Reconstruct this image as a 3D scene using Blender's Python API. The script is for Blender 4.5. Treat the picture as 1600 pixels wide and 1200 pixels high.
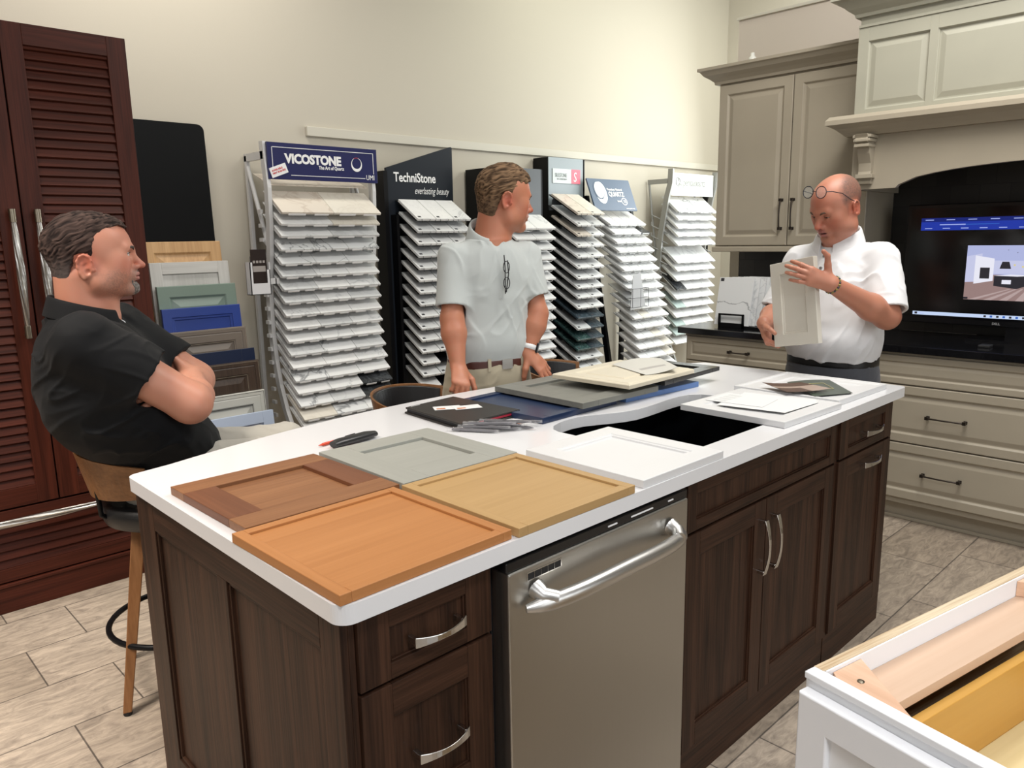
import bpy, math, random
import numpy as np
from mathutils import Matrix, Vector
from math import sin, cos, pi, radians, sqrt, atan2

for _o in list(bpy.data.objects): bpy.data.objects.remove(_o)
SC = bpy.context.scene
COL = SC.collection
RND = random.Random(7)

# ------------------------------------------------------------------ camera
def make_camera():
    yaw, pitch, roll = 0.7652, 0.1891, -0.0174
    f = Vector((sin(yaw)*cos(pitch), cos(yaw)*cos(pitch), -sin(pitch)))
    r = Vector((cos(yaw), -sin(yaw), 0.0)); u = r.cross(f)
    r2 = cos(roll)*r + sin(roll)*u; u2 = -sin(roll)*r + cos(roll)*u
    m = Matrix(((r2.x, u2.x, -f.x, -0.5624), (r2.y, u2.y, -f.y, -0.9767), (r2.z, u2.z, -f.z, 1.4717), (0, 0, 0, 1)))
    cd = bpy.data.cameras.new('camera'); cd.sensor_width = 36.0; cd.sensor_fit = 'HORIZONTAL'
    cd.lens = 1200.55*36.0/1600.0; cd.clip_start = 0.02; cd.clip_end = 60
    c = bpy.data.objects.new('camera', cd); COL.objects.link(c); c.matrix_world = m
    SC.camera = c
make_camera()

# ------------------------------------------------------------------ world, lights, exposure
W = bpy.data.worlds.new('world'); SC.world = W; W.use_nodes = True
W.node_tree.nodes['Background'].inputs[0].default_value = (0.95, 0.97, 1.0, 1)
W.node_tree.nodes['Background'].inputs[1].default_value = 0.5
SC.view_settings.view_transform = 'Standard'; SC.view_settings.look = 'None'
SC.view_settings.exposure = 0.0; SC.view_settings.gamma = 1.0; SC.view_settings.use_curve_mapping = False

def area(loc, target, size, power, color=(1, 1, 1), sy=None, spread=None):
    l = bpy.data.lights.new('area_light', 'AREA'); l.energy = power; l.color = color
    l.spread = radians(spread) if spread else pi; l.shape = 'RECTANGLE'; l.size = size; l.size_y = sy or size
    o = bpy.data.objects.new('area_light', l); COL.objects.link(o); o.location = loc
    o.rotation_euler = (Vector(target)-Vector(loc)).to_track_quat('-Z', 'Y').to_euler()
    return o
# ceiling troffers over the island and the aisle, daylight from the right of the partition, and added fill lamps
area((1.0, 0.2, 3.55), (1.0, 0.2, 0), 1.2, 15, (1.0, 0.97, 0.93))
area((2.3, -0.2, 3.55), (3.0, 0.05, 0.3), 1.2, 76, (1.0, 0.97, 0.92))
area((-0.6, -1.9, 3.4), (0.5, -0.8, 0.6), 0.7, 17, (0.98, 0.98, 1.0), spread=90)  # fill lamp added to brighten the white foreground cabinet
area((-1.4, 1.2, 3.5), (-0.7, 1.5, 0), 0.9, 42, (1.0, 0.90, 0.80), spread=85)
area((-4.25, -1.6, 1.9), (0.5, -0.5, 0.8), 2.4, 45, (0.95, 0.97, 1.0), 1.8)  # side fill added at the left to lift the cabinet and kitchen fronts
area((5.0, 1.5, 1.5), (4.2, 3.2, 0.7), 0.8, 14, (0.90, 0.97, 1.0), 1.2)
area((0.8, 2.55, 3.8), (0.75, 3.2, 1.9), 1.6, 26, (1.0, 0.95, 0.87), 0.5, spread=130)  # extra lamp added to brighten the left of the back wall
area((5.3, 1.3, 3.3), (5.3, 3.0, 1.2), 1.3, 58, (0.97, 1.0, 0.93))
area((3.6, 2.2, 3.7), (4.2, 3.2, 1.6), 0.8, 8, (0.99, 1.0, 0.80))
area((0.8, -4.6, 2.0), (1.0, 1.0, 1.0), 4.0, 72, (0.93, 0.97, 1.0), 2.4)  # broad fill lamp added behind the camera for the upright faces
area((6.2, 1.9, 1.9), (1.0, 1.5, 1.0), 1.4, 45, (0.93, 0.98, 1.0), 1.8)

# ------------------------------------------------------------------ materials
def _new(name):
    m = bpy.data.materials.new(name); m.use_nodes = True
    return m, m.node_tree, m.node_tree.nodes['Principled BSDF']
def mat(name, c, rough=0.5, metal=0.0, spec=0.5, noise=0.0, nscale=8.0, bump=0.0, bscale=60.0, coat=0.0, emit=None, estr=1.0, alpha=None, trans=0.0, sheen=0.0):
    m, nt, b = _new(name)
    b.inputs['Base Color'].default_value = (*c, 1); b.inputs['Roughness'].default_value = rough
    b.inputs['Metallic'].default_value = metal; b.inputs['Specular IOR Level'].default_value = spec
    b.inputs['Coat Weight'].default_value = coat
    if sheen: b.inputs['Sheen Weight'].default_value = sheen
    if trans: b.inputs['Transmission Weight'].default_value = trans
    if alpha is not None: b.inputs['Alpha'].default_value = alpha
    if emit: b.inputs['Emission Color'].default_value = (*emit, 1); b.inputs['Emission Strength'].default_value = estr
    if noise or bump:
        tc = nt.nodes.new('ShaderNodeTexCoord')
    if noise:
        n = nt.nodes.new('ShaderNodeTexNoise'); n.inputs['Scale'].default_value = nscale; n.inputs['Detail'].default_value = 5
        nt.links.new(tc.outputs['Object'], n.inputs['Vector'])
        r = nt.nodes.new('ShaderNodeValToRGB'); r.color_ramp.elements[0].position = 0.3; r.color_ramp.elements[1].position = 0.7
        r.color_ramp.elements[0].color = (*[max(0, x*(1-noise)) for x in c], 1); r.color_ramp.elements[1].color = (*[min(1, x*(1+noise)) for x in c], 1)
        nt.links.new(n.outputs['Fac'], r.inputs['Fac']); nt.links.new(r.outputs['Color'], b.inputs['Base Color'])
    if bump:
        n2 = nt.nodes.new('ShaderNodeTexNoise'); n2.inputs['Scale'].default_value = bscale; n2.inputs['Detail'].default_value = 4
        nt.links.new(tc.outputs['Object'], n2.inputs['Vector'])
        bp = nt.nodes.new('ShaderNodeBump'); bp.inputs['Strength'].default_value = bump; bp.inputs['Distance'].default_value = 0.004
        nt.links.new(n2.outputs['Fac'], bp.inputs['Height']); nt.links.new(bp.outputs['Normal'], b.inputs['Normal'])
    return m
def wood(name, c1, c2, axis='z', fine=1.0, rough=0.4, contrast=1.0, coat=0.0, bump=0.15, spec=0.35):
    """grain runs along the given local axis"""
    m, nt, b = _new(name); L = nt.links
    tc = nt.nodes.new('ShaderNodeTexCoord'); mp = nt.nodes.new('ShaderNodeMapping')
    s = {'x': (1.3, 26, 26), 'y': (26, 1.3, 26), 'z': (26, 26, 1.3)}[axis]
    mp.inputs['Scale'].default_value = [v*fine for v in s]; L.new(tc.outputs['Object'], mp.inputs['Vector'])
    n = nt.nodes.new('ShaderNodeTexNoise'); n.inputs['Scale'].default_value = 1.0; n.inputs['Detail'].default_value = 3; n.inputs['Distortion'].default_value = 0.6
    L.new(mp.outputs['Vector'], n.inputs['Vector'])
    mp2 = nt.nodes.new('ShaderNodeMapping'); mp2.inputs['Scale'].default_value = [v*fine*(6 if v > 5 else 3) for v in s]
    L.new(tc.outputs['Object'], mp2.inputs['Vector'])
    n2 = nt.nodes.new('ShaderNodeTexNoise'); n2.inputs['Scale'].default_value = 1.0; n2.inputs['Detail'].default_value = 4
    L.new(mp2.outputs['Vector'], n2.inputs['Vector'])
    mx = nt.nodes.new('ShaderNodeMix'); mx.data_type = 'FLOAT'; mx.inputs[0].default_value = 0.45
    L.new(n.outputs['Fac'], mx.inputs[2]); L.new(n2.outputs['Fac'], mx.inputs[3])
    r = nt.nodes.new('ShaderNodeValToRGB'); w = 0.16/contrast
    r.color_ramp.elements[0].position = 0.5-w; r.color_ramp.elements[1].position = 0.5+w
    r.color_ramp.elements[0].color = (*c1, 1); r.color_ramp.elements[1].color = (*c2, 1)
    L.new(mx.outputs[0], r.inputs['Fac']); L.new(r.outputs['Color'], b.inputs['Base Color'])
    b.inputs['Roughness'].default_value = rough; b.inputs['Coat Weight'].default_value = coat; b.inputs['Specular IOR Level'].default_value = spec
    bp = nt.nodes.new('ShaderNodeBump'); bp.inputs['Strength'].default_value = bump; bp.inputs['Distance'].default_value = 0.001
    L.new(n2.outputs['Fac'], bp.inputs['Height']); L.new(bp.outputs['Normal'], b.inputs['Normal'])
    return m
def marble(name, base, vein, scale=5.0, rough=0.25, width=0.03, amount=1.0):
    m, nt, b = _new(name); L = nt.links
    tc = nt.nodes.new('ShaderNodeTexCoord')
    oi = nt.nodes.new('ShaderNodeObjectInfo')
    ad = nt.nodes.new('ShaderNodeVectorMath'); ad.operation = 'MULTIPLY_ADD'
    cb = nt.nodes.new('ShaderNodeCombineXYZ')
    for i in range(3): L.new(oi.outputs['Random'], cb.inputs[i])
    L.new(cb.outputs[0], ad.inputs[0]); ad.inputs[1].default_value = (17, 31, 11); L.new(tc.outputs['Object'], ad.inputs[2])
    n = nt.nodes.new('ShaderNodeTexNoise'); n.inputs['Scale'].default_value = scale; n.inputs['Detail'].default_value = 6; n.inputs['Distortion'].default_value = 1.2
    L.new(ad.outputs[0], n.inputs['Vector'])
    r = nt.nodes.new('ShaderNodeValToRGB'); e = r.color_ramp.elements
    e[0].position = 0.5-width; e[0].color = (*base, 1); e[1].position = 0.5+width; e[1].color = (*base, 1)
    k = r.color_ramp.elements.new(0.5); k.color = (*[base[i]*(1-amount)+vein[i]*amount for i in range(3)], 1)
    L.new(n.outputs['Fac'], r.inputs['Fac']); L.new(r.outputs['Color'], b.inputs['Base Color'])
    b.inputs['Roughness'].default_value = rough
    return m
def floor_mat():
    m, nt, b = _new('stone_look_floor_tile'); L = nt.links
    tc = nt.nodes.new('ShaderNodeTexCoord'); mp = nt.nodes.new('ShaderNodeMapping')
    mp.inputs['Location'].default_value = (-0.14+0.614*20, 0.307*20, 0)
    L.new(tc.outputs['Object'], mp.inputs['Vector'])
    br = nt.nodes.new('ShaderNodeTexBrick'); br.offset = 0.334; br.offset_frequency = 2; br.squash = 1.0
    br.inputs['Scale'].default_value = 1.0; br.inputs['Brick Width'].default_value = 0.614; br.inputs['Row Height'].default_value = 0.307
    br.inputs['Mortar Size'].default_value = 0.0028; br.inputs['Mortar Smooth'].default_value = 0.2; br.inputs['Bias'].default_value = 0.0
    br.inputs['Color1'].default_value = (0.34, 0.285, 0.225, 1); br.inputs['Color2'].default_value = (0.45, 0.385, 0.315, 1)
    br.inputs['Mortar'].default_value = (0.12, 0.10, 0.085, 1)
    L.new(mp.outputs['Vector'], br.inputs['Vector'])
    m2 = nt.nodes.new('ShaderNodeMapping'); m2.inputs['Scale'].default_value = (3.2, 11, 5); m2.inputs['Rotation'].default_value = (0, 0, 0.5)
    L.new(tc.outputs['Object'], m2.inputs['Vector'])
    n = nt.nodes.new('ShaderNodeTexNoise'); n.inputs['Scale'].default_value = 2.6; n.inputs['Detail'].default_value = 9; n.inputs['Roughness'].default_value = 0.72; n.inputs['Distortion'].default_value = 1.4
    L.new(m2.outputs['Vector'], n.inputs['Vector'])
    r = nt.nodes.new('ShaderNodeValToRGB'); r.color_ramp.elements[0].position = 0.34; r.color_ramp.elements[1].position = 0.66
    r.color_ramp.elements[0].color = (0.60, 0.58, 0.57, 1); r.color_ramp.elements[1].color = (1.25, 1.22, 1.18, 1)
    L.new(n.outputs['Fac'], r.inputs['Fac'])
    mx = nt.nodes.new('ShaderNodeMix'); mx.data_type = 'RGBA'; mx.blend_type = 'MULTIPLY'; mx.inputs[0].default_value = 1.0
    L.new(br.outputs['Color'], mx.inputs[6]); L.new(r.outputs['Color'], mx.inputs[7]); L.new(mx.outputs[2], b.inputs['Base Color'])
    b.inputs['Roughness'].default_value = 0.5
    bp = nt.nodes.new('ShaderNodeBump'); bp.inputs['Strength'].default_value = 0.35; bp.inputs['Distance'].default_value = 0.003
    L.new(n.outputs['Fac'], bp.inputs['Height']); L.new(bp.outputs['Normal'], b.inputs['Normal'])
    return m
def splash_mat():
    m, nt, b = _new('dark_backsplash_tile'); L = nt.links
    tc = nt.nodes.new('ShaderNodeTexCoord'); mp = nt.nodes.new('ShaderNodeMapping'); mp.inputs['Rotation'].default_value = (0, 0, 0)
    sp = nt.nodes.new('ShaderNodeSeparateXYZ'); cb = nt.nodes.new('ShaderNodeCombineXYZ')
    L.new(tc.outputs['Object'], sp.inputs[0]); L.new(sp.outputs['Y'], cb.inputs['X']); L.new(sp.outputs['Z'], cb.inputs['Y'])
    L.new(cb.outputs[0], mp.inputs['Vector']); mp.inputs['Location'].default_value = (10, 10, 0)
    br = nt.nodes.new('ShaderNodeTexBrick'); br.offset = 0.5
    br.inputs['Scale'].default_value = 1.0; br.inputs['Brick Width'].default_value = 0.14; br.inputs['Row Height'].default_value = 0.1
    br.inputs['Mortar Size'].default_value = 0.0015
    br.inputs['Color1'].default_value = (0.012, 0.011, 0.010, 1); br.inputs['Color2'].default_value = (0.028, 0.025, 0.022, 1); br.inputs['Mortar'].default_value = (0.006, 0.006, 0.006, 1)
    L.new(mp.outputs['Vector'], br.inputs['Vector']); L.new(br.outputs['Color'], b.inputs['Base Color']); b.inputs['Roughness'].default_value = 0.4
    return m
def steel_mat(name='brushed_stainless_steel', axis=2, col=(0.49, 0.48, 0.45), rough=0.33):
    m, nt, b = _new(name); L = nt.links
    tc = nt.nodes.new('ShaderNodeTexCoord'); mp = nt.nodes.new('ShaderNodeMapping'); s = [300, 300, 300]; s[axis] = 2
    mp.inputs['Scale'].default_value = s; L.new(tc.outputs['Object'], mp.inputs['Vector'])
    n = nt.nodes.new('ShaderNodeTexNoise'); n.inputs['Scale'].default_value = 1; n.inputs['Detail'].default_value = 2; L.new(mp.outputs['Vector'], n.inputs['Vector'])
    b.inputs['Base Color'].default_value = (*col, 1); b.inputs['Metallic'].default_value = 1.0
    r = nt.nodes.new('ShaderNodeMapRange'); r.inputs['To Min'].default_value = rough-0.06; r.inputs['To Max'].default_value = rough+0.1
    L.new(n.outputs['Fac'], r.inputs['Value']); L.new(r.outputs['Result'], b.inputs['Roughness'])
    bp = nt.nodes.new('ShaderNodeBump'); bp.inputs['Strength'].default_value = 0.05; bp.inputs['Distance'].default_value = 0.001
    L.new(n.outputs['Fac'], bp.inputs['Height']); L.new(bp.outputs['Normal'], b.inputs['Normal'])
    return m

# ------------------------------------------------------------------ mesh helpers
class MB:
    def __init__(s): s.V = []; s.F = []; s.MI = []; s.SM = []
    def add(s, vs, fs, mi=0, sm=False, T=None):
        o = len(s.V)
        s.V += [tuple(T @ Vector(v)) for v in vs] if T is not None else [tuple(v) for v in vs]
        for k, f in enumerate(fs):
            s.F.append(tuple(i+o for i in f)); s.MI.append(mi[k] if isinstance(mi, (list, tuple)) else mi); s.SM.append(sm)
        return s
    def box(s, x0, x1, y0, y1, z0, z1, mi=0, T=None):
        v = [(x0,y0,z0),(x1,y0,z0),(x1,y1,z0),(x0,y1,z0),(x0,y0,z1),(x1,y0,z1),(x1,y1,z1),(x0,y1,z1)]
        f = [(0,3,2,1),(4,5,6,7),(0,1,5,4),(1,2,6,5),(2,3,7,6),(3,0,4,7)]
        return s.add(v, f, mi, False, T)
    def prism(s, poly, h0, h1, mp=None, mi=0, sm=False, T=None):
        """poly: list of (a,b); mp(a,b,h)->xyz"""
        mp = mp or (lambda a, b, h: (a, b, h)); n = len(poly)
        v = [mp(a, b, h0) for a, b in poly]+[mp(a, b, h1) for a, b in poly]
        f = [tuple(range(n-1, -1, -1)), tuple(range(n, 2*n))]+[(i, (i+1) % n, (i+1) % n+n, i+n) for i in range(n)]
        o = len(s.F); s.add(v, f, mi, False, T)
        if sm:
            for k in range(o+2, len(s.F)): s.SM[k] = True
        return s
    def tube(s, pts, r, n=10, mi=0, sm=True, closed=False, flat=None, T=None):
        pts = [Vector(p) for p in pts]; m = len(pts); R = r if isinstance(r, (list, tuple)) else [r]*m
        vs = []; up = None
        for i, p in enumerate(pts):
            a = pts[(i-1) % m] if (i > 0 or closed) else p; b = pts[(i+1) % m] if (i < m-1 or closed) else p
            d = (b-a).normalized()
            if up is None:
                up = Vector((0, 0, 1)) if abs(d.z) < 0.9 else Vector((1, 0, 0))
            e1 = (up-d*up.dot(d)).normalized(); e2 = d.cross(e1); up = e1
            for k in range(n):
                t = 2*pi*k/n; fl = flat if flat else (1, 1)
                vs.append(p+e1*cos(t)*R[i]*fl[0]+e2*sin(t)*R[i]*fl[1])
        fs = []
        for i in range(m if closed else m-1):
            j = (i+1) % m
            for k in range(n): fs.append((i*n+k, j*n+k, j*n+(k+1) % n, i*n+(k+1) % n))
        s.add(vs, fs, mi, sm, T)
        if not closed:
            s.add(vs[:n], [tuple(range(n))], mi, False, T); s.add(vs[-n:], [tuple(range(n-1, -1, -1))], mi, False, T)
        return s
    def lathe(s, prof, n=20, mi=0, sm=True, T=None):
        vs = [(r*cos(2*pi*k/n), r*sin(2*pi*k/n), z) for r, z in prof for k in range(n)]
        fs = [(i*n+k, i*n+(k+1) % n, (i+1)*n+(k+1) % n, (i+1)*n+k) for i in range(len(prof)-1) for k in range(n)]
        s.add(vs, fs, mi, sm, T)
        s.add(vs[:n], [tuple(range(n-1, -1, -1))], mi, False, T); s.add(vs[-n:], [tuple(range(n))], mi, False, T)
        return s
    def build(s, name, mats, parent=None, bevel=0.0, seg=2, loc=None, rot=None, kind=None, label=None):
        me = bpy.data.meshes.new(name); me.from_pydata([tuple(v) for v in s.V], [], s.F)
        if not isinstance(mats, (list, tuple)): mats = [mats]
        for m in mats: me.materials.append(m)
        me.polygons.foreach_set('material_index', s.MI); me.polygons.foreach_set('use_smooth', s.SM); me.update()
        o = bpy.data.objects.new(name, me); COL.objects.link(o)
        if parent is not None: o.parent = parent
        if loc is not None: o.location = loc
        if rot is not None: o.rotation_euler = rot
        if bevel:
            md = o.modifiers.new('bevel', 'BEVEL'); md.width = bevel; md.segments = seg; md.limit_method = 'ANGLE'; md.angle_limit = radians(40)
        if kind: o['kind'] = kind
        if label: o['label'] = label
        return o
def tag(o, label, cat, group=None):
    o['label'] = label; o['category'] = cat
    if group: o['group'] = group
    return o
def thing(name, label, cat, loc=(0, 0, 0), rz=0.0, group=None):
    o = bpy.data.objects.new(name, None); COL.objects.link(o); o.empty_display_size = 0.1
    o.location = loc; o.rotation_euler = (0, 0, rz); tag(o, label, cat, group); return o
def struct(name, mb, m, bevel=0.0): return mb.build(name, m, bevel=bevel, kind='structure')
def dup(o, parent=None):
    c = o.copy(); COL.objects.link(c)
    if parent is not None: c.parent = parent
    for ch in list(o.children): dup(ch, c)
    return c
def rings(w, h, prof, t, mi=0):
    """slab w x h lying in x,z, front towards -y; prof = [(inset, depth)], depth>0 goes into the slab"""
    mb = MB(); vs = []
    for ins, d in prof: vs += [(ins, d, ins), (w-ins, d, ins), (w-ins, d, h-ins), (ins, d, h-ins)]
    fs = []
    for i in range(len(prof)-1):
        for k in range(4): fs.append((i*4+k, i*4+(k+1) % 4, (i+1)*4+(k+1) % 4, (i+1)*4+k))
    e = (len(prof)-1)*4; fs.append((e, e+1, e+2, e+3))
    b = len(vs); vs += [(0, t, 0), (w, t, 0), (w, t, h), (0, t, h)]
    for k in range(4): fs.append((k, b+k, b+(k+1) % 4, (k+1) % 4))
    fs.append((b+3, b+2, b+1, b))
    return mb.add(vs, fs, mi)
def shaker(w, h, t, fr, frb=None, rec=0.007, bead=0.0, swap=False):
    """stiles mi 0 (grain z), rails mi 1 (grain x), panel mi 2"""
    frb = frb or fr; mb = MB()
    if swap:
        mb.box(0, w, 0, t, 0, frb, 1); mb.box(0, w, 0, t, h-frb, h, 1); mb.box(0, fr, 0, t, frb, h-frb, 0); mb.box(w-fr, w, 0, t, frb, h-frb, 0); mb.box(fr, w-fr, rec, t-0.001, frb, h-frb, 2); return mb
    mb.box(0, fr, 0, t, 0, h, 0); mb.box(w-fr, w, 0, t, 0, h, 0)
    mb.box(fr, w-fr, 0, t, 0, frb, 1); mb.box(fr, w-fr, 0, t, h-frb, h, 1)
    mb.box(fr, w-fr, rec, t-0.001, frb, h-frb, 2)
    if bead:
        b = bead
        for a in ((fr, fr+b, frb, h-frb), (w-fr-b, w-fr, frb, h-frb)): mb.box(a[0], a[1], rec*0.45, rec+0.001, a[2], a[3], 0)
        for a in ((frb, frb+b), (h-frb-b, h-frb)): mb.box(fr+b, w-fr-b, rec*0.45, rec+0.001, a[0], a[1], 1)
    return mb
def mitred(prof, W, D):
    """moulding profile (a<0 = outwards, z) run along the front and mitred round the left end"""
    n = len(prof); vs = [(W, a, b) for a, b in prof]+[(a, a, b) for a, b in prof]+[(a, D, b) for a, b in prof]
    fs = [(s*n+i, s*n+(i+1) % n, (s+1)*n+(i+1) % n, (s+1)*n+i) for s in (0, 1) for i in range(n)]+[tuple(range(n)), tuple(range(3*n-1, 2*n-1, -1))]
    return MB().add(vs, [f[::-1] for f in fs])
def text_mesh(txt, size, m, parent, origin, xdir, ydir, bold=0.0, name='lettering', squash=1.0, shear=0.0, spacing=1.0):
    cu = bpy.data.curves.new('txt', 'FONT'); cu.body = txt; cu.size = size; cu.extrude = 0.0006; cu.offset = bold; cu.shear = shear; cu.space_character = spacing
    cu.resolution_u = 3
    tmp = bpy.data.objects.new('txt', cu); COL.objects.link(tmp)
    me = bpy.data.meshes.new_from_object(tmp.evaluated_get(bpy.context.evaluated_depsgraph_get()))
    bpy.data.objects.remove(tmp); me.materials.clear(); me.materials.append(m)
    o = bpy.data.objects.new(name, me); COL.objects.link(o); o.parent = parent
    x = Vector(xdir).normalized(); y = Vector(ydir).normalized(); z = x.cross(y)
    o.matrix_local = Matrix(((x.x*squash, y.x, z.x, origin[0]), (x.y*squash, y.y, z.y, origin[1]), (x.z*squash, y.z, z.z, origin[2]), (0, 0, 0, 1)))
    return o
def ORD(i): return ['top', 'second', 'third', 'fourth', 'fifth', 'sixth', 'seventh', 'eighth', 'ninth', 'tenth', 'eleventh', 'twelfth', 'thirteenth', 'fourteenth', 'fifteenth', 'sixteenth', 'seventeenth', 'eighteenth'][i]
# ------------------------------------------------------------------ the room
M_wall = mat('painted_wall', (0.52, 0.48, 0.40), 0.85, bump=0.05, bscale=150)
M_trim = mat('painted_trim', (0.56, 0.53, 0.45), 0.6)
M_black = mat('black_paint', (0.008, 0.008, 0.009), 0.6)
M_floor = floor_mat()
struct('floor', MB().box(-4.5, 6.6, -5.2, 3.4, -0.05, 0), M_floor)
struct('wall_back', MB().box(-4.5, 6.55, 3.2, 3.35, 0, 4.3), M_wall)
struct('wall_right', MB().box(6.39, 6.54, -5.2, 3.2, 0, 4.3), M_wall)
struct('wall_left', MB().box(-4.5, -4.35, -5.2, 3.2, 0, 4.3), M_wall)
struct('wall_front', MB().box(-4.5, 6.55, -5.35, -5.2, 0, 4.3), M_wall)
struct('ceiling', MB().box(-4.5, 6.55, -5.35, 3.35, 4.3, 4.4), mat('dark_ceiling', (0.25, 0.25, 0.25), 0.9))
struct('baseboard_back', MB().box(-4.35, 6.39, 3.185, 3.2, 0, 0.1), M_trim, 0.003)
struct('trim_1', MB().box(1.82, 6.38, 3.178, 3.2, 2.068, 2.122), M_trim, 0.003)
# the stub wall that carries the display kitchen, with its tan end strip
M_part = mat('stub_wall_paint', (0.56, 0.50, 0.43), 0.8, bump=0.05, bscale=150)
M_taupe = mat('taupe_lacquer', (0.37, 0.325, 0.25), 0.42, noise=0.04, nscale=3)
M_taupe2 = mat('sage_grey_lacquer', (0.365, 0.355, 0.285), 0.42, noise=0.04, nscale=3)
struct('wall_kitchen', MB().box(4.07, 4.2, -1.6, 1.73, 0, 2.778), M_part)
struct('trim_2', MB().box(4.055, 4.21, -1.6, 1.74, 2.778, 2.795), M_trim, 0.002)
o = MB().box(4.060, 4.0695, -1.58, 1.66, 0.916, 1.9).build('backsplash', splash_mat()); tag(o, 'dark glossy tiled backsplash behind the counter of the taupe kitchen', 'backsplash')
o = MB().box(4.06, 4.07, 1.665, 1.73, 0.915, 1.37).build('end_panel', M_taupe); tag(o, 'narrow taupe panel closing the left end of the dark backsplash', 'panel')

# ------------------------------------------------------------------ wardrobe with louvred doors
WD = dict(c1=(0.016, 0.0045, 0.003), c2=(0.110, 0.026, 0.014), rough=0.42, contrast=0.6, spec=0.18)
M_mv = wood('mahogany_vertical', axis='z', **WD); M_mh = wood('mahogany_horizontal', axis='x', **WD)
M_nickel = mat('brushed_nickel', (0.55, 0.53, 0.50), 0.32, 1.0)
M_bronze = mat('antique_brass_cap', (0.30, 0.26, 0.20), 0.35, 1.0)
def rope_handle(parent, p, L, horiz=False):
    """fluted bow handle; p = centre, on the face y=0"""
    n = 15; pts = []; rr = []
    for i in range(n):
        t = i/(n-1); z = (t-0.5)*(L-0.09); b = sin(pi*t)
        pts.append((z, -0.03-0.016*b, 0) if horiz else (0, -0.03-0.016*b, z)); rr.append(0.0085+0.007*b)
    mb = MB(); m = 18; Vp = []
    for i in range(n):
        for k in range(m):
            a = 2*pi*(k+i*0.35)/m; r = rr[i]*(1.0 if k % 2 else 0.86)
            c = pts[i]; d1, d2 = r*cos(a), r*sin(a)
            Vp.append((c[0], c[1]+d1, c[2]+d2) if horiz else (c[0]+d2, c[1]+d1, c[2]))
    fs = [(i*m+k, i*m+(k+1) % m, (i+1)*m+(k+1) % m, (i+1)*m+k) for i in range(n-1) for k in range(m)]
    mb.add(Vp, fs, 0, False)
    h = mb.build('handle', M_nickel, parent, loc=p)
    for sgn in (-1, 1):
        caps = MB()
        a = sgn*(L/2-0.05); b = sgn*L/2
        if horiz: caps.tube([(a, -0.03, 0), (b, -0.03, 0)], 0.0125, 14); caps.tube([(b-sgn*0.012, -0.03, 0), (b-sgn*0.012, 0, 0)], 0.009, 10)
        else: caps.tube([(0, -0.03, a), (0, -0.03, b)], 0.0125, 14); caps.tube([(0, -0.03, b-sgn*0.012), (0, 0, b-sgn*0.012)], 0.009, 10)
        caps.build('handle_cap', M_bronze, h)
def louvre_door(parent, x0, x1, z0, z1, fr, name, rail=0.08, pitch=0.0362):
    w, h = x1-x0, z1-z0; mb = MB()
    mb.box(0, fr, 0, 0.024, 0, h, 0); mb.box(w-fr, w, 0, 0.024, 0, h, 0)
    mb.box(fr, w-fr, 0, 0.024, 0, rail, 1); mb.box(fr, w-fr, 0, 0.024, h-rail, h, 1)
    d = mb.build(name, [M_mv, M_mh], parent, bevel=0.0015, loc=(x0, 0, z0))
    s = MB(); z = rail
    while z < h-rail-0.005:
        s.prism([(0.004, z+0.002), (0.0075, z-0.001), (0.0215, z+pitch*1.0), (0.018, z+pitch*1.06)], fr-0.002, w-fr+0.002, lambda a, b, hh: (hh, a, b), 0)
        z += pitch
    s.build('louvre_slats', M_mh, d)
    MB().box(fr-0.002, w-fr+0.002, 0.0222, 0.0235, rail, h-rail).build('backing', mat('louvre_backing', (0.006, 0.003, 0.002), 0.8), d)
    return d
wr = thing('wardrobe', 'tall dark mahogany wardrobe with louvred doors and fluted metal handles beside the wall', 'wardrobe', (0.0, 2.56, 0))
c = MB(); c.box(-0.62, 0.652, 0.026, 0.6, 0.0, 2.305, 0)
c.build('cabinet_body', M_mv, wr, bevel=0.002)
c = MB(); c.box(-0.62, 0.655, -0.006, 0.03, 0.0, 0.108, 0); c.box(-0.62, 0.655, -0.012, 0.03, 0.108, 0.122, 0)
c.build('plinth', M_mh, wr, bevel=0.003)
dr = louvre_door(wr, 0.2, 0.65, 0.432, 2.303, 0.075, 'door', rail=0.078)
dl = louvre_door(wr, -0.25, 0.194, 0.432, 2.303, 0.075, 'door', rail=0.078)
rope_handle(dr, (0.045, 0, 1.36-0.432), 0.5); rope_handle(dl, (0.159+0.25, 0, 1.36-0.432), 0.5)
dw_ = louvre_door(wr, -0.55, 0.65, 0.128, 0.424, 0.07, 'drawer', rail=0.055)
rope_handle(dw_, (0.06+0.55, 0, 0.255), 0.78, True)

# black board behind the door samples, leaning on the wall
mb = MB(); r_ = 0.035; pl = []
for cx, cz, a0 in ((0.40-r_, r_, -90), (0.40-r_, 1.3-r_, 0), (r_, 1.3-r_, 90), (r_, r_, 180)):
    for k in range(7): a = radians(a0+15*k); pl.append((cx+r_*cos(a), cz+r_*sin(a)))
mb.prism(pl, 0, 0.012, lambda a, b, h: (a, h, b))
o = mb.build('display_board', mat('matt_black_laminate', (0.004, 0.0045, 0.005), 0.6, spec=0.12), bevel=0.001, loc=(0.80, 3.10, 0.775), rot=(radians(-2.2), 0, 0)); tag(o, 'tall black board with rounded corners leaning on the wall above the door samples', 'board')

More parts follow.
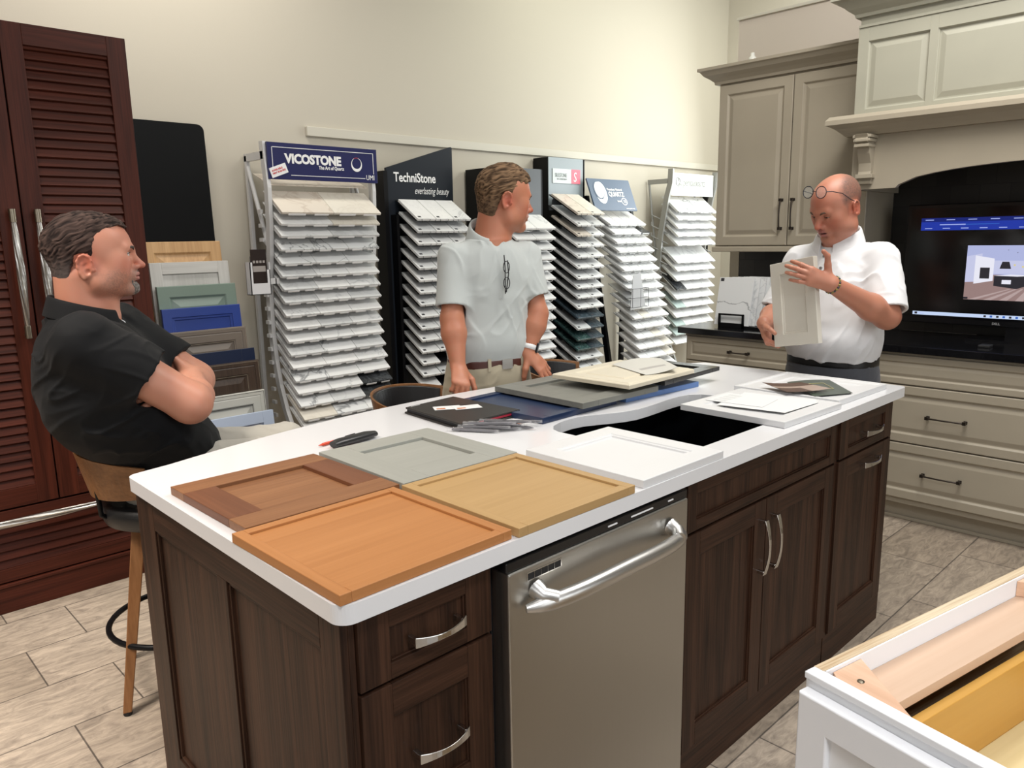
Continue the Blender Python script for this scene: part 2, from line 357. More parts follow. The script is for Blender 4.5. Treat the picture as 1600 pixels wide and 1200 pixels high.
# ------------------------------------------------------------------ door samples
def W2(n, c1, c2, **k): return [wood(n+'_stile', c1, c2, 'z', **k), wood(n+'_rail', c1, c2, 'x', **k), wood(n+'_panel', c1, c2, 'z', **k)]
def P3(m): return [m, m, m]
M_white = mat('white_lacquer', (0.68, 0.68, 0.68), 0.35)
RP = lambda w: [(0, 0.002), (0.002, 0), (w-0.004, 0), (w, 0.003), (w+0.006, 0.009), (w+0.012, 0.009), (w+0.045, 0.002), (w+0.047, 0.0015)]
RPG = lambda w: [(0, 0.003), (0.003, 0), (w*0.35, 0), (w*0.38, 0.003), (w*0.45, 0.001), (w-0.004, 0), (w, 0.003), (w+0.008, 0.010), (w+0.014, 0.010), (w+0.04, 0.003), (w+0.042, 0.0025)]
rack = thing('sample_rack', 'stepped black rack holding the upright door samples by the wall', 'rack', (0.78, 0, 0))
mbr = MB()
mbr.box(-0.02, 0.0, 2.5, 3.08, 0.0, 0.10); mbr.box(0.46, 0.48, 2.5, 3.08, 0.0, 0.10); mbr.box(-0.02, 0.48, 2.5, 2.52, 0.0, 0.12); mbr.box(-0.02, 0.48, 3.05, 3.08, 0.0, 0.12)
mbr.build('base_frame', M_black, rack)
# (top z, Y of face, right x, look, height)
SD = [(1.479, 3.070, 1.200, 'maple'), (1.377, 3.012, 1.208, 'whitewash'), (1.262, 2.960, 1.214, 'sage'), (1.153, 2.925, 1.214, 'blue'), (1.040, 2.880, 1.218, 'taupe'),
      (0.931, 2.815, 1.222, 'navy'), (0.872, 2.775, 1.224, 'brown'), (0.720, 2.735, 1.222, 'greyglaze'), (0.623, 2.660, 1.224, 'paleblue'), (0.522, 2.595, 1.228, 'cherry')]
LK = {
 'maple': ('natural maple raised-panel door sample at the top back of the stepped stack', W2('natural_maple', (0.50, 0.29, 0.13), (0.66, 0.42, 0.21), rough=0.45), 'rp'),
 'whitewash': ('whitewashed wood door sample just below the natural maple one', W2('whitewashed_wood', (0.52, 0.51, 0.48), (0.66, 0.65, 0.62), rough=0.5), 'sh'),
 'sage': ('sage green raised-panel door sample above the bright blue one', [mat('sage_green_lacquer', (0.20, 0.27, 0.225), 0.35)], 'rp'),
 'blue': ('bright royal blue door sample with a stepped frame', [mat('royal_blue_lacquer', (0.020, 0.050, 0.26), 0.35)], 'st'),
 'taupe': ('glazed taupe door sample between the bright blue and navy ones', [mat('glazed_taupe_lacquer', (0.16, 0.13, 0.105), 0.4)], 'rpg'),
 'navy': ('dark navy door sample showing only its top rail below the glazed taupe one', [mat('navy_lacquer', (0.006, 0.014, 0.045), 0.35)], 'slab'),
 'brown': ('dark brown glazed raised-panel door sample behind the crossed arms', W2('dark_brown_wood', (0.035, 0.022, 0.015), (0.065, 0.042, 0.030), rough=0.4), 'rpg'),
 'greyglaze': ('light grey door sample with dark glazed outlines beside the elbow', [mat('light_grey_lacquer', (0.47, 0.47, 0.43), 0.35)], 'rpg'),
 'paleblue': ('pale blue shaker door sample near the front of the stepped stack', [mat('pale_blue_lacquer', (0.44, 0.52, 0.66), 0.35)], 'sh'),
 'cherry': ('red-brown cherry door sample lowest and foremost in the stepped stack', W2('cherry_wood', (0.10, 0.028, 0.012), (0.19, 0.06, 0.025), rough=0.4), 'slab')}
M_glaze = mat('dark_glaze', (0.03, 0.025, 0.02), 0.5)
for i, (zt, Y, xr, k) in enumerate(SD):
    lab, ms, st = LK[k]; w, h = 0.40, 0.42
    if st == 'sh': mb = shaker(w, h, 0.02, 0.058, rec=0.009)
    elif st == 'slab': mb = shaker(w, h, 0.02, 0.07, rec=0.008)
    elif st == 'st': mb = rings(w, h, [(0, 0.002), (0.002, 0), (0.045, 0), (0.047, 0.005), (0.058, 0.005), (0.06, 0.010), (0.063, 0.010)], 0.02)
    elif st == 'rpg': mb = rings(w, h, RPG(0.068), 0.022)
    else: mb = rings(w, h, RP(0.058), 0.02)
    o = mb.build('door_sample', ms if len(ms) > 1 else P3(ms[0]), bevel=0.0012, loc=(xr-w, Y-0.036, zt-h), rot=(radians(-5), 0, 0))
    tag(o, lab, 'door sample', 'door samples standing in the stepped rack')
    if k in ('greyglaze', 'brown', 'taupe'):
        g = MB(); gl = M_glaze if k != 'brown' else mat('light_glaze', (0.22, 0.18, 0.13), 0.5)
        if k == 'taupe': gl = mat('tan_glaze', (0.30, 0.25, 0.19), 0.5)
        for a in (0.006, 0.070):
            for (x0, x1, z0, z1) in ((a, w-a, h-a-0.0018, h-a), (w-a-0.0018, w-a, a, h-a), (a, a+0.0018, a, h-a)): g.box(x0, x1, (-0.0006 if a < 0.02 else 0.003), 0.005, z0, z1)
        g.build('glaze_line', gl, o)
    MB().box(-0.0+0.0, 0.44, 0, 0.012, -0.012, 0).build('shelf', M_black, rack, loc=(0.0, Y-0.026, zt-h-0.004))
    MB().box(-0.012, 0.0, 0, 0.02, 0.0, zt-h).build('upright', M_black, rack, loc=(0.0, Y-0.02, 0))
    MB().box(0.44, 0.452, 0, 0.02, 0.0, zt-h).build('upright', M_black, rack, loc=(0.0, Y-0.02, 0))

# ------------------------------------------------------------------ stone sample racks
M_q = [marble('white_veined_quartz', (0.74, 0.745, 0.74), (0.42, 0.43, 0.44), 3.5, 0.25, 0.018, 0.6), marble('plain_white_quartz', (0.78, 0.78, 0.77), (0.70, 0.70, 0.69), 9, 0.25, 0.05, 0.6),
       marble('pale_grey_quartz', (0.62, 0.63, 0.63), (0.45, 0.46, 0.47), 6, 0.25, 0.03, 0.5), marble('bold_veined_quartz', (0.72, 0.73, 0.73), (0.16, 0.17, 0.18), 2.2, 0.25, 0.012, 0.8),
       marble('warm_beige_quartz', (0.66, 0.60, 0.52), (0.46, 0.38, 0.31), 6, 0.3, 0.05, 0.6), marble('cream_quartz', (0.70, 0.66, 0.58), (0.60, 0.55, 0.47), 8, 0.3, 0.05, 0.5),
       marble('charcoal_quartz', (0.03, 0.032, 0.035), (0.09, 0.10, 0.11), 12, 0.25, 0.05, 0.6), marble('blue_grey_quartz', (0.045, 0.065, 0.08), (0.12, 0.15, 0.17), 14, 0.25, 0.05, 0.6),
       marble('dark_green_quartz', (0.028, 0.06, 0.058), (0.12, 0.20, 0.19), 14, 0.25, 0.05, 0.6), marble('seafoam_quartz', (0.42, 0.50, 0.48), (0.30, 0.38, 0.36), 10, 0.25, 0.05, 0.6)]
QN = ['soft-veined white quartz', 'plain white quartz', 'pale grey quartz', 'bold-veined white quartz', 'warm beige quartz', 'cream quartz', 'charcoal quartz', 'dark blue-grey quartz', 'dark green quartz', 'seafoam green quartz']
_tile_cache = {}
def tile(w, dep, th, q, clip):
    key = (round(w, 4), round(dep, 4), th, q, clip)
    if key not in _tile_cache:
        mb = MB(); mb.box(0, w, 0, dep, 0, th)
        o = mb.build('stone_sample', [M_q[q]], bevel=0.0015, seg=1)
        if clip: clip(w, dep, th, o)
        _tile_cache[key] = o; return o, True
    return _tile_cache[key], False
M_wire = mat('black_wire_clip', (0.012, 0.012, 0.013), 0.4)
M_steelwire = mat('bright_wire_clip', (0.75, 0.75, 0.75), 0.3, 0.6)
M_label = mat('white_sample_label', (0.85, 0.85, 0.85), 0.5)
M_dlabel = mat('dark_sample_label', (0.03, 0.03, 0.035), 0.5)
def clip_black(w, dep, th, o):
    b = MB(); a, c2 = w*0.22, w*0.68
    b.tube([(a, 0.002, th*0.75), (a, -0.004, th*0.7), (a+0.006, -0.005, -0.006), (c2-0.006, -0.005, -0.006), (c2, -0.004, th*0.7), (c2, 0.002, th*0.75)], 0.0013, 5)
    b.tube([(a+0.004, -0.002, -0.001), (c2-0.004, -0.002, -0.001)], 0.0012, 5)
    b.build('wire_clip', M_wire, o)
    MB().box(w*0.10, w*0.26, 0.014, 0.028, th, th+0.0006).build('sample_label', M_dlabel, o)
def clip_white(w, dep, th, o):
    MB().box(w*0.12, w*0.45, -0.0025, 0.003, -0.004, th*0.45).build('sample_label', M_label, o); MB().box(w*0.62, w*0.9, -0.002, 0.003, -0.004, th*0.3).build('sample_label', M_label, o)
def clip_grey(w, dep, th, o):
    b = MB(); b.tube([(w*0.15, -0.002, th*0.4), (w*0.2, -0.004, -0.006), (w*0.8, -0.004, -0.006), (w*0.85, -0.002, th*0.4)], 0.0014, 5); b.build('wire_clip', M_steelwire, o)
    MB().box(w*0.1, w*0.9, -0.0006, 0.0, th*0.3, th*0.75).build('sample_label', M_label, o)
def clip_dash(w, dep, th, o):
    MB().box(w*0.33, w*0.7, -0.0008, 0.0, th*0.2, th*0.75).build('sample_label', mat('grey_sample_label', (0.25, 0.25, 0.25), 0.5), o)
NROW = 0
def rack_rows(name_lab, rows, xl, width, ncols, dep, drop, th, clip, choose, group, gap=0.004, traymat=None, rackobj=None, shrink=None):
    """rows: list of (Yfront, ztopfront of lower edge); sample tilts back upwards by drop over dep"""
    ang = atan2(drop, dep); L = sqrt(dep*dep+drop*drop)*1.10
    for i, (Yf, zf) in enumerate(rows):
        nc = ncols(i) if callable(ncols) else ncols
        cw = [width/nc]*nc if not isinstance(nc, list) else [width*v for v in nc]; x = xl
        if rackobj is not None:
            MB().box(0, width, 0.012, L+0.02, -0.006, -0.001).build('shelf', traymat, rackobj, loc=(xl-rackobj.location.x, Yf-rackobj.location.y, zf), rot=(ang, 0, 0))
        for j, w in enumerate(cw):
            q = choose(i, j)
            if q is None: x += w; continue
            src, fresh = tile(w-gap, L, th, q, clip)
            o = src if fresh else dup(src)
            o.location = (x+gap/2, Yf, zf); o.rotation_euler = (ang, 0, 0)
            n = len(cw)
            pos = {1: ['filling the row'], 2: ['left half', 'right half'], 3: ['left third', 'middle third', 'right third'], 4: ['leftmost of four', 'second of four', 'third of four', 'rightmost of four']}[n][j]
            tag(o, '%s sample, %s row, %s, %s' % (QN[q], ORD(i), pos, name_lab), 'stone sample', group)
            x += w

# --- VICOSTONE rack
M_rackw = mat('light_grey_powder_coat', (0.62, 0.62, 0.62), 0.4)
M_navy = mat('navy_sign', (0.010, 0.013, 0.085), 0.35); M_lw = mat('white_print', (0.85, 0.85, 0.85), 0.5); M_red = mat('red_print', (0.60, 0.03, 0.03), 0.5)
vk = thing('sample_rack', 'light grey curved rack with a navy header sign, first on the wall from the left', 'display rack', (1.42, 0, 0))
prof = [(2.98, 1.99), (2.955, 1.75), (2.965, 1.55), (2.985, 1.393), (3.02, 1.25), (3.03, 1.10), (3.03, 0.97), (3.015, 0.82), (2.985, 0.684), (2.93, 0.54), (2.852, 0.406), (2.76, 0.28), (2.64, 0.15), (2.52, 0.03), (2.50, 0.0)]
for x in (0.0, 0.66):
    mb = MB(); vs = []
    for (y, z) in prof: vs += [(x, y-0.03, z), (x+0.022, y-0.03, z), (x+0.022, y+0.012, z), (x, y+0.012, z)]
    fs = [(i*4+k, i*4+(k+1) % 4, i*4+4+(k+1) % 4, i*4+4+k) for i in range(len(prof)-1) for k in range(4)]+[(3, 2, 1, 0), tuple(len(vs)-4+k for k in range(4))]
    mb.add(vs, fs); up = mb.build('rail', M_rackw, vk)
    mb = MB(); mb.box(x, x+0.02, 2.955, 3.18, 1.90, 1.94); mb.tube([(x+0.01, 3.17, 1.9), (x+0.01, 2.975, 1.42)], 0.012, 8)
    for z in [1.62-0.075*k for k in range(16)]: mb.box(x-0.012, x+0.0, 3.0, 3.04, z, z+0.02)
    mb.box(x, x+0.02, 2.62, 3.17, 0.0, 0.04); mb.box(x, x+0.02, 3.15, 3.175, 0.0, 1.93)
    mb.build('brace', M_rackw, vk)
sg = MB().box(0, 0.685, -0.008, 0.008, 0, 0.19).build('header_sign', M_navy, vk, bevel=0.001, loc=(0.01, 2.93, 1.795))
bo = MB()
for (x0, x1, z0, z1) in ((0.025, 0.66, 0.164, 0.167), (0.025, 0.028, 0.025, 0.167), (0.657, 0.66, 0.05, 0.167), (0.13, 0.60, 0.022, 0.025)): bo.box(x0, x1, -0.0095, -0.008, z0, z1)
bo.build('sign_border', M_lw, sg)
text_mesh('VICOSTONE', 0.066, M_lw, sg, (0.100, -0.009, 0.088), (1, 0, 0), (0, 0, 1), bold=0.0032, squash=0.95, spacing=0.98)
text_mesh('The Art of Quartz', 0.026, M_lw, sg, (0.300, -0.009, 0.062), (1, 0, 0), (0, 0, 1), bold=0.0006, squash=0.82)
text_mesh('UMI', 0.040, M_lw, sg, (0.605, -0.009, 0.016), (1, 0, 0), (0, 0, 1), squash=0.85)
rg = MB(); vs = []; N = 36
for k in range(N):
    a = 2*pi*k/N; ro = 0.036; c_ = (0.003*cos(a), 0.006)
    vs += [(0.545+ro*cos(a), -0.0095, 0.098+ro*1.08*sin(a)), (0.545+0.03*cos(a), -0.0095, 0.098+0.007+0.03*1.0*sin(a))]
rg.add(vs, [(2*k, 2*((k+1) % N), 2*((k+1) % N)+1, 2*k+1) for k in range(N)], [1 if 7 <= k <= 11 else 0 for k in range(N)])
rg.build('sign_emblem', [M_lw, M_red], sg)
st = MB(); ca, sa = cos(0.35), sin(0.35); T_ = Matrix(((ca, 0, -sa, 0.02), (0, 1, 0, 0), (sa, 0, ca, 0.004), (0, 0, 0, 1)))
st.box(0, 0.10, -0.011, -0.0085, 0, 0.052, 0, T_)
s2 = st.build('sticker', M_label, sg)
for t_, zz in (('AVAILABLE', 0.030), ('FIRST SLAB SIZE', 0.016)):
    text_mesh(t_, 0.0135 if zz > 0.02 else 0.0115, M_red, s2, (0.02+0.01*ca-zz*sa, -0.0115, 0.004+0.01*sa+zz*ca), (ca, 0, sa), (-sa, 0, ca), bold=0.0003)
V = [(2.842, 1.609), (2.858, 1.550), (2.867, 1.487), (2.878, 1.415), (2.885, 1.341), (2.885, 1.272), (2.880, 1.201), (2.877, 1.132), (2.877, 1.06), (2.875, 0.99), (2.866, 0.918), (2.853, 0.845), (2.840, 0.775), (2.822, 0.705), (2.803, 0.638), (2.782, 0.569), (2.755, 0.499), (2.725, 0.43)]
rv = random.Random(3)
def cv(i, j):
    if i == 0: return [4, 5][min(j, 1)]
    if i in (14, 15) and j == 2: return 6
    if i == 1: return [1, 5][j]
    if i in (3, 4): return 3
    if i in (16,): return [5, 3, 1][j]
    return rv.choice([0, 0, 1, 1, 2, 0, 3 if i > 8 else 1])
rack_rows('navy-header rack', V, 1.445, 0.625, lambda i: 2 if i in (0, 1, 2) else 3, 0.155, 0.11, 0.014, clip_white, cv, 'stone samples on the rack with the navy header', gap=0.0015, traymat=M_rackw, rackobj=vk)
o = MB().box(0, 0.62, 0, 0.2, 0, 0.006).build('stone_sample', M_q[4], loc=(1.447, 2.96, 1.765), rot=(0.35, 0, 0)); tag(o, 'warm beige quartz strip tucked directly under the navy header sign', 'stone sample')
# literature pocket on its left side
lp = thing('brochure_pocket', 'white brochure pocket clipped to the left side of the curved rack', 'brochure holder', (1.255, 2.86, 1.195))
mb = MB(); mb.box(0, 0.11, 0, 0.004, 0, 0.06); mb.box(0, 0.014, 0, 0.004, 0.06, 0.17); mb.box(0.094, 0.11, 0, 0.004, 0.06, 0.13); mb.box(0, 0.11, 0.05, 0.054, 0, 0.17); mb.box(0, 0.004, 0, 0.054, 0, 0.17); mb.box(0.106, 0.11, 0, 0.054, 0, 0.17); mb.box(0, 0.11, 0, 0.054, 0, 0.004)
mb.build('pocket', mat('white_acrylic', (0.72, 0.72, 0.73), 0.3), lp); hk = MB(); hk.box(0.06, 0.185, 0.054, 0.060, 0.05, 0.08); hk.box(0.165, 0.171, 0.054, 0.15, 0.05, 0.08); hk.build('hook', M_rackw, lp)
for k, (cc, zz) in enumerate((((0.02, 0.012, 0.010), 0.235), ((0.20, 0.19, 0.19), 0.20))):
    o = MB().box(0.012, 0.098, 0.008+0.01*k, 0.011+0.01*k, 0.006, zz).build('brochure', mat('brochure_cover_%d' % k, cc, 0.3), loc=(1.255, 2.86, 1.195)); tag(o, ['dark brown folded brochure standing in the white pocket', 'grey brochure behind the dark one in the white pocket'][k], 'brochure')
    if k == 0:
        b2 = MB()
        for q_ in range(4): b2.box(0.022+0.018*q_, 0.034+0.018*q_, 0.0074, 0.008, 0.165, 0.178)
        b2.box(0.02, 0.09, 0.0074, 0.008, 0.12, 0.15); b2.build('brochure_print', mat('brochure_print', (0.35, 0.32, 0.30), 0.5), o)

# --- TechniStone rack
M_dark = mat('dark_slate_panel', (0.014, 0.018, 0.025), 0.4, spec=0.25); M_blk = mat('satin_black_panel', (0.004, 0.004, 0.005), 0.4, spec=0.2)
tk = thing('sample_rack', 'tall dark slate rack with slanted top and white lettering', 'display rack', (2.29, 3.08, 0))
mb = MB().prism([(0, 0), (0.53, 0), (0.53, 2.055), (0.52, 2.06), (0.0, 1.905)], 0, 0.02, lambda a, b, h: (a, h, b)); mb.build('back_board', M_dark, tk, bevel=0.001)
MB().box(-0.03, 0, -0.01, 0.09, 0, 1.885).build('side_panel', M_blk, tk); MB().box(-0.03, 0.53, -0.45, 0.09, 0, 0.06).build('base', M_blk, tk)
mb = MB()
for x in (0.02, 0.50): mb.box(x, x+0.02, -0.06, 0, 0.1, 1.62)
mb.build('rail', M_blk, tk)
text_mesh('TechniStone', 0.080, M_lw, tk, (0.052, -0.002, 1.825), (1, 0, 0), (0, 0, 1), bold=0.0015, squash=0.82)
text_mesh('everlasting beauty', 0.062, M_lw, tk, (0.21, -0.002, 1.752), (1, 0, 0.0), (0, 0, 1), squash=0.62, shear=0.35, bold=-0.0004)
TR = [(2.862, 1.578-0.0748*k) for k in range(15)]
rt = random.Random(5)
rack_rows('slanted slate rack', TR, 2.345, 0.435, lambda i: 3, 0.175, 0.112, 0.016, clip_black, lambda i, j: (None if (i >= 12 and j == 2) or (i in (12, 14) and j == 1) else rt.choice([0, 1, 1, 2])), 'stone samples on the slate rack', gap=0.006, traymat=M_blk, rackobj=tk)

# --- black tower behind the standing man in grey
bk = thing('sample_rack', 'black tower rack partly hidden behind the man in the grey shirt', 'display rack', (3.02, 2.86, 0))
MB().box(0, 0.015, 0, 0.32, 0, 1.93).build('side_panel', M_blk, bk); MB().box(0.415, 0.43, 0, 0.32, 0, 1.93).build('side_panel', M_blk, bk)
MB().box(0.015, 0.415, 0.30, 0.32, 0, 1.93).build('back_board', M_blk, bk); MB().box(0.015, 0.415, 0, 0.02, 1.60, 1.93).build('header_sign', mat('grey_header', (0.09, 0.10, 0.11), 0.4), bk)
MB().box(0, 0.43, -0.05, 0.32, 0, 0.05).build('base', M_blk, bk)
BR = [(2.72, 1.515-0.069*k) for k in range(14)]
rack_rows('half-hidden black tower', BR, 3.045, 0.385, 2, 0.16, 0.10, 0.016, clip_grey, lambda i, j: RND.choice([0, 1, 4 if i == 0 else 1]), 'stone samples on the half-hidden tower', traymat=M_blk, rackobj=bk)

# --- Silestone tower
sk = thing('sample_rack', 'black tower rack with grey front and small white and red sign', 'display rack', (3.70, 3.04, 0))
MB().box(-0.0, 0.012, 0, 0.15, 0, 2.045).build('side_panel', M_blk, sk); MB().box(0.40, 0.412, 0, 0.15, 0, 2.045).build('side_panel', M_blk, sk)
MB().box(0.012, 0.40, 0.12, 0.15, 0, 2.04).build('back_board', M_blk, sk); MB().box(0, 0.412, -0.33, 0.15, 0, 0.06).build('base', M_blk, sk)
M_gf = mat('blue_grey_front', (0.30, 0.345, 0.37), 0.4)
pl = [(0.0, 1.70), (0.03, 1.70), (0.035, 1.735), (0.055, 1.752), (0.35, 1.752), (0.372, 1.735), (0.378, 1.70), (0.385, 1.70), (0.385, 2.045), (0.0, 2.045)]
fp = MB().prism(pl, -0.006, 0.006, lambda a, b, h: (a, h, b)).build('front_panel', M_gf, sk)
sgn = MB().box(0.04, 0.345, -0.012, -0.006, 1.86, 1.965).build('sign', [mat('pale_sign', (0.58, 0.62, 0.62), 0.4)], sk)
MB().box(0.245, 0.345, -0.0135, -0.012, 1.86, 1.965).build('sign_square', mat('pink_red_square', (0.72, 0.14, 0.20), 0.4), sgn)
text_mesh('SILESTONE', 0.040, mat('grey_print', (0.22, 0.25, 0.25), 0.5), sgn, (0.062, -0.013, 1.905), (1, 0, 0), (0, 0, 1), squash=0.68)
text_mesh('S', 0.10, M_lw, sgn, (0.265, -0.0145, 1.875), (1, 0, 0), (0, 0, 1), squash=0.8, shear=0.1)
text_mesh('BY COSENTINO', 0.015, mat('grey_print', (0.22, 0.25, 0.25), 0.5), sgn, (0.085, -0.013, 1.885), (1, 0, 0), (0, 0, 1))
mb = MB()
for x in (0.0, 0.385): mb.box(x, x+0.02, -0.12, 0, 0.06, 1.66)
mb.build('rail', M_blk, sk)
SR = [(2.715, z) for z in (1.616, 1.536, 1.463, 1.387, 1.31, 1.234, 1.158, 1.089, 1.018, 0.943, 0.869, 0.790, 0.710, 0.636, 0.562, 0.488)]
rs = random.Random(8)
def cs(i, j):
    if i == 1 - 1: return [4, 5][j]
    if i in (10, 12, 13): return [8 if i != 10 else 7, 7 if i != 10 else 7][j]
    if i == 11: return [2, 7][j]
    return rs.choice([0, 1, 2, 4 if i < 3 else 0])
rack_rows('red-signed black tower', SR, 3.655, 0.30, 2, 0.235, 0.135, 0.016, clip_black, cs, 'stone samples on the tower with the white and red sign', gap=0.005, traymat=M_blk, rackobj=sk)

# --- quartz rack with round leaf logo
pk = thing('sample_rack', 'leaning black-framed rack with a dusty blue sign bearing a round white logo', 'display rack', (4.10, 0, 0))
M_db = mat('dusty_blue_sign', (0.075, 0.115, 0.18), 0.35)
T_ = Matrix.Translation((-0.02, 2.995, 1.905)) @ Matrix.Rotation(radians(-22), 4, 'X')
sg = MB().box(0, 0.52, 0, 0.012, -0.262, 0, 0).build('header_sign', M_db, pk); sg.matrix_local = T_
def disc(cx, cz, rx, rz, y, n=28, a0=0.0): return [(cx+rx*cos(a0+2*pi*k/n), y, cz+rz*sin(a0+2*pi*k/n)) for k in range(n)]
em = MB()
em.add(disc(0.125, -0.115, 0.068, 0.092, -0.001), [tuple(range(28))], 0)
em.add(disc(0.105, -0.098, 0.060, 0.075, -0.002), [tuple(range(28))], 1); em.add(disc(0.108, -0.095, 0.052, 0.068, -0.003), [tuple(range(28))], 0)
em.add(disc(0.12, -0.12, 0.002, 0.09, -0.004), [tuple(range(28))], 1)
em.build('sign_emblem', [M_lw, M_db], sg); em = MB(); em.add(disc(0.385, -0.185, 0.037, 0.032, -0.001), [tuple(range(28))], 0); em.add(disc(0.385, -0.185, 0.030, 0.025, -0.002), [tuple(range(28))], 1)
em.build('sign_emblem', [M_lw, M_db], sg)
text_mesh('Premium Natural', 0.027, M_lw, sg, (0.205, -0.002, -0.095), (1, 0, 0), (0, 0, 1), bold=0.0006)
text_mesh('QUARTZ', 0.052, M_lw, sg, (0.210, -0.002, -0.143), (1, 0, 0), (0, 0, 1), bold=0.002, squash=0.9)
text_mesh('brand', 0.02, M_lw, sg, (0.295, -0.002, -0.19), (1, 0, 0), (0, 0, 1), bold=0.0008)
text_mesh('15', 0.038, M_lw, sg, (0.366, -0.003, -0.198), (1, 0, 0), (0, 0, 1), bold=0.0012)
text_mesh('www.quartz.com', 0.016, M_lw, sg, (0.38, -0.002, -0.25), (1, 0, 0), (0, 0, 1), bold=0.0004)
PR = [(2.85, 1.54), (2.81, 1.472), (2.785, 1.403), (2.762, 1.334), (2.735, 1.262), (2.712, 1.192), (2.688, 1.12), (2.668, 1.05), (2.648, 0.976), (2.63, 0.903), (2.612, 0.828), (2.594, 0.752), (2.577, 0.675), (2.56, 0.597), (2.54, 0.52), (2.52, 0.44)]
for x in (0.06, 0.60):
    mb = MB(); mb.prism([(3.06, 1.78), (3.09, 1.78), (2.78, 0.0), (2.73, 0.0)], x, x+0.03, lambda a, b, h: (h, a, b)); mb.prism([(3.1, 1.66), (3.13, 1.66), (3.17, 0.0), (3.13, 0.0)], x, x+0.03, lambda a, b, h: (h, a, b)); mb.box(x, x+0.03, 2.75, 3.16, 0, 0.03)
    mb.build('rail', M_blk, pk)
rp_ = random.Random(11)
rack_rows('dusty-blue-signed rack', PR, 4.19, 0.46, 4, 0.18, 0.105, 0.016, clip_grey, lambda i, j: (None if (i == 8 and j == 0) else 6 if (i == 1 and j == 3) else rp_.choice([0, 1, 1, 0, 5 if i > 9 else 1])), 'stone samples on the rack under the dusty blue sign', traymat=M_steelwire, rackobj=pk)
wp = thing('wire_pocket', 'black wire literature pocket hanging on the front of the leaning rack', 'brochure holder', (4.12, 2.57, 0.93))
mb = MB()
for z in (0.0, 0.07, 0.14): mb.tube([(0.2, 0, z), (0.0, 0.0, z), (0.0, 0.05, z), (0.2, 0.05, z)], 0.0018, 5, closed=True)
for x in (0.0, 0.1, 0.2): mb.tube([(x, 0, 0), (x, 0, 0.14)], 0.0018, 5)
mb.tube([(0.2, 0.05, 0.14), (0.23, 0.2, 0.10)], 0.002, 5); mb.build('basket', M_wire, wp)
o = MB().prism([(0.0, -0.02), (0.19, 0.0), (0.12, 0.26), (0.03, 0.24)], 0.02, 0.024, lambda a, b, h: (a, h, b)).build('brochure', mat('grey_flyer', (0.42, 0.42, 0.43), 0.6), loc=(4.12, 2.57, 0.93)); tag(o, 'crumpled grey flyer sticking out of the black wire pocket', 'flyer')
wl = thing('literature_box', 'small grey literature box on the side of the black tower, behind the watch', 'brochure holder', (3.47, 3.12, 0.70))
MB().box(0, 0.15, 0, 0.05, 0, 0.13).build('box_body', mat('grey_plastic', (0.30, 0.31, 0.32), 0.4), wl, bevel=0.002); MB().box(0.01, 0.14, -0.002, 0, 0.085, 0.12).build('label_strip', mat('dark_grey_label', (0.13, 0.13, 0.14), 0.4), wl)

# --- pentalquartz rack
M_gs = mat('grey_steel_post', (0.30, 0.30, 0.285), 0.4, 0.3)
nk = thing('sample_rack', 'rightmost wall rack, white header with pale grey lettering and bare steel side post', 'display rack', (5.12, 0, 0))
for x in (0.0, 0.70):
    mb = MB(); pr2 = [(2.95, 2.02), (2.955, 1.90), (2.99, 1.775), (3.05, 1.45), (3.075, 1.117), (3.07, 0.9), (2.98, 0.6), (2.85, 0.3), (2.70, 0.0)]; vs = []
    for (y, z) in pr2: vs += [(x, y-0.03, z), (x+0.02, y-0.03, z), (x+0.02, y+0.02, z), (x, y+0.02, z)]
    fs = [(i*4+k, i*4+(k+1) % 4, i*4+4+(k+1) % 4, i*4+4+k) for i in range(len(pr2)-1) for k in range(4)]+[(3, 2, 1, 0), tuple(len(vs)-4+k for k in range(4))]
    mb.add(vs, fs); mb.box(x, x+0.02, 2.97, 3.18, 1.90, 1.94); mb.tube([(x+0.01, 3.17, 1.9), (x+0.01, 3.08, 1.2)], 0.01, 6)
    for z in [1.62-0.09*k for k in range(7)]: mb.tube([(x+0.03, 2.98, z-0.05), (x-0.02, 3.12, z+0.02), (x-0.02, 3.12, z+0.05)], 0.006, 5)
    mb.build('rail', M_gs, nk)
sg = MB().box(0, 0.66, -0.006, 0.006, 0, 0.19).build('header_sign', mat('white_header', (0.74, 0.75, 0.72), 0.5), nk, loc=(0.03, 2.96, 1.80))
M_pg = mat('pale_grey_print', (0.30, 0.31, 0.29), 0.5)
text_mesh('pentalquartz', 0.092, M_pg, sg, (0.175, -0.008, 0.085), (1, 0, 0), (0, 0, 1), squash=0.76, bold=0.0004)
rgm = MB(); rgm.tube([(0.09+0.028*cos(a*pi/10)*(0.5+a/26), -0.008, 0.12+0.032*sin(a*pi/10)) for a in range(26)], 0.0035, 5); rgm.tube([(0.10, -0.008, 0.075), (0.13, -0.008, 0.10), (0.15, -0.008, 0.09)], 0.0035, 5); rgm.build('sign_emblem', M_pg, sg)
NR = [(2.88, z) for z in (1.648, 1.585, 1.512, 1.444, 1.367, 1.215, 1.148, 1.065, 0.985, 0.903, 0.826, 0.743, 0.665, 0.585, 0.505)]
rn = random.Random(13)
rack_rows('rightmost wall rack', NR, 5.15, 0.61, lambda i: 3 if i < 5 else 4, 0.145, 0.125, 0.014, clip_dash, lambda i, j: (3 if i == 0 else 2 if i == 5 and j == 0 else 9 if (i in (10, 12, 13) and j == 0) else 6 if i == 8 and j == 0 else rn.choice([0, 1, 1])), 'stone samples on the rightmost wall rack', gap=0.003, traymat=M_rackw, rackobj=nk)
o = MB().box(5.98, 6.02, 3.12, 3.17, 0, 2.0).build('display_post', M_blk); tag(o, 'thin black upright post in the corner by the rightmost wall rack', 'post')

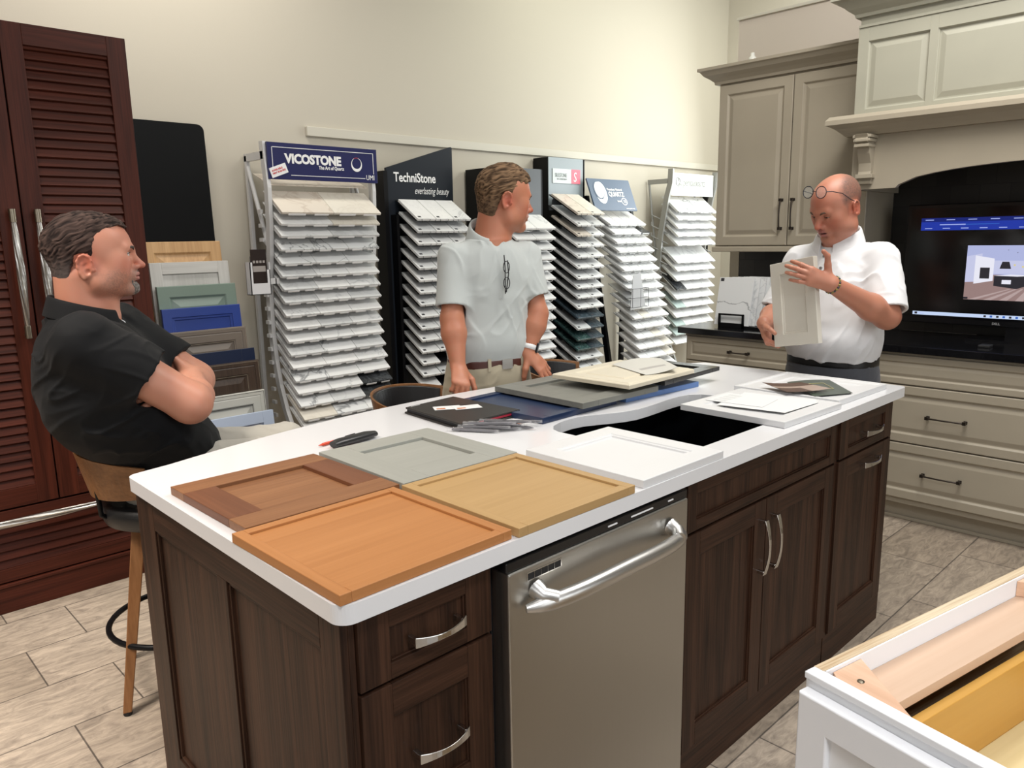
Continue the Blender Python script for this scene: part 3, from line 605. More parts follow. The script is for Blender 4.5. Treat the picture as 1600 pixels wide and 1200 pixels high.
# ------------------------------------------------------------------ kitchen display run
M_pull = mat('dark_bronze_pull', (0.055, 0.045, 0.038), 0.35, 0.8)
M_granite = mat('black_granite', (0.006, 0.006, 0.007), 0.12, noise=0.5, nscale=120)
def Rk(): return Matrix(((0, 1, 0, 0), (-1, 0, 0, 0), (0, 0, 1, 0), (0, 0, 0, 1)))   # local x -> -Y, local -y -> -X
def kpull(parent, p, L, vert=False):
    pts = [(-L/2, 0, 0), (-L/2, -0.022, 0), (-L/2+0.012, -0.028, 0), (0, -0.033, 0), (L/2-0.012, -0.028, 0), (L/2, -0.022, 0), (L/2, 0, 0)]
    if vert: pts = [(c, b, a) for a, b, c in pts]
    mb = MB(); mb.tube(pts, [0.006, 0.006, 0.0045, 0.004, 0.0045, 0.006, 0.006], 8)
    for e in (-L/2, L/2):
        mb.box(*((-0.008, 0.008, -0.003, 0.0, e-0.008, e+0.008) if vert else (e-0.008, e+0.008, -0.003, 0.0, -0.008, 0.008)))
        mb.box(*((-0.008, 0.008, -0.03, -0.02, e-0.008, e+0.008) if vert else (e-0.008, e+0.008, -0.03, -0.02, -0.008, 0.008)))
    return mb.build('handle', M_pull, parent, loc=p, bevel=0.001)
def kitem(name, lab, cat, X, Ytop, z, group=None):
    return thing(name, lab, cat, (X, Ytop, z), -pi/2, group)   # local +x runs along -Y, local +y runs along +X
KD = [(0, 0.003), (0.003, 0), (0.042, 0), (0.046, 0.004), (0.050, 0.010), (0.056, 0.010), (0.075, 0.004), (0.078, 0.0035)]
KD2 = [(0, 0.003), (0.003, 0), (0.030, 0), (0.033, 0.003), (0.036, 0.007), (0.040, 0.007), (0.052, 0.003), (0.055, 0.0025)]
units = [(1.655, 0.910, 'taupe drawer base cabinet at the left end of the kitchen run, behind the white panel'), (0.910, -0.57, 'wide taupe three-drawer base cabinet under the screen'), (-0.57, -1.5, 'taupe drawer base cabinet at the far right end of the kitchen run')]
for (ya, yb, lab) in units:
    w = ya-yb; u = kitem('base_cabinet', lab, 'cabinet', 3.46, ya, 0)
    MB().box(0, w, 0, 0.6, 0.10, 0.875).build('cabinet_body', M_taupe, u)
    mb = MB(); mb.box(0, w, 0.06, 0.08, 0.0, 0.10); mb.box(0, w, 0.045, 0.06, 0, 0.018); mb.build('toe_kick', M_taupe, u, bevel=0.003)
    mb = MB(); mb.box(0, w, -0.012, 0, 0.862, 0.876); mb.box(-0.006, w, -0.004, 0, 0.10, 0.128); mb.build('moulding', M_taupe, u, bevel=0.003)
    for (z0, z1) in ((0.132, 0.418), (0.424, 0.712), (0.718, 0.862)):
        d = rings(w-0.03, z1-z0, KD if z1-z0 > 0.2 else KD2, 0.022).build('drawer', M_taupe, u, bevel=0.0015, loc=(0.015, -0.022, z0))
        if w > 1.0 and z0 > 0.7: continue
        kpull(d, ((w-0.03)/2, 0, (z1-z0)/2), 0.165 if w > 1 else 0.115)
o = MB().box(3.41, 4.058, -1.55, 1.69, 0.878, 0.915).build('worktop', M_granite, bevel=0.003); tag(o, 'black polished granite worktop on the taupe kitchen cabinets', 'worktop')
uc = kitem('upper_cabinet', 'taupe wall cabinet with two raised-panel doors left of the range hood', 'cabinet', 3.71, 1.63, 1.36)
MB().box(0, 0.911, 0, 0.355, 0.03, 1.0).build('cabinet_body', M_taupe, uc)
mb = MB(); mb.box(-0.008, 0.911, -0.03, 0.355, 0.0, 0.032); mb.build('light_rail', M_taupe, uc, bevel=0.006, seg=3)
crp = [(0.0, 0.98), (-0.022, 0.98), (-0.026, 0.995), (-0.045, 1.012), (-0.072, 1.03), (-0.088, 1.052), (-0.10, 1.056), (-0.10, 1.072), (0.02, 1.072), (0.02, 0.98)]
mitred(crp, 0.911, 0.355).build('crown_moulding', M_taupe, uc)
DP = [(0, 0.003), (0.003, 0), (0.052, 0), (0.056, 0.004), (0.061, 0.011), (0.068, 0.011), (0.088, 0.004), (0.091, 0.0035)]
for k, (x0, x1) in enumerate(((0.012, 0.472), (0.477, 0.911))):
    d = rings(x1-x0, 0.93, DP, 0.022).build('door', M_taupe, uc, bevel=0.0015, loc=(x0, -0.022, 0.038))
    kpull(d, ((x1-x0-0.035) if k == 0 else 0.03, 0, 0.175), 0.16, True)
b_ = MB().lathe([(0.020, 0), (0.024, 0.01), (0.022, 0.025), (0.012, 0.034), (0.010, 0.052), (0.0, 0.054)], 16).build('light_fitting', mat('white_plastic', (0.72, 0.72, 0.66), 0.4), loc=(3.70, 1.42, 2.433)); tag(b_, 'tiny white bulb-shaped fitting standing on the wall cabinet cornice', 'fitting')
# range hood
hd = kitem('range_hood', 'large grey-green panelled range hood with mantel shelf and arched apron', 'range hood', 3.47, 0.715, 0)
HW = 1.75
MB().box(0, HW, 0, 0.6, 2.03, 2.52).build('hood_box', M_taupe2, hd, bevel=0.002)
def hp(x0, x1, z0, z1): return rings(x1-x0, z1-z0, [(0, 0), (0.004, 0.004), (0.006, 0.009), (0.012, 0.009), (0.034, 0.002), (0.036, 0.0015)], 0.012).build('panel', M_taupe2, hd, loc=(x0, -0.012, z0))
fr = MB()
for (x0, x1, z0, z1) in ((0, 0.05, 2.03, 2.44), (0.325, 0.36, 2.03, 2.44), (1.06, 1.095, 2.03, 2.44), (1.36, HW, 2.03, 2.44), (0.05, 0.325, 2.03, 2.06), (0.05, 0.325, 2.375, 2.44), (0.36, 1.06, 2.03, 2.06), (0.36, 1.06, 2.375, 2.44), (1.095, 1.36, 2.03, 2.06), (1.095, 1.36, 2.375, 2.44)): fr.box(x0, x1, -0.016, 0, z0, z1)
fr.box(0, HW, -0.022, 0, 2.44, 2.452); fr.build('face_frame', M_taupe2, hd, bevel=0.001)
hp(0.05, 0.325, 2.06, 2.375); hp(0.36, 1.06, 2.06, 2.375); hp(1.095, 1.36, 2.06, 2.375)
cp = [(0.0, 2.49), (-0.02, 2.49), (-0.024, 2.505), (-0.05, 2.525), (-0.085, 2.56), (-0.11, 2.566), (-0.11, 2.59), (0.02, 2.59), (0.02, 2.49)]
mitred(cp, HW, 0.6).build('crown_moulding', M_taupe2, hd)
sp_ = [(0.02, 1.935), (-0.03, 1.935), (-0.045, 1.95), (-0.07, 1.972), (-0.092, 1.985), (-0.105, 1.99), (-0.105, 2.012), (-0.09, 2.03), (0.02, 2.03)]
mitred(sp_, HW, 0.24).build('mantel_shelf', M_taupe, hd)
ap = [(0.0, 1.935), (0.0, 1.675), (0.215, 1.675)]; cxa = HW/2-0.02
for k in range(17):
    t = k/16; x = 0.23+(HW-0.50)*t; ap.append((x, 1.690+0.075*(1-(2*t-1)**2)**0.6))
ap += [(HW-0.25, 1.675), (HW, 1.675), (HW, 1.935)]
MB().prism(ap[::-1], 0.0, 0.03, lambda a, b, h: (a, h, b)).build('arched_apron', M_taupe, hd, bevel=0.001)
mb = MB(); mb.box(0, 0.02, 0.03, 0.59, 1.675, 1.935); mb.box(HW-0.02, HW, 0.03, 0.59, 1.675, 1.935); mb.build('side_panel', M_taupe, hd)
for x in (0.035, HW-0.115):
    mb = MB(); cp2 = [(0, 1.70), (-0.022, 1.70), (-0.026, 1.712), (-0.02, 1.722), (-0.03, 1.728), (-0.036, 1.745), (-0.03, 1.76), (-0.032, 1.80), (-0.055, 1.845), (-0.06, 1.87), (-0.085, 1.875), (-0.085, 1.888), (-0.075, 1.893), (-0.095, 1.90), (-0.095, 1.912), (-0.088, 1.918), (-0.10, 1.935), (0, 1.935)]
    mb.prism(cp2, x+0.01, x+0.07, lambda a, b, h: (h, a, b))
    for zz, ww in ((1.875, 0.005), (1.90, 0.009), (1.918, 0.013)): mb.box(x+0.01-ww, x+0.07+ww, -0.09, 0, zz, zz+0.014)
    mb.box(x, x+0.08, -0.04, 0, 1.728, 1.748); mb.build('corbel', M_taupe, hd, bevel=0.0015)

# screen on the worktop
M_scr = mat('black_screen_glass', (0.002, 0.002, 0.003), 0.12)
tv = kitem('monitor', 'large black flat screen standing on the granite worktop under the hood', 'monitor', 3.86, 0.565, 0.915)
TW = 1.12
mb = MB().box(0, TW, 0, 0.03, 0.07, 0.685); mb.build('bezel', mat('glossy_black_plastic', (0.004, 0.004, 0.005), 0.2), tv, bevel=0.004)
MB().box(0.02, TW-0.02, -0.001, 0.001, 0.10, 0.665).build('screen', M_scr, tv)
mb = MB(); mb.box(0.35, 0.77, -0.09, 0.12, 0, 0.012); mb.box(0.50, 0.62, 0.01, 0.05, 0.01, 0.1); mb.build('stand', mat('glossy_black_plastic', (0.004, 0.004, 0.005), 0.2), tv)
def em(n, c, s=1.0): return mat(n, (0, 0, 0), 0.5, emit=c, estr=s)
E_ = {'bar': em('lit_browser_bar', (0.012, 0.035, 0.35)), 'bar2': em('lit_tab_strip', (0.006, 0.015, 0.16)), 'task': em('lit_task_bar', (0.55, 0.66, 0.88)), 'ceil': em('lit_picture_ceiling', (0.42, 0.46, 0.72)), 'wall': em('lit_picture_wall', (0.55, 0.57, 0.78)),
      'fl': em('lit_picture_floor', (0.30, 0.20, 0.19)), 'fl2': em('lit_picture_floor_plank', (0.45, 0.34, 0.33)), 'dk': em('lit_picture_dark', (0.02, 0.018, 0.025)), 'wt': em('lit_picture_white', (0.8, 0.8, 0.9)), 'ic': em('lit_icon', (0.03, 0.12, 0.5)), 'yl': em('lit_picture_lamp', (0.7, 0.6, 0.25)), 'tx': em('lit_text', (0.35, 0.42, 0.8))}
keys = list(E_); mats = [E_[k] for k in keys]; K = {k: i for i, k in enumerate(keys)}
sc = MB()
def q4(pts, k, dy=0.0): sc.add([(a, -0.0015-dy, b) for a, b in pts], [(0, 1, 2, 3)], K[k])
def r4(x0, x1, z0, z1, k, dy=0.0): q4([(x0, z0), (x1, z0), (x1, z1), (x0, z1)], k, dy)
XO = 0.07
r4(XO, 1.05, 0.595, 0.615, 'bar2'); r4(XO, 1.05, 0.552, 0.595, 'bar'); 
for k in range(9): r4(XO+0.02+0.1*k, XO+0.06+0.1*k, 0.603, 0.607, 'tx', .0005)
r4(XO+0.09, XO+0.21, 0.578, 0.583, 'tx', .0005); r4(XO+0.21, XO+0.36, 0.579, 0.582, 'ic', .0005)
for k in range(11): r4(XO+0.02+0.085*k, XO+0.055+0.085*k, 0.560, 0.564, 'tx', .0005)
r4(XO-0.008, 1.05, 0.112, 0.130, 'task')
for k in range(13): r4(0.40+0.028*k, 0.411+0.028*k, 0.116, 0.126, 'ic' if k % 2 else 'dk', .0005)
r4(0.072, 0.085, 0.116, 0.127, 'dk', .0005); r4(0.09, 0.12, 0.119, 0.121, 'tx', .0005)
X0, X1, Z0, Z1 = 0.30, 0.80, 0.203, 0.475
r4(X0, X1, 0.33, Z1, 'ceil', .0005); r4(X0, X1, Z0, 0.33, 'fl', .0005)
q4([(X0, 0.29), (X0+0.07, 0.295), (X0+0.07, 0.435), (X0, 0.42)], 'wall', .001)
q4([(X0+0.04, 0.283), (X0+0.125, 0.30), (X0+0.125, 0.41), (X0+0.04, 0.425)], 'wt', .0015)
r4(X0+0.065, X0+0.108, 0.31, 0.365, 'dk', .002); r4(X0+0.125, X0+0.33, 0.335, 0.40, 'wall', .001); r4(X0+0.27, X1, 0.32, 0.375, 'wall', .0015)
q4([(X0+0.15, 0.36), (X0+0.20, 0.36), (X0+0.19, 0.395), (X0+0.16, 0.395)], 'dk', .002)
q4([(X0+0.13, 0.275), (X0+0.23, 0.262), (X0+0.23, 0.325), (X0+0.13, 0.325)], 'dk', .002); q4([(X0+0.23, 0.262), (X0+0.33, 0.30), (X0+0.33, 0.33), (X0+0.23, 0.325)], 'dk', .002)
q4([(X0+0.13, 0.325), (X0+0.23, 0.323), (X0+0.33, 0.33), (X0+0.20, 0.333)], 'wt', .0022); r4(X0+0.165, X0+0.205, 0.285, 0.305, 'wt', .0025)
for k in range(4): r4(X0+0.21+0.035*k, X0+0.218+0.035*k, 0.375-0.008*k, 0.383-0.008*k, 'yl', .002); r4(X0+0.18+0.04*k, X0+0.183+0.04*k, 0.45-0.012*k, 0.453-0.012*k, 'dk', .002)
for k in range(7): q4([(X0+0.02+0.07*k, Z0), (X0+0.055+0.07*k, Z0), (X0+0.21+0.025*k, 0.262), (X0+0.20+0.025*k, 0.262)], 'fl2', .0008)
q4([(X0, 0.245), (X0+0.045, 0.255), (X0, 0.275)], 'dk', .001) if False else None
r4(X0, X0+0.02, 0.205, 0.215, 'dk', .0025)
so = sc.build('screen_picture', mats, tv)
text_mesh('DELL', 0.016, mat('grey_bezel_print', (0.3, 0.3, 0.3), 0.4), tv, (0.44, -0.001, 0.080), (1, 0, 0), (0, 0, 1), bold=0.0004)
o = MB().box(3.56, 3.62, 0.05, 0.10, 0.915, 0.927).build('sensor_puck', mat('dark_plastic', (0.02, 0.02, 0.02), 0.3), bevel=0.003); tag(o, 'small dark plastic puck on the granite worktop in front of the screen', 'puck')

# slabs in a black holder on the worktop
hl = kitem('slab_holder', 'black holder on the granite worktop carrying leaning stone slabs', 'sample holder', 3.55, 1.49, 0.915)
mb = MB(); mb.box(-0.0, 0.30, 0.0, 0.26, 0, 0.015); mb.box(0.0, 0.012, -0.012, 0.0, 0, 0.085); mb.box(0.155, 0.167, -0.012, 0.0, 0, 0.085); mb.box(0, 0.167, -0.012, 0.0, 0.075, 0.085); mb.box(0, 0.167, -0.012, 0.0, 0.0, 0.03)
mb.box(0.30, 0.31, 0.03, 0.24, 0, 0.2); mb.build('frame', M_blk, hl, bevel=0.001)
for k in range(6):
    mbk = MB().box(0, 0.225, 0, 0.012, 0, 0.285)
    q = 0 if k else 3
    o = mbk.build('stone_slab', M_q[0] if k else M_q[3], bevel=0.001, loc=(3.552+0.030*k, 1.525-0.022*k, 0.931), rot=(radians(-11), 0, -pi/2))
    tag(o, ['marble-look slab with bold grey vein, frontmost in the black holder', 'white slab second in the black holder on the granite worktop', 'white slab third in the black holder on the granite worktop', 'white slab fourth in the black holder on the granite worktop', 'white slab fifth in the black holder on the granite worktop', 'white slab rearmost in the black holder on the granite worktop'][k], 'stone slab', 'slabs in the black holder')
    if k == 0: MB().box(0.008, 0.03, -0.001, 0, 0.262, 0.280).build('sample_label', M_dlabel, o)
o = MB().tube([(4.30, 2.0, 1.36), (4.42, 1.98, 0.3)], 0.012, 8).build('sign_pole', M_gs)
bpy.data.objects.remove(o)
# ------------------------------------------------------------------ island
OK_ = dict(c1=(0.009, 0.0042, 0.0026), c2=(0.066, 0.030, 0.017), rough=0.45, contrast=0.95, fine=1.3, bump=0.3, spec=0.18)
M_oz = wood('dark_oak_vertical', axis='z', **OK_); M_ox = wood('dark_oak_rail', axis='x', **OK_)
M_oak = [M_oz, M_ox, M_oz]
M_chrome = mat('polished_nickel', (0.62, 0.61, 0.59), 0.14, 1.0)
M_quartz = mat('white_quartz_worktop', (0.72, 0.72, 0.73), 0.13)
M_steel = steel_mat()
def bow_pull(parent, p, L, vert=False):
    n = 13; vs = []; H = 0.0085
    for i in range(n):
        t = i/(n-1); a = (t-0.5)*L; y = -0.034+0.012*(2*t-1)**2*-1.0 if False else -0.022-0.014*(1-(2*t-1)**2)
        hh = H*(0.62+0.55*abs(2*t-1)**1.6)
        for (dy, dh) in ((0.0, -hh), (-0.0035, -hh), (-0.0035, hh), (0.0, hh)): vs.append((a, y+dy, dh) if not vert else (dh, y+dy, a))
    fs = [(i*4+k, i*4+(k+1) % 4, i*4+4+(k+1) % 4, i*4+4+k) for i in range(n-1) for k in range(4)]+[(3, 2, 1, 0), tuple(n*4-4+k for k in range(4))]
    mb = MB(); mb.add(vs, fs)
    for e in (-L/2+0.006, L/2-0.006):
        mb.box(*((e-0.005, e+0.005, -0.024, 0, -0.006, 0.006) if not vert else (-0.006, 0.006, -0.024, 0, e-0.005, e+0.005)))
    return mb.build('handle', M_chrome, parent, loc=p, bevel=0.0012)
def oak_front(u, x0, x1, z0, z1, fr, name='drawer', frb=None):
    return shaker(x1-x0, z1-z0, 0.02, fr, frb, 0.009, 0.004).build(name, M_oak, u, bevel=0.0012, loc=(x0, -0.02, z0))
YB = 0.975
def cab(name, lab, x0, x1, hollow=False):
    u = thing(name, lab, 'cabinet', (x0, 0.05, 0)); w = x1-x0
    if hollow:
        b = MB(); b.box(0, 0.016, 0, YB-0.05, 0, 0.8795); b.box(w-0.016, w, 0, YB-0.05, 0, 0.8795); b.box(0.016, w-0.016, YB-0.066, YB-0.05, 0, 0.8795); b.box(0.016, w-0.016, 0, YB-0.066, 0.10, 0.116); b.box(0.016, w-0.016, 0, 0.012, 0, 0.8795); b.build('cabinet_body', M_oz, u)
    else: MB().box(0, w, 0.0, YB-0.05, 0.0, 0.8795).build('cabinet_body', M_oz, u)
    MB().box(0, w, -0.012, 0.0, 0.0, 0.112).build('toe_board', M_ox, u, bevel=0.001)
    MB().box(0, w, -0.010, 0.0, 0.864, 0.8795).build('top_rail', M_ox, u)
    return u, w
# left cabinet with the panelled end
u, w = cab('base_cabinet', 'dark oak base cabinet at the near left end of the island, with panelled side', 0.034, 0.352)
mb = MB()
mb.box(-0.0, 0.012, -0.012, 0.0, 0.112, 0.865, 0)
mb.build('corner_stile', M_oz, u, bevel=0.001)
ep = MB(); D = YB-0.05
def eb(y0, y1, z0, z1, mi, x0=-0.014, x1=0.0): ep.box(x0, x1, y0-0.05, y1-0.05, z0, z1, mi)
eb(0.038, 0.105, 0, 0.8795, 0); eb(0.472, 0.516, 0.19, 0.80, 0); eb(0.865, YB, 0, 0.8795, 0); eb(0.105, 0.865, 0.80, 0.8795, 1); eb(0.105, 0.865, 0, 0.19, 1)
eb(0.105, 0.865, 0.185, 0.805, 0, -0.003, 0.0)
for (a, b) in ((0.105, 0.472), (0.516, 0.865)):
    eb(a, a+0.008, 0.19, 0.80, 0, -0.010, 0); eb(b-0.008, b, 0.19, 0.80, 0, -0.010, 0); eb(a, b, 0.19, 0.198, 1, -0.010, 0); eb(a, b, 0.792, 0.80, 1, -0.010, 0)
ep.build('end_panel', [M_oz, wood('dark_oak_side_rail', axis='y', **OK_)], u, bevel=0.0012)
for (z0, z1) in ((0.735, 0.862), (0.425, 0.727), (0.118, 0.417)):
    d = oak_front(u, 0.013, w-0.012, z0, z1, 0.062, frb=0.03 if z0 > 0.7 else 0.062)
    bow_pull(d, ((w-0.025)/2+0.01, 0.004, (z1-z0)/2-0.004), 0.115)
# dishwasher
dw = thing('dishwasher', 'stainless steel dishwasher built into the island, with thick curved handle', 'dishwasher', (0.356, 0.05, 0))
MB().box(0, 0.60, 0.0, 0.57, 0.0, 0.8795).build('tub', M_black, dw)
MB().box(0.0, 0.60, -0.046, 0.0, 0.852, 0.872).build('control_strip', mat('gloss_black_control', (0.006, 0.006, 0.007), 0.15), dw, bevel=0.002)
mb = MB(); mb.box(0.002, 0.598, -0.05, -0.0, 0.115, 0.851); dd = mb.build('door', M_steel, dw, bevel=0.004, seg=3)
MB().box(0.01, 0.59, -0.01, 0.0, 0.0, 0.112).build('kick_plate', M_black, dw)
mb = MB()
mb.box(0.050, 0.148, -0.0512, -0.05, 0.822, 0.840); vb = mb.build('vent', M_chrome, dd)
mb = MB()
for k in range(5): mb.box(0.0525+0.0188*k, 0.0695+0.0188*k, -0.0518, -0.0512, 0.8245, 0.8375)
mb.build('vent_slot', M_black, vb)
pts = []; rr = []
for i in range(23):
    t = i/22; e = abs(2*t-1)
    pts.append((0.035+0.53*t, -0.056-0.040*(1-e**3.2)-0.006, 0.787-0.012*e**2)); rr.append(0.0165 if e < 0.8 else 0.0165*(1-0.55*((e-0.8)/0.2)**2))
hm = MB(); hm.tube(pts, rr, 18, flat=(1.05, 0.95))
for x in (0.075, 0.525): hm.tube([(x, -0.05, 0.800), (x, -0.072, 0.793), (x+(0.02 if x < 0.3 else -0.02), -0.09, 0.788)], [0.021, 0.016, 0.014], 14)
hm.build('handle', steel_mat('satin_steel_handle', 0, (0.66, 0.65, 0.63), 0.34), dd)
mb = MB()
for k, (a, b) in enumerate(((0.30, 0.33), (0.38, 0.46), (0.52, 0.54))): mb.box(a, b, -0.0475, -0.046, 0.860, 0.863)
mb.build('control_mark', M_label, dw)
# sink base
u, w = cab('base_cabinet', 'dark oak sink base cabinet with two doors in the middle of the island front', 0.960, 1.855, True)
MB().box(0, 0.038, -0.012, 0, 0.112, 0.865).build('corner_stile', M_oz, u)
oak_front(u, 0.040, w-0.008, 0.735, 0.862, 0.04, 'false_front', frb=0.028)
d = oak_front(u, 0.040, 0.443, 0.118, 0.727, 0.062, 'door'); bow_pull(d, (0.403-0.032, 0.004, 0.475), 0.165, True)
d = oak_front(u, 0.447, w-0.008, 0.118, 0.727, 0.062, 'door'); bow_pull(d, (0.032, 0.004, 0.475), 0.165, True)
u, w = cab('base_cabinet', 'dark oak cabinet with drawer over tall pull-out front at the right end of the island', 1.862, 2.342)
d = oak_front(u, 0.02, w-0.02, 0.735, 0.862, 0.065, frb=0.028); bow_pull(d, ((w-0.04)/2+0.02, 0.004, 0.06), 0.14)
d = oak_front(u, 0.02, w-0.02, 0.118, 0.727, 0.065, 'pull_out_front'); bow_pull(d, ((w-0.04)/2+0.02, 0.004, 0.565), 0.14)
MB().box(0, 0.018, -0.012, 0, 0.112, 0.865).build('corner_stile', M_oz, u); MB().box(w-0.018, w, -0.012, 0, 0.112, 0.865).build('corner_stile', M_oz, u)

# worktop outline with the bowed seating edge and the sink cut-out
def arc_pts():
    P = []
    def corner(cx, cy, r, a0, a1, n=8):
        for k in range(n+1): a = radians(a0+(a1-a0)*k/n); P.append((cx+r*cos(a), cy+r*sin(a)))
    LX = 2.362
    corner(0.03, 0.03, 0.03, 180, 270); corner(LX-0.025, 0.025, 0.025, 270, 360)
    f = lambda x: 0.962-0.0445*x+0.94*(x/LX)*(1-x/LX)
    corner(LX-0.03, f(LX)-0.03, 0.03, 0, 70)
    for k in range(1, 30): x = LX-0.03-(LX-0.07)*k/30; P.append((x, f(x)))
    corner(0.035, f(0.035)-0.02, 0.03, 110, 180)
    return P
OUT = arc_pts()
HOLE = [(1.03, 0.11), (1.04, 0.098), (1.76, 0.098), (1.77, 0.11), (1.77, 0.43), (1.755, 0.475), (1.72, 0.503), (1.67, 0.512), (1.60, 0.510), (1.536, 0.503), (1.47, 0.498), (1.413, 0.497), (1.36, 0.508), (1.31, 0.528), (1.27, 0.548), (1.229, 0.565), (1.18, 0.572), (1.121, 0.566), (1.07, 0.548), (1.04, 0.52), (1.03, 0.49)]
import bmesh
def plate_with_hole(outer, hole, z0, z1):
    bm = bmesh.new()
    vo = [bm.verts.new((x, y, z1)) for x, y in outer]; vh = [bm.verts.new((x, y, z1)) for x, y in hole]
    eo = [bm.edges.new((vo[i], vo[(i+1) % len(vo)])) for i in range(len(vo))]; eh = [bm.edges.new((vh[i], vh[(i+1) % len(vh)])) for i in range(len(vh))]
    bmesh.ops.triangle_fill(bm, use_beauty=True, edges=eo+eh)
    # drop faces inside the hole
    def inside(p):
        c = False; n = len(hole)
        for i in range(n):
            x1, y1 = hole[i]; x2, y2 = hole[(i+1) % n]
            if (y1 > p.y) != (y2 > p.y) and p.x < (x2-x1)*(p.y-y1)/(y2-y1)+x1: c = not c
        return c
    bad = [f for f in bm.faces if inside(f.calc_center_median())]; bmesh.ops.delete(bm, geom=bad, context='FACES')
    for f in bm.faces:
        if f.normal.z < 0: f.normal_flip()
    r = bmesh.ops.extrude_face_region(bm, geom=list(bm.faces))
    for v in [g for g in r['geom'] if isinstance(g, bmesh.types.BMVert)]: v.co.z = z0
    bmesh.ops.recalc_face_normals(bm, faces=list(bm.faces))
    me = bpy.data.meshes.new('worktop'); bm.to_mesh(me); bm.free(); return me
me = plate_with_hole(OUT, HOLE, 0.8805, 0.915); me.materials.append(M_quartz)
o = bpy.data.objects.new('worktop', me); COL.objects.link(o); md = o.modifiers.new('bevel', 'BEVEL'); md.width = 0.004; md.segments = 3; md.limit_method = 'ANGLE'; md.angle_limit = radians(60)
tag(o, 'white quartz worktop of the island with bowed seating edge and wavy sink cut-out', 'worktop')
# black sink bowl hanging under the cut-out
mb = MB(); X0, X1, Y0, Y1 = 1.005, 1.795, 0.075, 0.60
t_ = 0.008; zb = 0.68; zt = 0.880
mb.box(X0, X1, Y0, Y0+t_, zb, zt); mb.box(X0, X1, Y1-t_, Y1, zb, zt); mb.box(X0, X0+t_, Y0, Y1, zb, zt); mb.box(X1-t_, X1, Y0, Y1, zb, zt); mb.box(X0, X1, Y0, Y1, zb-t_, zb)
sk_ = mb.build('sink', mat('black_composite_sink', (0.004, 0.005, 0.006), 0.25)); tag(sk_, 'black undermount sink bowl in the island under the wavy cut-out', 'sink')
MB().lathe([(0.055, 0), (0.055, 0.004), (0.04, 0.003), (0.035, -0.002), (0.001, -0.002)], 24).build('drain', mat('dark_steel_drain', (0.08, 0.08, 0.085), 0.3, 1.0), sk_, loc=(1.42, 0.33, zb))

# ------------------------------------------------------------------ door samples lying on the island
GS = 'door samples lying on the island'
def flat(mb, mats, x, y, z, ang, lab, bevel=0.0012):
    tk = max(v[1] for v in mb.V); o = mb.build('door_sample', mats, bevel=bevel, loc=(x, y, z+tk), rot=(radians(-90), 0, 0)); o.rotation_euler = (radians(-90), 0, radians(ang)); tag(o, lab, 'door sample', GS); return o
# local z runs across the table (world y); stiles carry grain along z
def FW(n, c1, c2, **k): return [wood(n+'_across', c1, c2, 'z', **k), wood(n+'_along', c1, c2, 'x', **k), wood(n+'_panel', c1, c2, 'x', **k)]
ZT = 0.9155
flat(shaker(0.372, 0.372, 0.019, 0.022, 0.022, 0.005), FW('honey_maple', (0.35, 0.140, 0.042), (0.49, 0.220, 0.078), rough=0.42, fine=0.7, contrast=0.55), 0.004, 0.004, ZT+0.019*0, 0.6, 'honey orange wood door sample with narrow frame, at the near corner of the island')
# the slab is laid with its back on the table: lift by its thickness
flat(shaker(0.362, 0.368, 0.019, 0.072, 0.072, 0.008, swap=True), [wood('cinnamon_rail', (0.12, 0.042, 0.019), (0.19, 0.074, 0.034), 'z', rough=0.42, fine=0.7), wood('cinnamon_stile', (0.18, 0.075, 0.031), (0.28, 0.130, 0.057), 'x', rough=0.42, fine=0.7), wood('cinnamon_panel', (0.18, 0.075, 0.031), (0.28, 0.130, 0.057), 'x', rough=0.42, fine=0.7)], 0.030, 0.382, ZT, 0.5, 'cinnamon brown door sample with wide frame, behind the honey orange one')
flat(shaker(0.352, 0.374, 0.019, 0.075, 0.075, 0.008), FW('grey_stained_wood', (0.28, 0.285, 0.255), (0.35, 0.35, 0.315), rough=0.5, fine=0.6, contrast=0.5), 0.400, 0.381, ZT, -0.6, 'grey stained door sample with wide frame, between the pens and the tan sample')
flat(shaker(0.355, 0.374, 0.019, 0.024, 0.024, 0.005), FW('tan_maple', (0.38, 0.235, 0.095), (0.48, 0.31, 0.14), rough=0.42, fine=0.7, contrast=0.55), 0.388, 0.001, ZT, -0.3, 'tan maple door sample with narrow frame at the front edge above the dishwasher')
flat(rings(0.332, 0.372, [(0, 0.001), (0.001, 0), (0.055, 0), (0.057, 0.003), (0.064, 0.003), (0.066, 0.007), (0.068, 0.008)], 0.019), P3(M_white), 0.780, 0.004, ZT, -0.3, 'white door sample lying left of the sink, beside the tan one')
flat(rings(0.36, 0.36, [(0, 0.001), (0.001, 0), (0.05, 0), (0.052, 0.004), (0.06, 0.006), (0.064, 0.007)], 0.019), P3(M_white), 1.490, 0.030, ZT+0.0002, -1.6, 'white door sample lying over the right part of the sink')
flat(rings(0.385, 0.38, [(0, 0.001), (0.001, 0), (0.012, 0), (0.016, 0.004), (0.06, 0.004), (0.064, 0.007), (0.07, 0.008)], 0.019), P3(M_white), 1.880, 0.042, ZT+0.0002, -0.8, 'white door sample under the green brochure at the right end of the island')
M_nv = mat('deep_navy_lacquer', (0.016, 0.030, 0.075), 0.28); M_gy = wood('mid_grey_stain', (0.17, 0.17, 0.15), (0.215, 0.215, 0.19), 'x', rough=0.5, fine=0.6)
flat(shaker(0.37, 0.40, 0.019, 0.030, 0.030, 0.005), P3(M_nv), 1.062, 0.583, ZT, 2.0, 'deep navy door sample lying between the black portfolio and the stacked grey one').rotation_euler = (radians(-90), 0, radians(2.0))
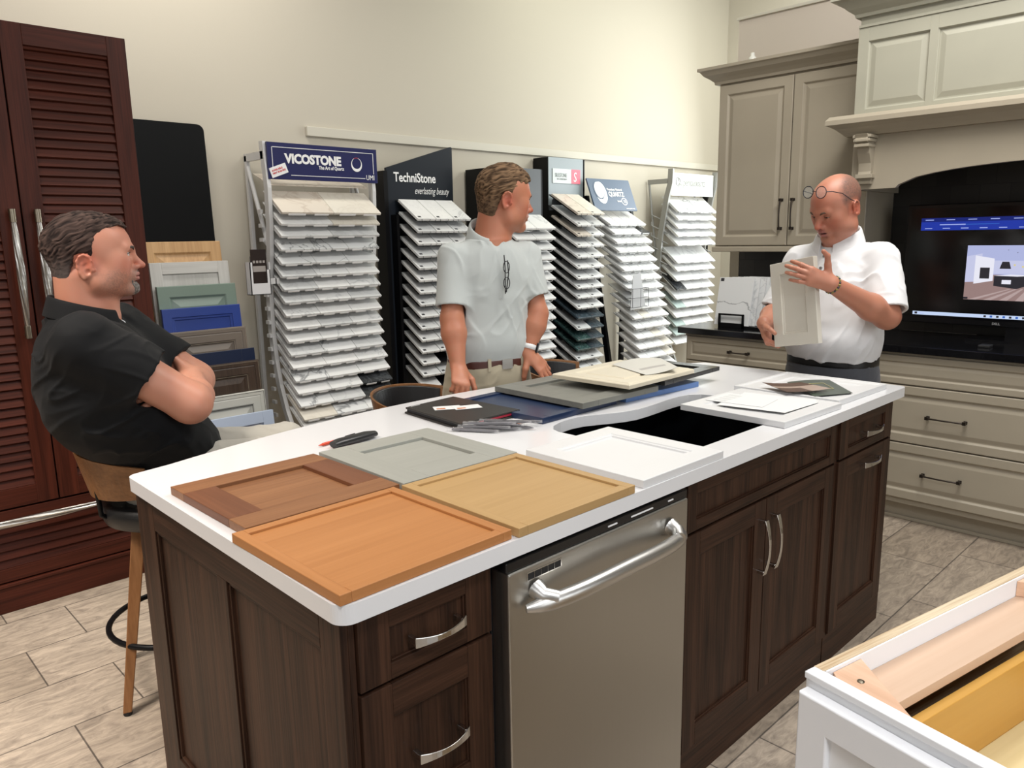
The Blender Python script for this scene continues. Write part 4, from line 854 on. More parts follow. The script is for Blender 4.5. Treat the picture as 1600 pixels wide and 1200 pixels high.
flat(shaker(0.39, 0.42, 0.019, 0.075, 0.075, 0.008), P3(M_gy), 1.232, 0.572, ZT+0.0195, -1.5, 'mid grey door sample resting half on the navy one')
flat(shaker(0.40, 0.30, 0.019, 0.06, 0.06, 0.007), P3(mat('cornflower_blue_lacquer', (0.10, 0.19, 0.42), 0.35)), 1.470, 0.585, ZT, -4, 'cornflower blue door sample under the grey and cream ones')
flat(shaker(0.39, 0.33, 0.016, 0.055, 0.055, 0.006), P3(mat('espresso_lacquer', (0.020, 0.020, 0.019), 0.12)), 1.635, 0.545, ZT+0.039, 3.0, 'glossy near-black door sample directly under the cream one')
cr = flat(rings(0.40, 0.34, [(0, 0.006), (0.004, 0.003), (0.010, 0.003), (0.014, 0), (0.055, 0), (0.06, 0.004), (0.066, 0.006), (0.085, 0.006), (0.089, 0.002), (0.091, 0.0015)], 0.019), P3(mat('cream_lacquer', (0.66, 0.60, 0.47), 0.35)), 1.435, 0.545, ZT+0.0555, 1.5, 'cream raised-panel door sample on top of the stack at the middle of the island')

def sheet(name, pts, z, m, lab, cat, curl=None, th=0.0006, group=None):
    mb = MB(); n = len(pts); vs = [(x, y, z+(curl(x, y) if curl else 0)) for x, y in pts]+[(x, y, z+th+(curl(x, y) if curl else 0)) for x, y in pts]
    mb.add(vs, [tuple(range(n-1, -1, -1)), tuple(range(n, 2*n))]+[(i, (i+1) % n, (i+1) % n+n, i+n) for i in range(n)])
    o = mb.build(name, m); tag(o, lab, cat, group); return o
def grid_sheet(p00, p10, p11, p01, f, nu, nv, mfun, th=0.0007):
    P = [Vector(p) for p in (p00, p10, p11, p01)]; mb = MB(); vs = []
    for j in range(nv+1):
        for i in range(nu+1):
            u, v = i/nu, j/nv; p = P[0]*(1-u)*(1-v)+P[1]*u*(1-v)+P[2]*u*v+P[3]*(1-u)*v; vs.append((p.x, p.y, p.z+f(u, v)))
    n = len(vs); fs = []; mi = []
    for j in range(nv):
        for i in range(nu):
            a = j*(nu+1)+i; fs.append((a, a+1, a+nu+2, a+nu+1)); mi.append(mfun((i+.5)/nu, (j+.5)/nv)); fs.append((a+n, a+nu+1+n, a+nu+2+n, a+1+n)); mi.append(mi[-1])
    mb.add([(x, y, z+th) for x, y, z in vs]+vs, fs, mi, True); return mb
M_paper = mat('white_paper', (0.72, 0.72, 0.715), 0.6); M_ltp = mat('pale_print', (0.62, 0.63, 0.62), 0.6)
# leaflets on the white samples
sheet('paper_sheet', [(1.565, 0.30), (1.60, 0.085), (1.80, 0.075), (1.84, 0.10), (1.80, 0.33)], 0.9348, M_paper, 'blank white sheet lying on the white sample over the sink', 'paper')
o = sheet('paper_sheet', [(1.60, 0.36), (1.62, 0.17), (1.76, 0.19), (1.75, 0.37)], 0.9360, M_paper, 'small printed white leaflet at the back of the white sample over the sink', 'paper')
g = MB()
for k in range(4): g.box(1.62+0.03*k, 1.64+0.03*k, 0.30, 0.345, 0.9366, 0.9369)
g.build('print_block', M_ltp, o)
M_gr = mat('dark_green_brochure', (0.055, 0.075, 0.055), 0.3); M_gold = mat('pale_gold_line', (0.55, 0.50, 0.22), 0.4)
br = grid_sheet((1.885, 0.125, 0.9352), (2.02, 0.055, 0.9352), (2.20, 0.215, 0.9352), (2.06, 0.31, 0.9352), lambda u, v: 0.004*sin(pi*u)*(v), 12, 12, lambda u, v: 0)
o = br.build('brochure', [M_gr]); tag(o, 'dark green brochure with a thin gold frame on the rightmost white sample', 'brochure')
g = MB(); fp_ = lambda u, v: Vector((1.885, 0.125, 0))*(1-u)*(1-v)+Vector((2.02, 0.055, 0))*u*(1-v)+Vector((2.20, 0.215, 0))*u*v+Vector((2.06, 0.31, 0))*(1-u)*v
def seg(a, b):
    A, B = fp_(*a), fp_(*b); g.tube([(A.x, A.y, 0.9398), (B.x, B.y, 0.9398)], 0.0009, 4)
seg((0.25, 0.3), (0.7, 0.3)); seg((0.7, 0.3), (0.7, 0.72)); seg((0.25, 0.3), (0.25, 0.72)); seg((0.25, 0.72), (0.7, 0.72)); c0 = fp_(0.35, 0.5)
g.lathe([(0.007, 0.0), (0.007, 0.001), (0.001, 0.001)], 12, T=Matrix.Translation((c0.x, c0.y, 0.9392))); g.build('gold_print', M_gold, o)
bp = grid_sheet((1.835, 0.20, 0.944), (1.985, 0.115, 0.9445), (2.01, 0.235, 0.9445), (1.925, 0.335, 0.944), lambda u, v: 0.004*(2*u-1)**2+0.003*v, 12, 12, lambda u, v: 1 if 0.42 < v < 0.55 or (u > 0.62 and v < 0.42) else 0)
o = bp.build('brochure', [mat('brown_photo_print', (0.085, 0.045, 0.03), 0.35), mat('tan_photo_print', (0.36, 0.27, 0.22), 0.35)]); tag(o, 'small brown photo brochure overlapping the dark green one', 'brochure')
nb = grid_sheet((1.60, 0.60, 0.9905), (1.72, 0.55, 0.9905), (1.90, 0.75, 0.998), (1.70, 0.83, 0.9905), lambda u, v: 0.018*(u**2)*(1-v)+0.012*sin(pi*u)*v, 12, 10, lambda u, v: 1 if (0.2 < u < 0.8 and 0.3 < v < 0.42) else 0)
o = nb.build('leaflet', [mat('off_white_leaflet', (0.60, 0.59, 0.54), 0.5), mat('grey_print_band', (0.40, 0.38, 0.36), 0.5)]); tag(o, 'curling off-white leaflet lying on the cream raised-panel sample', 'leaflet')

# portfolio with business cards
pf = thing('portfolio', 'closed black leather portfolio with red lining at the back edge of the island', 'portfolio', (0, 0, 0.9155))
q_ = [(0.868, 1.018), (1.088, 1.036), (1.098, 0.712), (0.842, 0.705)]
def inset(p, t): 
    cx = sum(a for a, b in p)/4; cy = sum(b for a, b in p)/4; return [(cx+(a-cx)*(1-t), cy+(b-cy)*(1-t)) for a, b in p]
M_lea = mat('black_leather', (0.018, 0.016, 0.014), 0.42, bump=0.25, bscale=400)
MB().prism(q_, 0, 0.006).build('cover', M_lea, pf, bevel=0.002); MB().prism(inset(q_, 0.02), 0.015, 0.021).build('cover', M_lea, pf, bevel=0.002)
MB().prism(inset(q_, 0.05), 0.006, 0.0148).build('pages', M_black, pf); MB().prism([(0.98, 0.98), (1.07, 0.98), (1.094, 0.716), (0.90, 0.709)], 0.0085, 0.0146).build('lining', mat('red_lining', (0.30, 0.01, 0.03), 0.5), pf)
MB().tube([(0.885, 1.005, 0.0215), (0.925, 1.009, 0.0215)], 0.001, 5).build('zip_pull', M_steelwire, pf)
M_or = mat('orange_print', (0.50, 0.17, 0.06), 0.5)
def bcard(cx, cy, z, a, lab):
    o = MB().box(-0.044, 0.044, -0.026, 0.026, 0, 0.0006).build('business_card', M_paper, loc=(cx, cy, z), rot=(0, 0, radians(a))); tag(o, lab, 'card', 'business cards')
    MB().box(-0.036, -0.008, -0.018, -0.004, 0.0006, 0.0009).build('print_block', M_or, o); MB().box(-0.03, 0.03, 0.008, 0.011, 0.0006, 0.0009).build('print_line', M_ltp, o)
bcard(0.955, 0.905, 0.9368, -30, 'left business card of the two on the black portfolio'); bcard(1.002, 0.862, 0.9376, -24, 'right business card of the two on the black portfolio')
bcard(1.045, 0.645, 0.9158, -25, 'business card on the white worktop beside the bagged pens'); bcard(1.075, 0.660, 0.9166, -14, 'business card nearest the navy sample on the white worktop')

# pens in clear sleeves, pen and case
M_sl = mat('clear_plastic_sleeve', (0.75, 0.74, 0.76), 0.08, alpha=0.16); M_penb = mat('dark_pen_barrel', (0.02, 0.018, 0.025), 0.2); M_pen2 = mat('grey_pen_barrel', (0.10, 0.095, 0.11), 0.2, 0.6)
rp2 = random.Random(21)
for k in range(8):
    cx, cy = 0.865+0.018*k+rp2.uniform(-.008, .008), 0.665-0.006*k+rp2.uniform(-.012, .012); an = radians(-62+rp2.uniform(-16, 16)); z = 0.9215+0.0085*(k % 3)
    t = thing('sleeved_pen', ['dark pen in a clear sleeve at the left edge of the pen heap', 'second sleeved pen from the left in the pen heap', 'third sleeved pen from the left in the pen heap', 'fourth sleeved pen from the left in the pen heap', 'fifth sleeved pen from the left in the pen heap', 'sixth sleeved pen from the left in the pen heap', 'seventh sleeved pen from the left in the pen heap', 'sleeved pen nearest the business cards in the pen heap'][k], 'pen', (cx, cy, z), an, 'pens in clear sleeves')
    MB().tube([(-0.065, 0, 0), (-0.02, 0, 0), (0.05, 0, 0), (0.062, 0, 0), (0.07, 0, 0)], [0.004, 0.0048, 0.0048, 0.0028, 0.0008], 10).build('barrel', M_penb if k % 2 else M_pen2, t)
    MB().tube([(-0.062, 0, 0.0058), (-0.03, 0, 0.0062)], 0.0012, 6).build('clip', M_chrome, t)
    pr = []; n = 9
    for i in range(n): pr.append((-0.078+0.155*i/(n-1), rp2.uniform(-.002, .002), 0.0))
    MB().tube(pr, [0.010, 0.0085, 0.0075, 0.0082, 0.0078, 0.0085, 0.0078, 0.008, 0.007], 6, sm=False, flat=(0.62, 1.25)).build('sleeve', M_sl, t)
t = thing('ballpoint_pen', 'orange-red ballpoint pen lying beside the black glasses case', 'pen', (0.535, 0.868, 0.9205), radians(8))
MB().tube([(-0.06, 0, 0), (0.05, 0, 0), (0.058, 0, 0)], [0.0045, 0.0048, 0.003], 10).build('barrel', mat('orange_red_plastic', (0.62, 0.06, 0.02), 0.3), t); MB().tube([(-0.073, 0, 0), (-0.06, 0, 0)], [0.0012, 0.0035], 8).build('tip', mat('orange_red_plastic', (0.62, 0.06, 0.02), 0.3), t); MB().tube([(0.02, 0, 0.006), (0.055, 0, 0.007)], 0.0014, 6).build('clip', M_penb, t)
o = MB().tube([(0.482, 0.815, 0.927), (0.50, 0.818, 0.928), (0.60, 0.832, 0.928), (0.632, 0.838, 0.926)], [0.010, 0.0125, 0.0125, 0.009], 14, flat=(0.9, 1.5)).build('glasses_case', mat('black_soft_plastic', (0.015, 0.015, 0.016), 0.35)); tag(o, 'slim black glasses case behind the grey door sample', 'case')

# ------------------------------------------------------------------ bar stools
M_wal = wood('walnut_veneer', (0.17, 0.075, 0.028), (0.30, 0.14, 0.055), 'x', rough=0.4, fine=0.8); M_wleg = wood('walnut_leg', (0.20, 0.085, 0.03), (0.32, 0.15, 0.06), 'z', rough=0.4, fine=0.8)
M_vin = mat('black_leatherette', (0.012, 0.012, 0.013), 0.4, bump=0.15, bscale=300)
def stool(loc, rz, lab, sh=0.70, bh=0.17, hb=0.03):
    """seat back towards local -x"""
    t = thing('bar_stool', lab, 'bar stool', loc, rz, 'bar stools along the seating side')
    # seat cushion: rounded pan
    m = 32
    def ringp(r, z): return [(r*cos(2*pi*k/m)*1.0, r*sin(2*pi*k/m)*1.02, z) for k in range(m)]
    vs = []; pr = [(0.17, sh-0.085), (0.20, sh-0.07), (0.215, sh-0.035), (0.21, sh-0.008), (0.18, sh+0.004), (0.10, sh), (0.01, sh-0.002)]
    for r, z in pr: vs += ringp(r, z)
    fs = [(i*m+k, i*m+(k+1) % m, (i+1)*m+(k+1) % m, (i+1)*m+k) for i in range(len(pr)-1) for k in range(m)]
    mb = MB(); mb.add(vs, fs, 0, True); mb.add(vs[:m], [tuple(range(m-1, -1, -1))]); mb.add(vs[-m:], [tuple(range(m))]); mb.build('seat', M_vin, t)
    # curved plywood back
    def shell(r0, r1, z0, z1, a0, a1, taper, n=26):
        vs = []
        for k in range(n+1):
            a = pi+(a0+(a1-a0)*k/n); e = abs(2*k/n-1); zz0 = z0+taper*e**2*0.6; zz1 = z1-taper*e**2
            for (r, z) in ((r0, zz0), (r0+0.035, zz1), (r1+0.035, zz1), (r1, zz0)): vs.append((r*cos(a), r*sin(a), z))
        fs = [(i*4+k, i*4+(k+1) % 4, i*4+4+(k+1) % 4, i*4+4+k) for i in range(n) for k in range(4)]+[(3, 2, 1, 0), tuple(len(vs)-4+k for k in range(4))]
        return MB().add(vs, fs, 0, False)
    b = shell(0.222, 0.232, sh+hb, sh+hb+bh, -1.35, 1.35, 0.03).build('backrest', M_wal, t, bevel=0.001)
    shell(0.206, 0.2215, sh+hb+0.012, sh+hb+bh-0.008, -1.28, 1.28, 0.03).build('back_pad', M_vin, b, bevel=0.003)
    mb = MB()
    for s in (-0.5, 0.5): mb.tube([(-0.17*cos(s), 0.17*sin(s), sh-0.07), (-0.226*cos(s), 0.226*sin(s), sh-0.02), (-0.232*cos(s), 0.232*sin(s), sh+hb+0.05)], 0.008, 8)
    mb.build('back_bracket', M_blk, t)
    for sx in (-1, 1):
        for sy in (-1, 1):
            top = Vector((0.10*sx, 0.10*sy, sh-0.085)); bot = Vector((0.185*sx, 0.185*sy, 0.012)); vs = []
            for p, hw in ((top, 0.021), (bot, 0.013)): vs += [(p.x-hw, p.y-hw, p.z), (p.x+hw, p.y-hw, p.z), (p.x+hw, p.y+hw, p.z), (p.x-hw, p.y+hw, p.z)]
            l = MB().add(vs, [(3, 2, 1, 0), (4, 5, 6, 7)]+[(k, (k+1) % 4, (k+1) % 4+4, k+4) for k in range(4)]).build('leg', M_wleg, t, bevel=0.003)
            MB().lathe([(0.012, 0.0), (0.014, 0.004), (0.012, 0.014)], 12).build('glide', M_black, l, loc=(bot.x, bot.y, 0))
    zr = 0.22; rr_ = (0.10+0.085*(1-(zr/(sh-0.085))))*1.414+0.012
    MB().tube([(rr_*cos(2*pi*k/40), rr_*sin(2*pi*k/40), zr) for k in range(40)], 0.0095, 10, closed=True).build('foot_ring', M_blk, t)
    MB().lathe([(0.13, sh-0.10), (0.13, sh-0.085)], 24).build('swivel_plate', M_blk, t)
    return t
stool((0.31, 1.585, 0), radians(-20), 'walnut and black bar stool under the seated man in black', sh=0.665, bh=0.15, hb=0.03)
stool((1.53, 1.74, 0), radians(-66), 'walnut and black bar stool directly behind the man in the grey polo', sh=0.575, bh=0.19, hb=0.03)
stool((2.25, 1.50, 0), radians(-66), 'walnut and black bar stool beyond the stacked samples, right of the standing man', sh=0.60, bh=0.21, hb=0.04)

# ------------------------------------------------------------------ unfinished white cabinet in the foreground
M_ply = wood('birch_plywood_edge', (0.42, 0.28, 0.15), (0.72, 0.60, 0.42), 'x', rough=0.6, fine=1.6, contrast=1.6); M_birch = wood('birch_face', (0.56, 0.38, 0.26), (0.68, 0.50, 0.37), 'x', rough=0.5, fine=0.5, contrast=0.6)
M_dside = wood('amber_birch_drawer_side', (0.50, 0.26, 0.045), (0.64, 0.36, 0.085), 'x', rough=0.35, fine=0.4, contrast=0.5); M_dbot = wood('pale_birch_drawer_bottom', (0.58, 0.46, 0.22), (0.76, 0.65, 0.38), 'x', rough=0.4, fine=0.5, contrast=0.6)
M_blockw = wood('alder_block', (0.60, 0.36, 0.23), (0.74, 0.50, 0.35), 'y', rough=0.5, fine=0.7)
M_wl = mat('white_painted_front', (0.83, 0.84, 0.86), 0.35)
wc = thing('base_cabinet', 'open-topped white base cabinet in the near right foreground, drawer box showing', 'cabinet', (0.392, -0.558, 0), atan2(-0.204, 0.979))
CD = 0.63; CW = 0.80; H = 0.88
sp = MB(); sp.box(0.016, CD, -0.015, 0.0, 0.0, H); sp.box(0.016, CD, -CW, -CW+0.015, 0.0, H); sp.box(CD-0.012, CD, -CW+0.015, -0.015, 0.0, H); sp.build('side_panel', M_ply, wc)
iw = MB(); iw.box(0.02, CD-0.014, -0.0175, -0.0152, H-0.05, H-0.001); iw.box(0.02, CD-0.014, -CW+0.0152, -CW+0.0175, H-0.05, H-0.001); iw.box(CD-0.0145, CD-0.0122, -CW+0.02, -0.02, H-0.05, H-0.001); iw.build('inner_rail', M_wl, wc)
MB().box(0.022, CD-0.016, -0.085, -0.0178, H-0.050, H-0.034).build('stretcher', M_birch, wc, bevel=0.0006); MB().box(0.022, CD-0.016, -CW+0.0178, -CW+0.085, H-0.050, H-0.034).build('stretcher', M_birch, wc, bevel=0.0006)
for (cx, cy, sx, sy) in ((0.022, -0.018, 1, -1), (CD-0.016, -0.018, -1, -1)):
    b = MB().prism([(cx, cy-0.015*1), (cx+sx*0.012, cy), (cx+sx*0.075, cy), (cx+sx*0.002, cy-0.12)] if sx > 0 else [(cx, cy-0.12), (cx-0.075, cy), (cx-0.0, cy), (cx, cy-0.02)], H-0.0335, H-0.006).build('corner_block', M_blockw, wc, bevel=0.0008)
    MB().lathe([(0.0048, 0), (0.0048, 0.0012), (0.001, 0.0006)], 12).build('screw', M_bronze, b, loc=(cx+sx*0.022, cy-0.035, H-0.006))
ff = MB(); ff.box(0.0, 0.018, -CW, 0.0, H-0.035, H); ff.box(0, 0.018, -0.035, 0, 0.1, H-0.035); ff.box(0, 0.018, -CW, -CW+0.035, 0.1, H-0.035); ff.box(-0.004, 0.0, -CW, 0, H-0.010, H); ff.box(0, 0.018, -CW, 0, 0.0, 0.12); ff.build('face_frame', M_wl, wc, bevel=0.0015)
df = rings(CW-0.008, 0.24, [(0, 0.002), (0.002, 0), (0.044, 0), (0.046, 0.001), (0.048, 0.007), (0.05, 0.0075)], 0.02).build('drawer_front', M_wl, wc, bevel=0.001, loc=(-0.021, -0.004, H-0.022-0.24), rot=(0, 0, -pi/2))
for (z0, z1) in ((0.125, 0.61),):
    rings(CW-0.008, z1-z0, [(0, 0.002), (0.002, 0), (0.05, 0), (0.052, 0.001), (0.054, 0.007), (0.056, 0.0075)], 0.02).build('drawer_front', M_wl, wc, bevel=0.001, loc=(-0.021, -0.004, z0), rot=(0, 0, -pi/2))
db = MB(); z0, z1 = H-0.19, H-0.062
db.box(0.03, 0.57, -0.105, -0.090, z0, z1, 0); db.box(0.03, 0.57, -CW+0.09, -CW+0.105, z0, z1, 0); db.box(0.02, 0.035, -CW+0.105, -0.105, z0, z1, 0); db.box(0.555, 0.57, -CW+0.105, -0.105, z0, z1, 0); db.box(0.035, 0.555, -CW+0.105, -0.105, z0+0.01, z0+0.018, 1)
db.build('drawer_box', [M_dside, M_dbot], wc, bevel=0.001)
# ------------------------------------------------------------------ people: distance fields meshed with surface nets
V3 = lambda *a: np.array(a, dtype=np.float64)
def nrm(v): v = np.asarray(v, float); return v/np.linalg.norm(v)
def hashn(i, j, k, s):
    h = (i*374761393+j*668265263+k*2147483647+s*144665) & 0xFFFFFFFF
    h = ((h ^ (h >> 13))*1274126177) & 0xFFFFFFFF
    return ((h ^ (h >> 16)) & 0xFFFF).astype(np.float32)/32767.5-1.0
def vnoise(x, y, z, s=0):
    xi, yi, zi = np.floor(x).astype(np.int64), np.floor(y).astype(np.int64), np.floor(z).astype(np.int64)
    fx, fy, fz = (x-xi).astype(np.float32), (y-yi).astype(np.float32), (z-zi).astype(np.float32)
    fx, fy, fz = fx*fx*(3-2*fx), fy*fy*(3-2*fy), fz*fz*(3-2*fz)
    c = lambda a, b, d: hashn(xi+a, yi+b, zi+d, s)
    x00 = c(0, 0, 0)*(1-fx)+c(1, 0, 0)*fx; x10 = c(0, 1, 0)*(1-fx)+c(1, 1, 0)*fx
    x01 = c(0, 0, 1)*(1-fx)+c(1, 0, 1)*fx; x11 = c(0, 1, 1)*(1-fx)+c(1, 1, 1)*fx
    return (x00*(1-fy)+x10*fy)*(1-fz)+(x01*(1-fy)+x11*fy)*fz
class Field:
    def __init__(s, lo, hi, h):
        s.ax = []
        for i in range(3):
            segs = h[i] if isinstance(h, (list, tuple)) else [(lo[i], hi[i], h if not isinstance(h, (list, tuple)) else h[i])]
            a = []
            for (u, v, d) in segs: a.append(np.arange(u, v-d*0.5, d))
            a.append([hi[i]]); s.ax.append(np.unique(np.concatenate(a)).astype(np.float32))
        s.F = np.full([len(a) for a in s.ax], 0.5, np.float32)
    def blk(s, lo, hi):
        sl = []
        for i in range(3):
            a = max(0, np.searchsorted(s.ax[i], lo[i])-1); b = min(len(s.ax[i]), np.searchsorted(s.ax[i], hi[i])+1)
            if b-a < 1: return None, None
            sl.append(slice(a, b))
        X = s.ax[0][sl[0]][:, None, None]; Y = s.ax[1][sl[1]][None, :, None]; Z = s.ax[2][sl[2]][None, None, :]
        return tuple(sl), (X, Y, Z)
    def comb(s, sl, d, k, op):
        A = s.F[sl]; d = d.astype(np.float32)
        if op == 'add':
            if k > 0: h = np.maximum(k-np.abs(A-d), 0)/k; s.F[sl] = np.minimum(A, d)-h*h*k*0.25
            else: s.F[sl] = np.minimum(A, d)
        elif op == 'sub':
            d = -d
            if k > 0: h = np.maximum(k-np.abs(A-d), 0)/k; s.F[sl] = np.maximum(A, d)+h*h*k*0.25
            else: s.F[sl] = np.maximum(A, d)
    def cap(s, a, b, ra, rb=None, k=0.01, op='add', flat=False, sq=None):
        a, b = np.asarray(a, float), np.asarray(b, float); rb = ra if rb is None else rb; m = max(ra, rb)+k+0.02
        sl, P = s.blk(np.minimum(a, b)-m, np.maximum(a, b)+m)
        if sl is None: return
        d = b-a; L2 = max(d @ d, 1e-12); px, py, pz = P[0]-a[0], P[1]-a[1], P[2]-a[2]
        t = (px*d[0]+py*d[1]+pz*d[2])/L2; tc = np.clip(t, 0, 1)
        qx, qy, qz = px-tc*d[0], py-tc*d[1], pz-tc*d[2]
        if sq is not None:   # squash along unit vector sq[0] by factor sq[1]
            n, f = nrm(sq[0]), sq[1]; c = (qx*n[0]+qy*n[1]+qz*n[2])*(1/f-1); qx, qy, qz = qx+c*n[0], qy+c*n[1], qz+c*n[2]
        dd = np.sqrt(qx*qx+qy*qy+qz*qz)-(ra+tc*(rb-ra))
        if flat: dd = np.maximum(dd, (t-1)*sqrt(L2))
        s.comb(sl, dd, k, op)
    def chain(s, pts, rs, k=0.01, **kw):
        for i in range(len(pts)-1): s.cap(pts[i], pts[i+1], rs[i], rs[i+1], k=k, **kw)
    def ell(s, c, r, R=None, k=0.01, op='add', clipz=None):
        c = np.asarray(c, float); m = max(r)+k+0.02; sl, P = s.blk(c-m, c+m)
        if sl is None: return
        px, py, pz = P[0]-c[0], P[1]-c[1], P[2]-c[2]
        if R is not None: px, py, pz = R[0][0]*px+R[1][0]*py+R[2][0]*pz, R[0][1]*px+R[1][1]*py+R[2][1]*pz, R[0][2]*px+R[1][2]*py+R[2][2]*pz
        k0 = np.sqrt((px/r[0])**2+(py/r[1])**2+(pz/r[2])**2); k1 = np.sqrt((px/r[0]**2)**2+(py/r[1]**2)**2+(pz/r[2]**2)**2)+1e-9
        d = k0*(k0-1)/k1
        if clipz is not None: d = np.maximum(d, (clipz[0]-pz)*clipz[1])
        s.comb(sl, d, k, op)
    def loft(s, C0, f, r, secs, k=0.02, op='add', off=0.0, zlo=None, zhi=None, power=2.3):
        """secs: (z, s_forward, s_right, halfwidth, halfdepth)"""
        S = np.array(secs, float); zs = S[:, 0]; lo = np.array([C0[0]-0.5, C0[1]-0.5, zs[0]-0.05-k]); hi = np.array([C0[0]+0.5, C0[1]+0.5, zs[-1]+0.05+k])
        sl, (X, Y, Z) = s.blk(lo, hi)
        Zc = np.clip(Z, zs[0], zs[-1]); g = lambda c: np.interp(Zc.ravel(), zs, S[:, c])[None, None, :]
        def sm(c):
            v = 0
            for o in (-0.02, -0.01, 0, 0.01, 0.02): v = v+np.interp(Zc.ravel()+o, zs, S[:, c])
            return (v/5)[None, None, :]
        sf, sr, a, b = sm(1), sm(2), sm(3)+off, sm(4)+off
        dx, dy = X-C0[0], Y-C0[1]; u = dx*r[0]+dy*r[1]-sr; v = dx*f[0]+dy*f[1]-sf
        n = (np.abs(u/a)**power+np.abs(v/b)**power)**(1/power)
        d = (n-1)*np.minimum(a, b)*np.clip(1.0/np.maximum(n, 1e-3), 0.75, 1.0)
        lo_ = zs[0] if zlo is None else zlo; hi_ = zs[-1] if zhi is None else zhi
        d = np.maximum(d, np.maximum(lo_-Z, Z-hi_)); s.comb(sl, d, k, op)
    def warp(s, lo, hi, fn):
        sl, (X, Y, Z) = s.blk(lo, hi); near = np.abs(s.F[sl]) < 0.03
        if not near.any(): return
        idx = np.nonzero(near); x = s.ax[0][sl[0]][idx[0]]; y = s.ax[1][sl[1]][idx[1]]; z = s.ax[2][sl[2]][idx[2]]
        A = s.F[sl]; A[idx] += fn(x.astype(np.float64), y.astype(np.float64), z.astype(np.float64)).astype(np.float32); s.F[sl] = A
    def mesh(s):
        F = s.F; ins = F < 0; nx, ny, nz = F.shape
        cnt = np.zeros((nx-1, ny-1, nz-1), np.uint8)
        for a in (0, 1):
            for b in (0, 1):
                for c in (0, 1): cnt += ins[a:nx-1+a, b:ny-1+b, c:nz-1+c]
        act = (cnt > 0) & (cnt < 8); I, J, K = np.nonzero(act); n = len(I); idx = np.full(act.shape, -1, np.int32); idx[I, J, K] = np.arange(n)
        val = {(a, b, c): F[I+a, J+b, K+c].astype(np.float64) for a in (0, 1) for b in (0, 1) for c in (0, 1)}
        acc = np.zeros((n, 3)); w = np.zeros(n); cs = list(val)
        for p in cs:
            for ax in range(3):
                if p[ax]: continue
                q = list(p); q[ax] = 1; q = tuple(q); A, B = val[p], val[q]; cr = (A < 0) != (B < 0)
                t = np.where(cr, A/np.where(cr, A-B, 1), 0)
                for i in range(3): acc[:, i] += np.where(cr, (t if i == ax else p[i]), 0)
                w += cr
        acc /= w[:, None]
        V = np.empty((n, 3))
        for i, G in enumerate((I, J, K)): a = s.ax[i].astype(np.float64); V[:, i] = a[G]+acc[:, i]*(a[G+1]-a[G])
        Q = []
        for ax in range(3):
            o = [np.s_[:], np.s_[:], np.s_[:]]; m = [1, 1, 1]; m[ax] = 0
            A = ins[tuple(slice((1 if m[i] else 0), (-1)) for i in range(3))]
            B = ins[tuple(slice(1, None if i == ax else -1) if (i == ax or m[i]) else slice(None) for i in range(3))]
            g = np.nonzero(A != B); fl = A[g]; g = [g[i]+(1 if m[i] else 0) for i in range(3)]
            u, v = (ax+1) % 3, (ax+2) % 3
            def at(du, dv):
                h = [g[0], g[1], g[2]]; h = [x.copy() for x in h]; h[u] = h[u]-du; h[v] = h[v]-dv; return idx[h[0], h[1], h[2]]
            q = np.stack([at(1, 1), at(0, 1), at(0, 0), at(1, 0)], 1); q[~fl] = q[~fl][:, ::-1]; Q.append(q)
        Q = np.concatenate(Q); Q = Q[(Q >= 0).all(1)]; return V, Q
def np_obj(name, V, Q, mats, parent, origin=(0, 0, 0), col=None):
    V = V-np.asarray(origin); me = bpy.data.meshes.new(name)
    me.vertices.add(len(V)); me.vertices.foreach_set('co', V.astype(np.float32).ravel())
    me.loops.add(Q.size); me.loops.foreach_set('vertex_index', Q.astype(np.int32).ravel())
    me.polygons.add(len(Q)); me.polygons.foreach_set('loop_start', np.arange(0, Q.size, 4, dtype=np.int32)); me.polygons.foreach_set('loop_total', np.full(len(Q), 4, np.int32))
    me.polygons.foreach_set('use_smooth', np.ones(len(Q), bool)); me.update(calc_edges=True)
    if col is not None:
        at = me.color_attributes.new('tint', 'FLOAT_COLOR', 'POINT'); at.data.foreach_set('color', np.concatenate([col, np.ones((len(V), 1))], 1).astype(np.float32).ravel())
    for m in (mats if isinstance(mats, (list, tuple)) else [mats]): me.materials.append(m)
    o = bpy.data.objects.new(name, me); COL.objects.link(o)
    if parent is not None: o.parent = parent
    return o
def tint_mat(name, rough=0.5, sss=0.0, bump=0.0, bscale=300, spec=0.5):
    m, nt, b = _new(name); a = nt.nodes.new('ShaderNodeAttribute'); a.attribute_name = 'tint'; nt.links.new(a.outputs['Color'], b.inputs['Base Color']); b.inputs['Roughness'].default_value = rough; b.inputs['Specular IOR Level'].default_value = spec
    if sss: b.inputs['Subsurface Weight'].default_value = sss; b.inputs['Subsurface Radius'].default_value = (1.0, 0.35, 0.2); b.inputs['Subsurface Scale'].default_value = 0.006
    if bump:
        tc = nt.nodes.new('ShaderNodeTexCoord'); n2 = nt.nodes.new('ShaderNodeTexNoise'); n2.inputs['Scale'].default_value = bscale; nt.links.new(tc.outputs['Object'], n2.inputs['Vector'])
        bp = nt.nodes.new('ShaderNodeBump'); bp.inputs['Strength'].default_value = bump; bp.inputs['Distance'].default_value = 0.001; nt.links.new(n2.outputs['Fac'], bp.inputs['Height']); nt.links.new(bp.outputs['Normal'], b.inputs['Normal'])
    return m
def cloth_mat(name, c, rough=0.85, bs=900, st=0.25, sheen=0.2):
    return mat(name, c, rough, bump=st, bscale=bs, sheen=sheen, spec=0.2)
M_skin = tint_mat('skin', 0.48, 0.12, 0.12, 500)
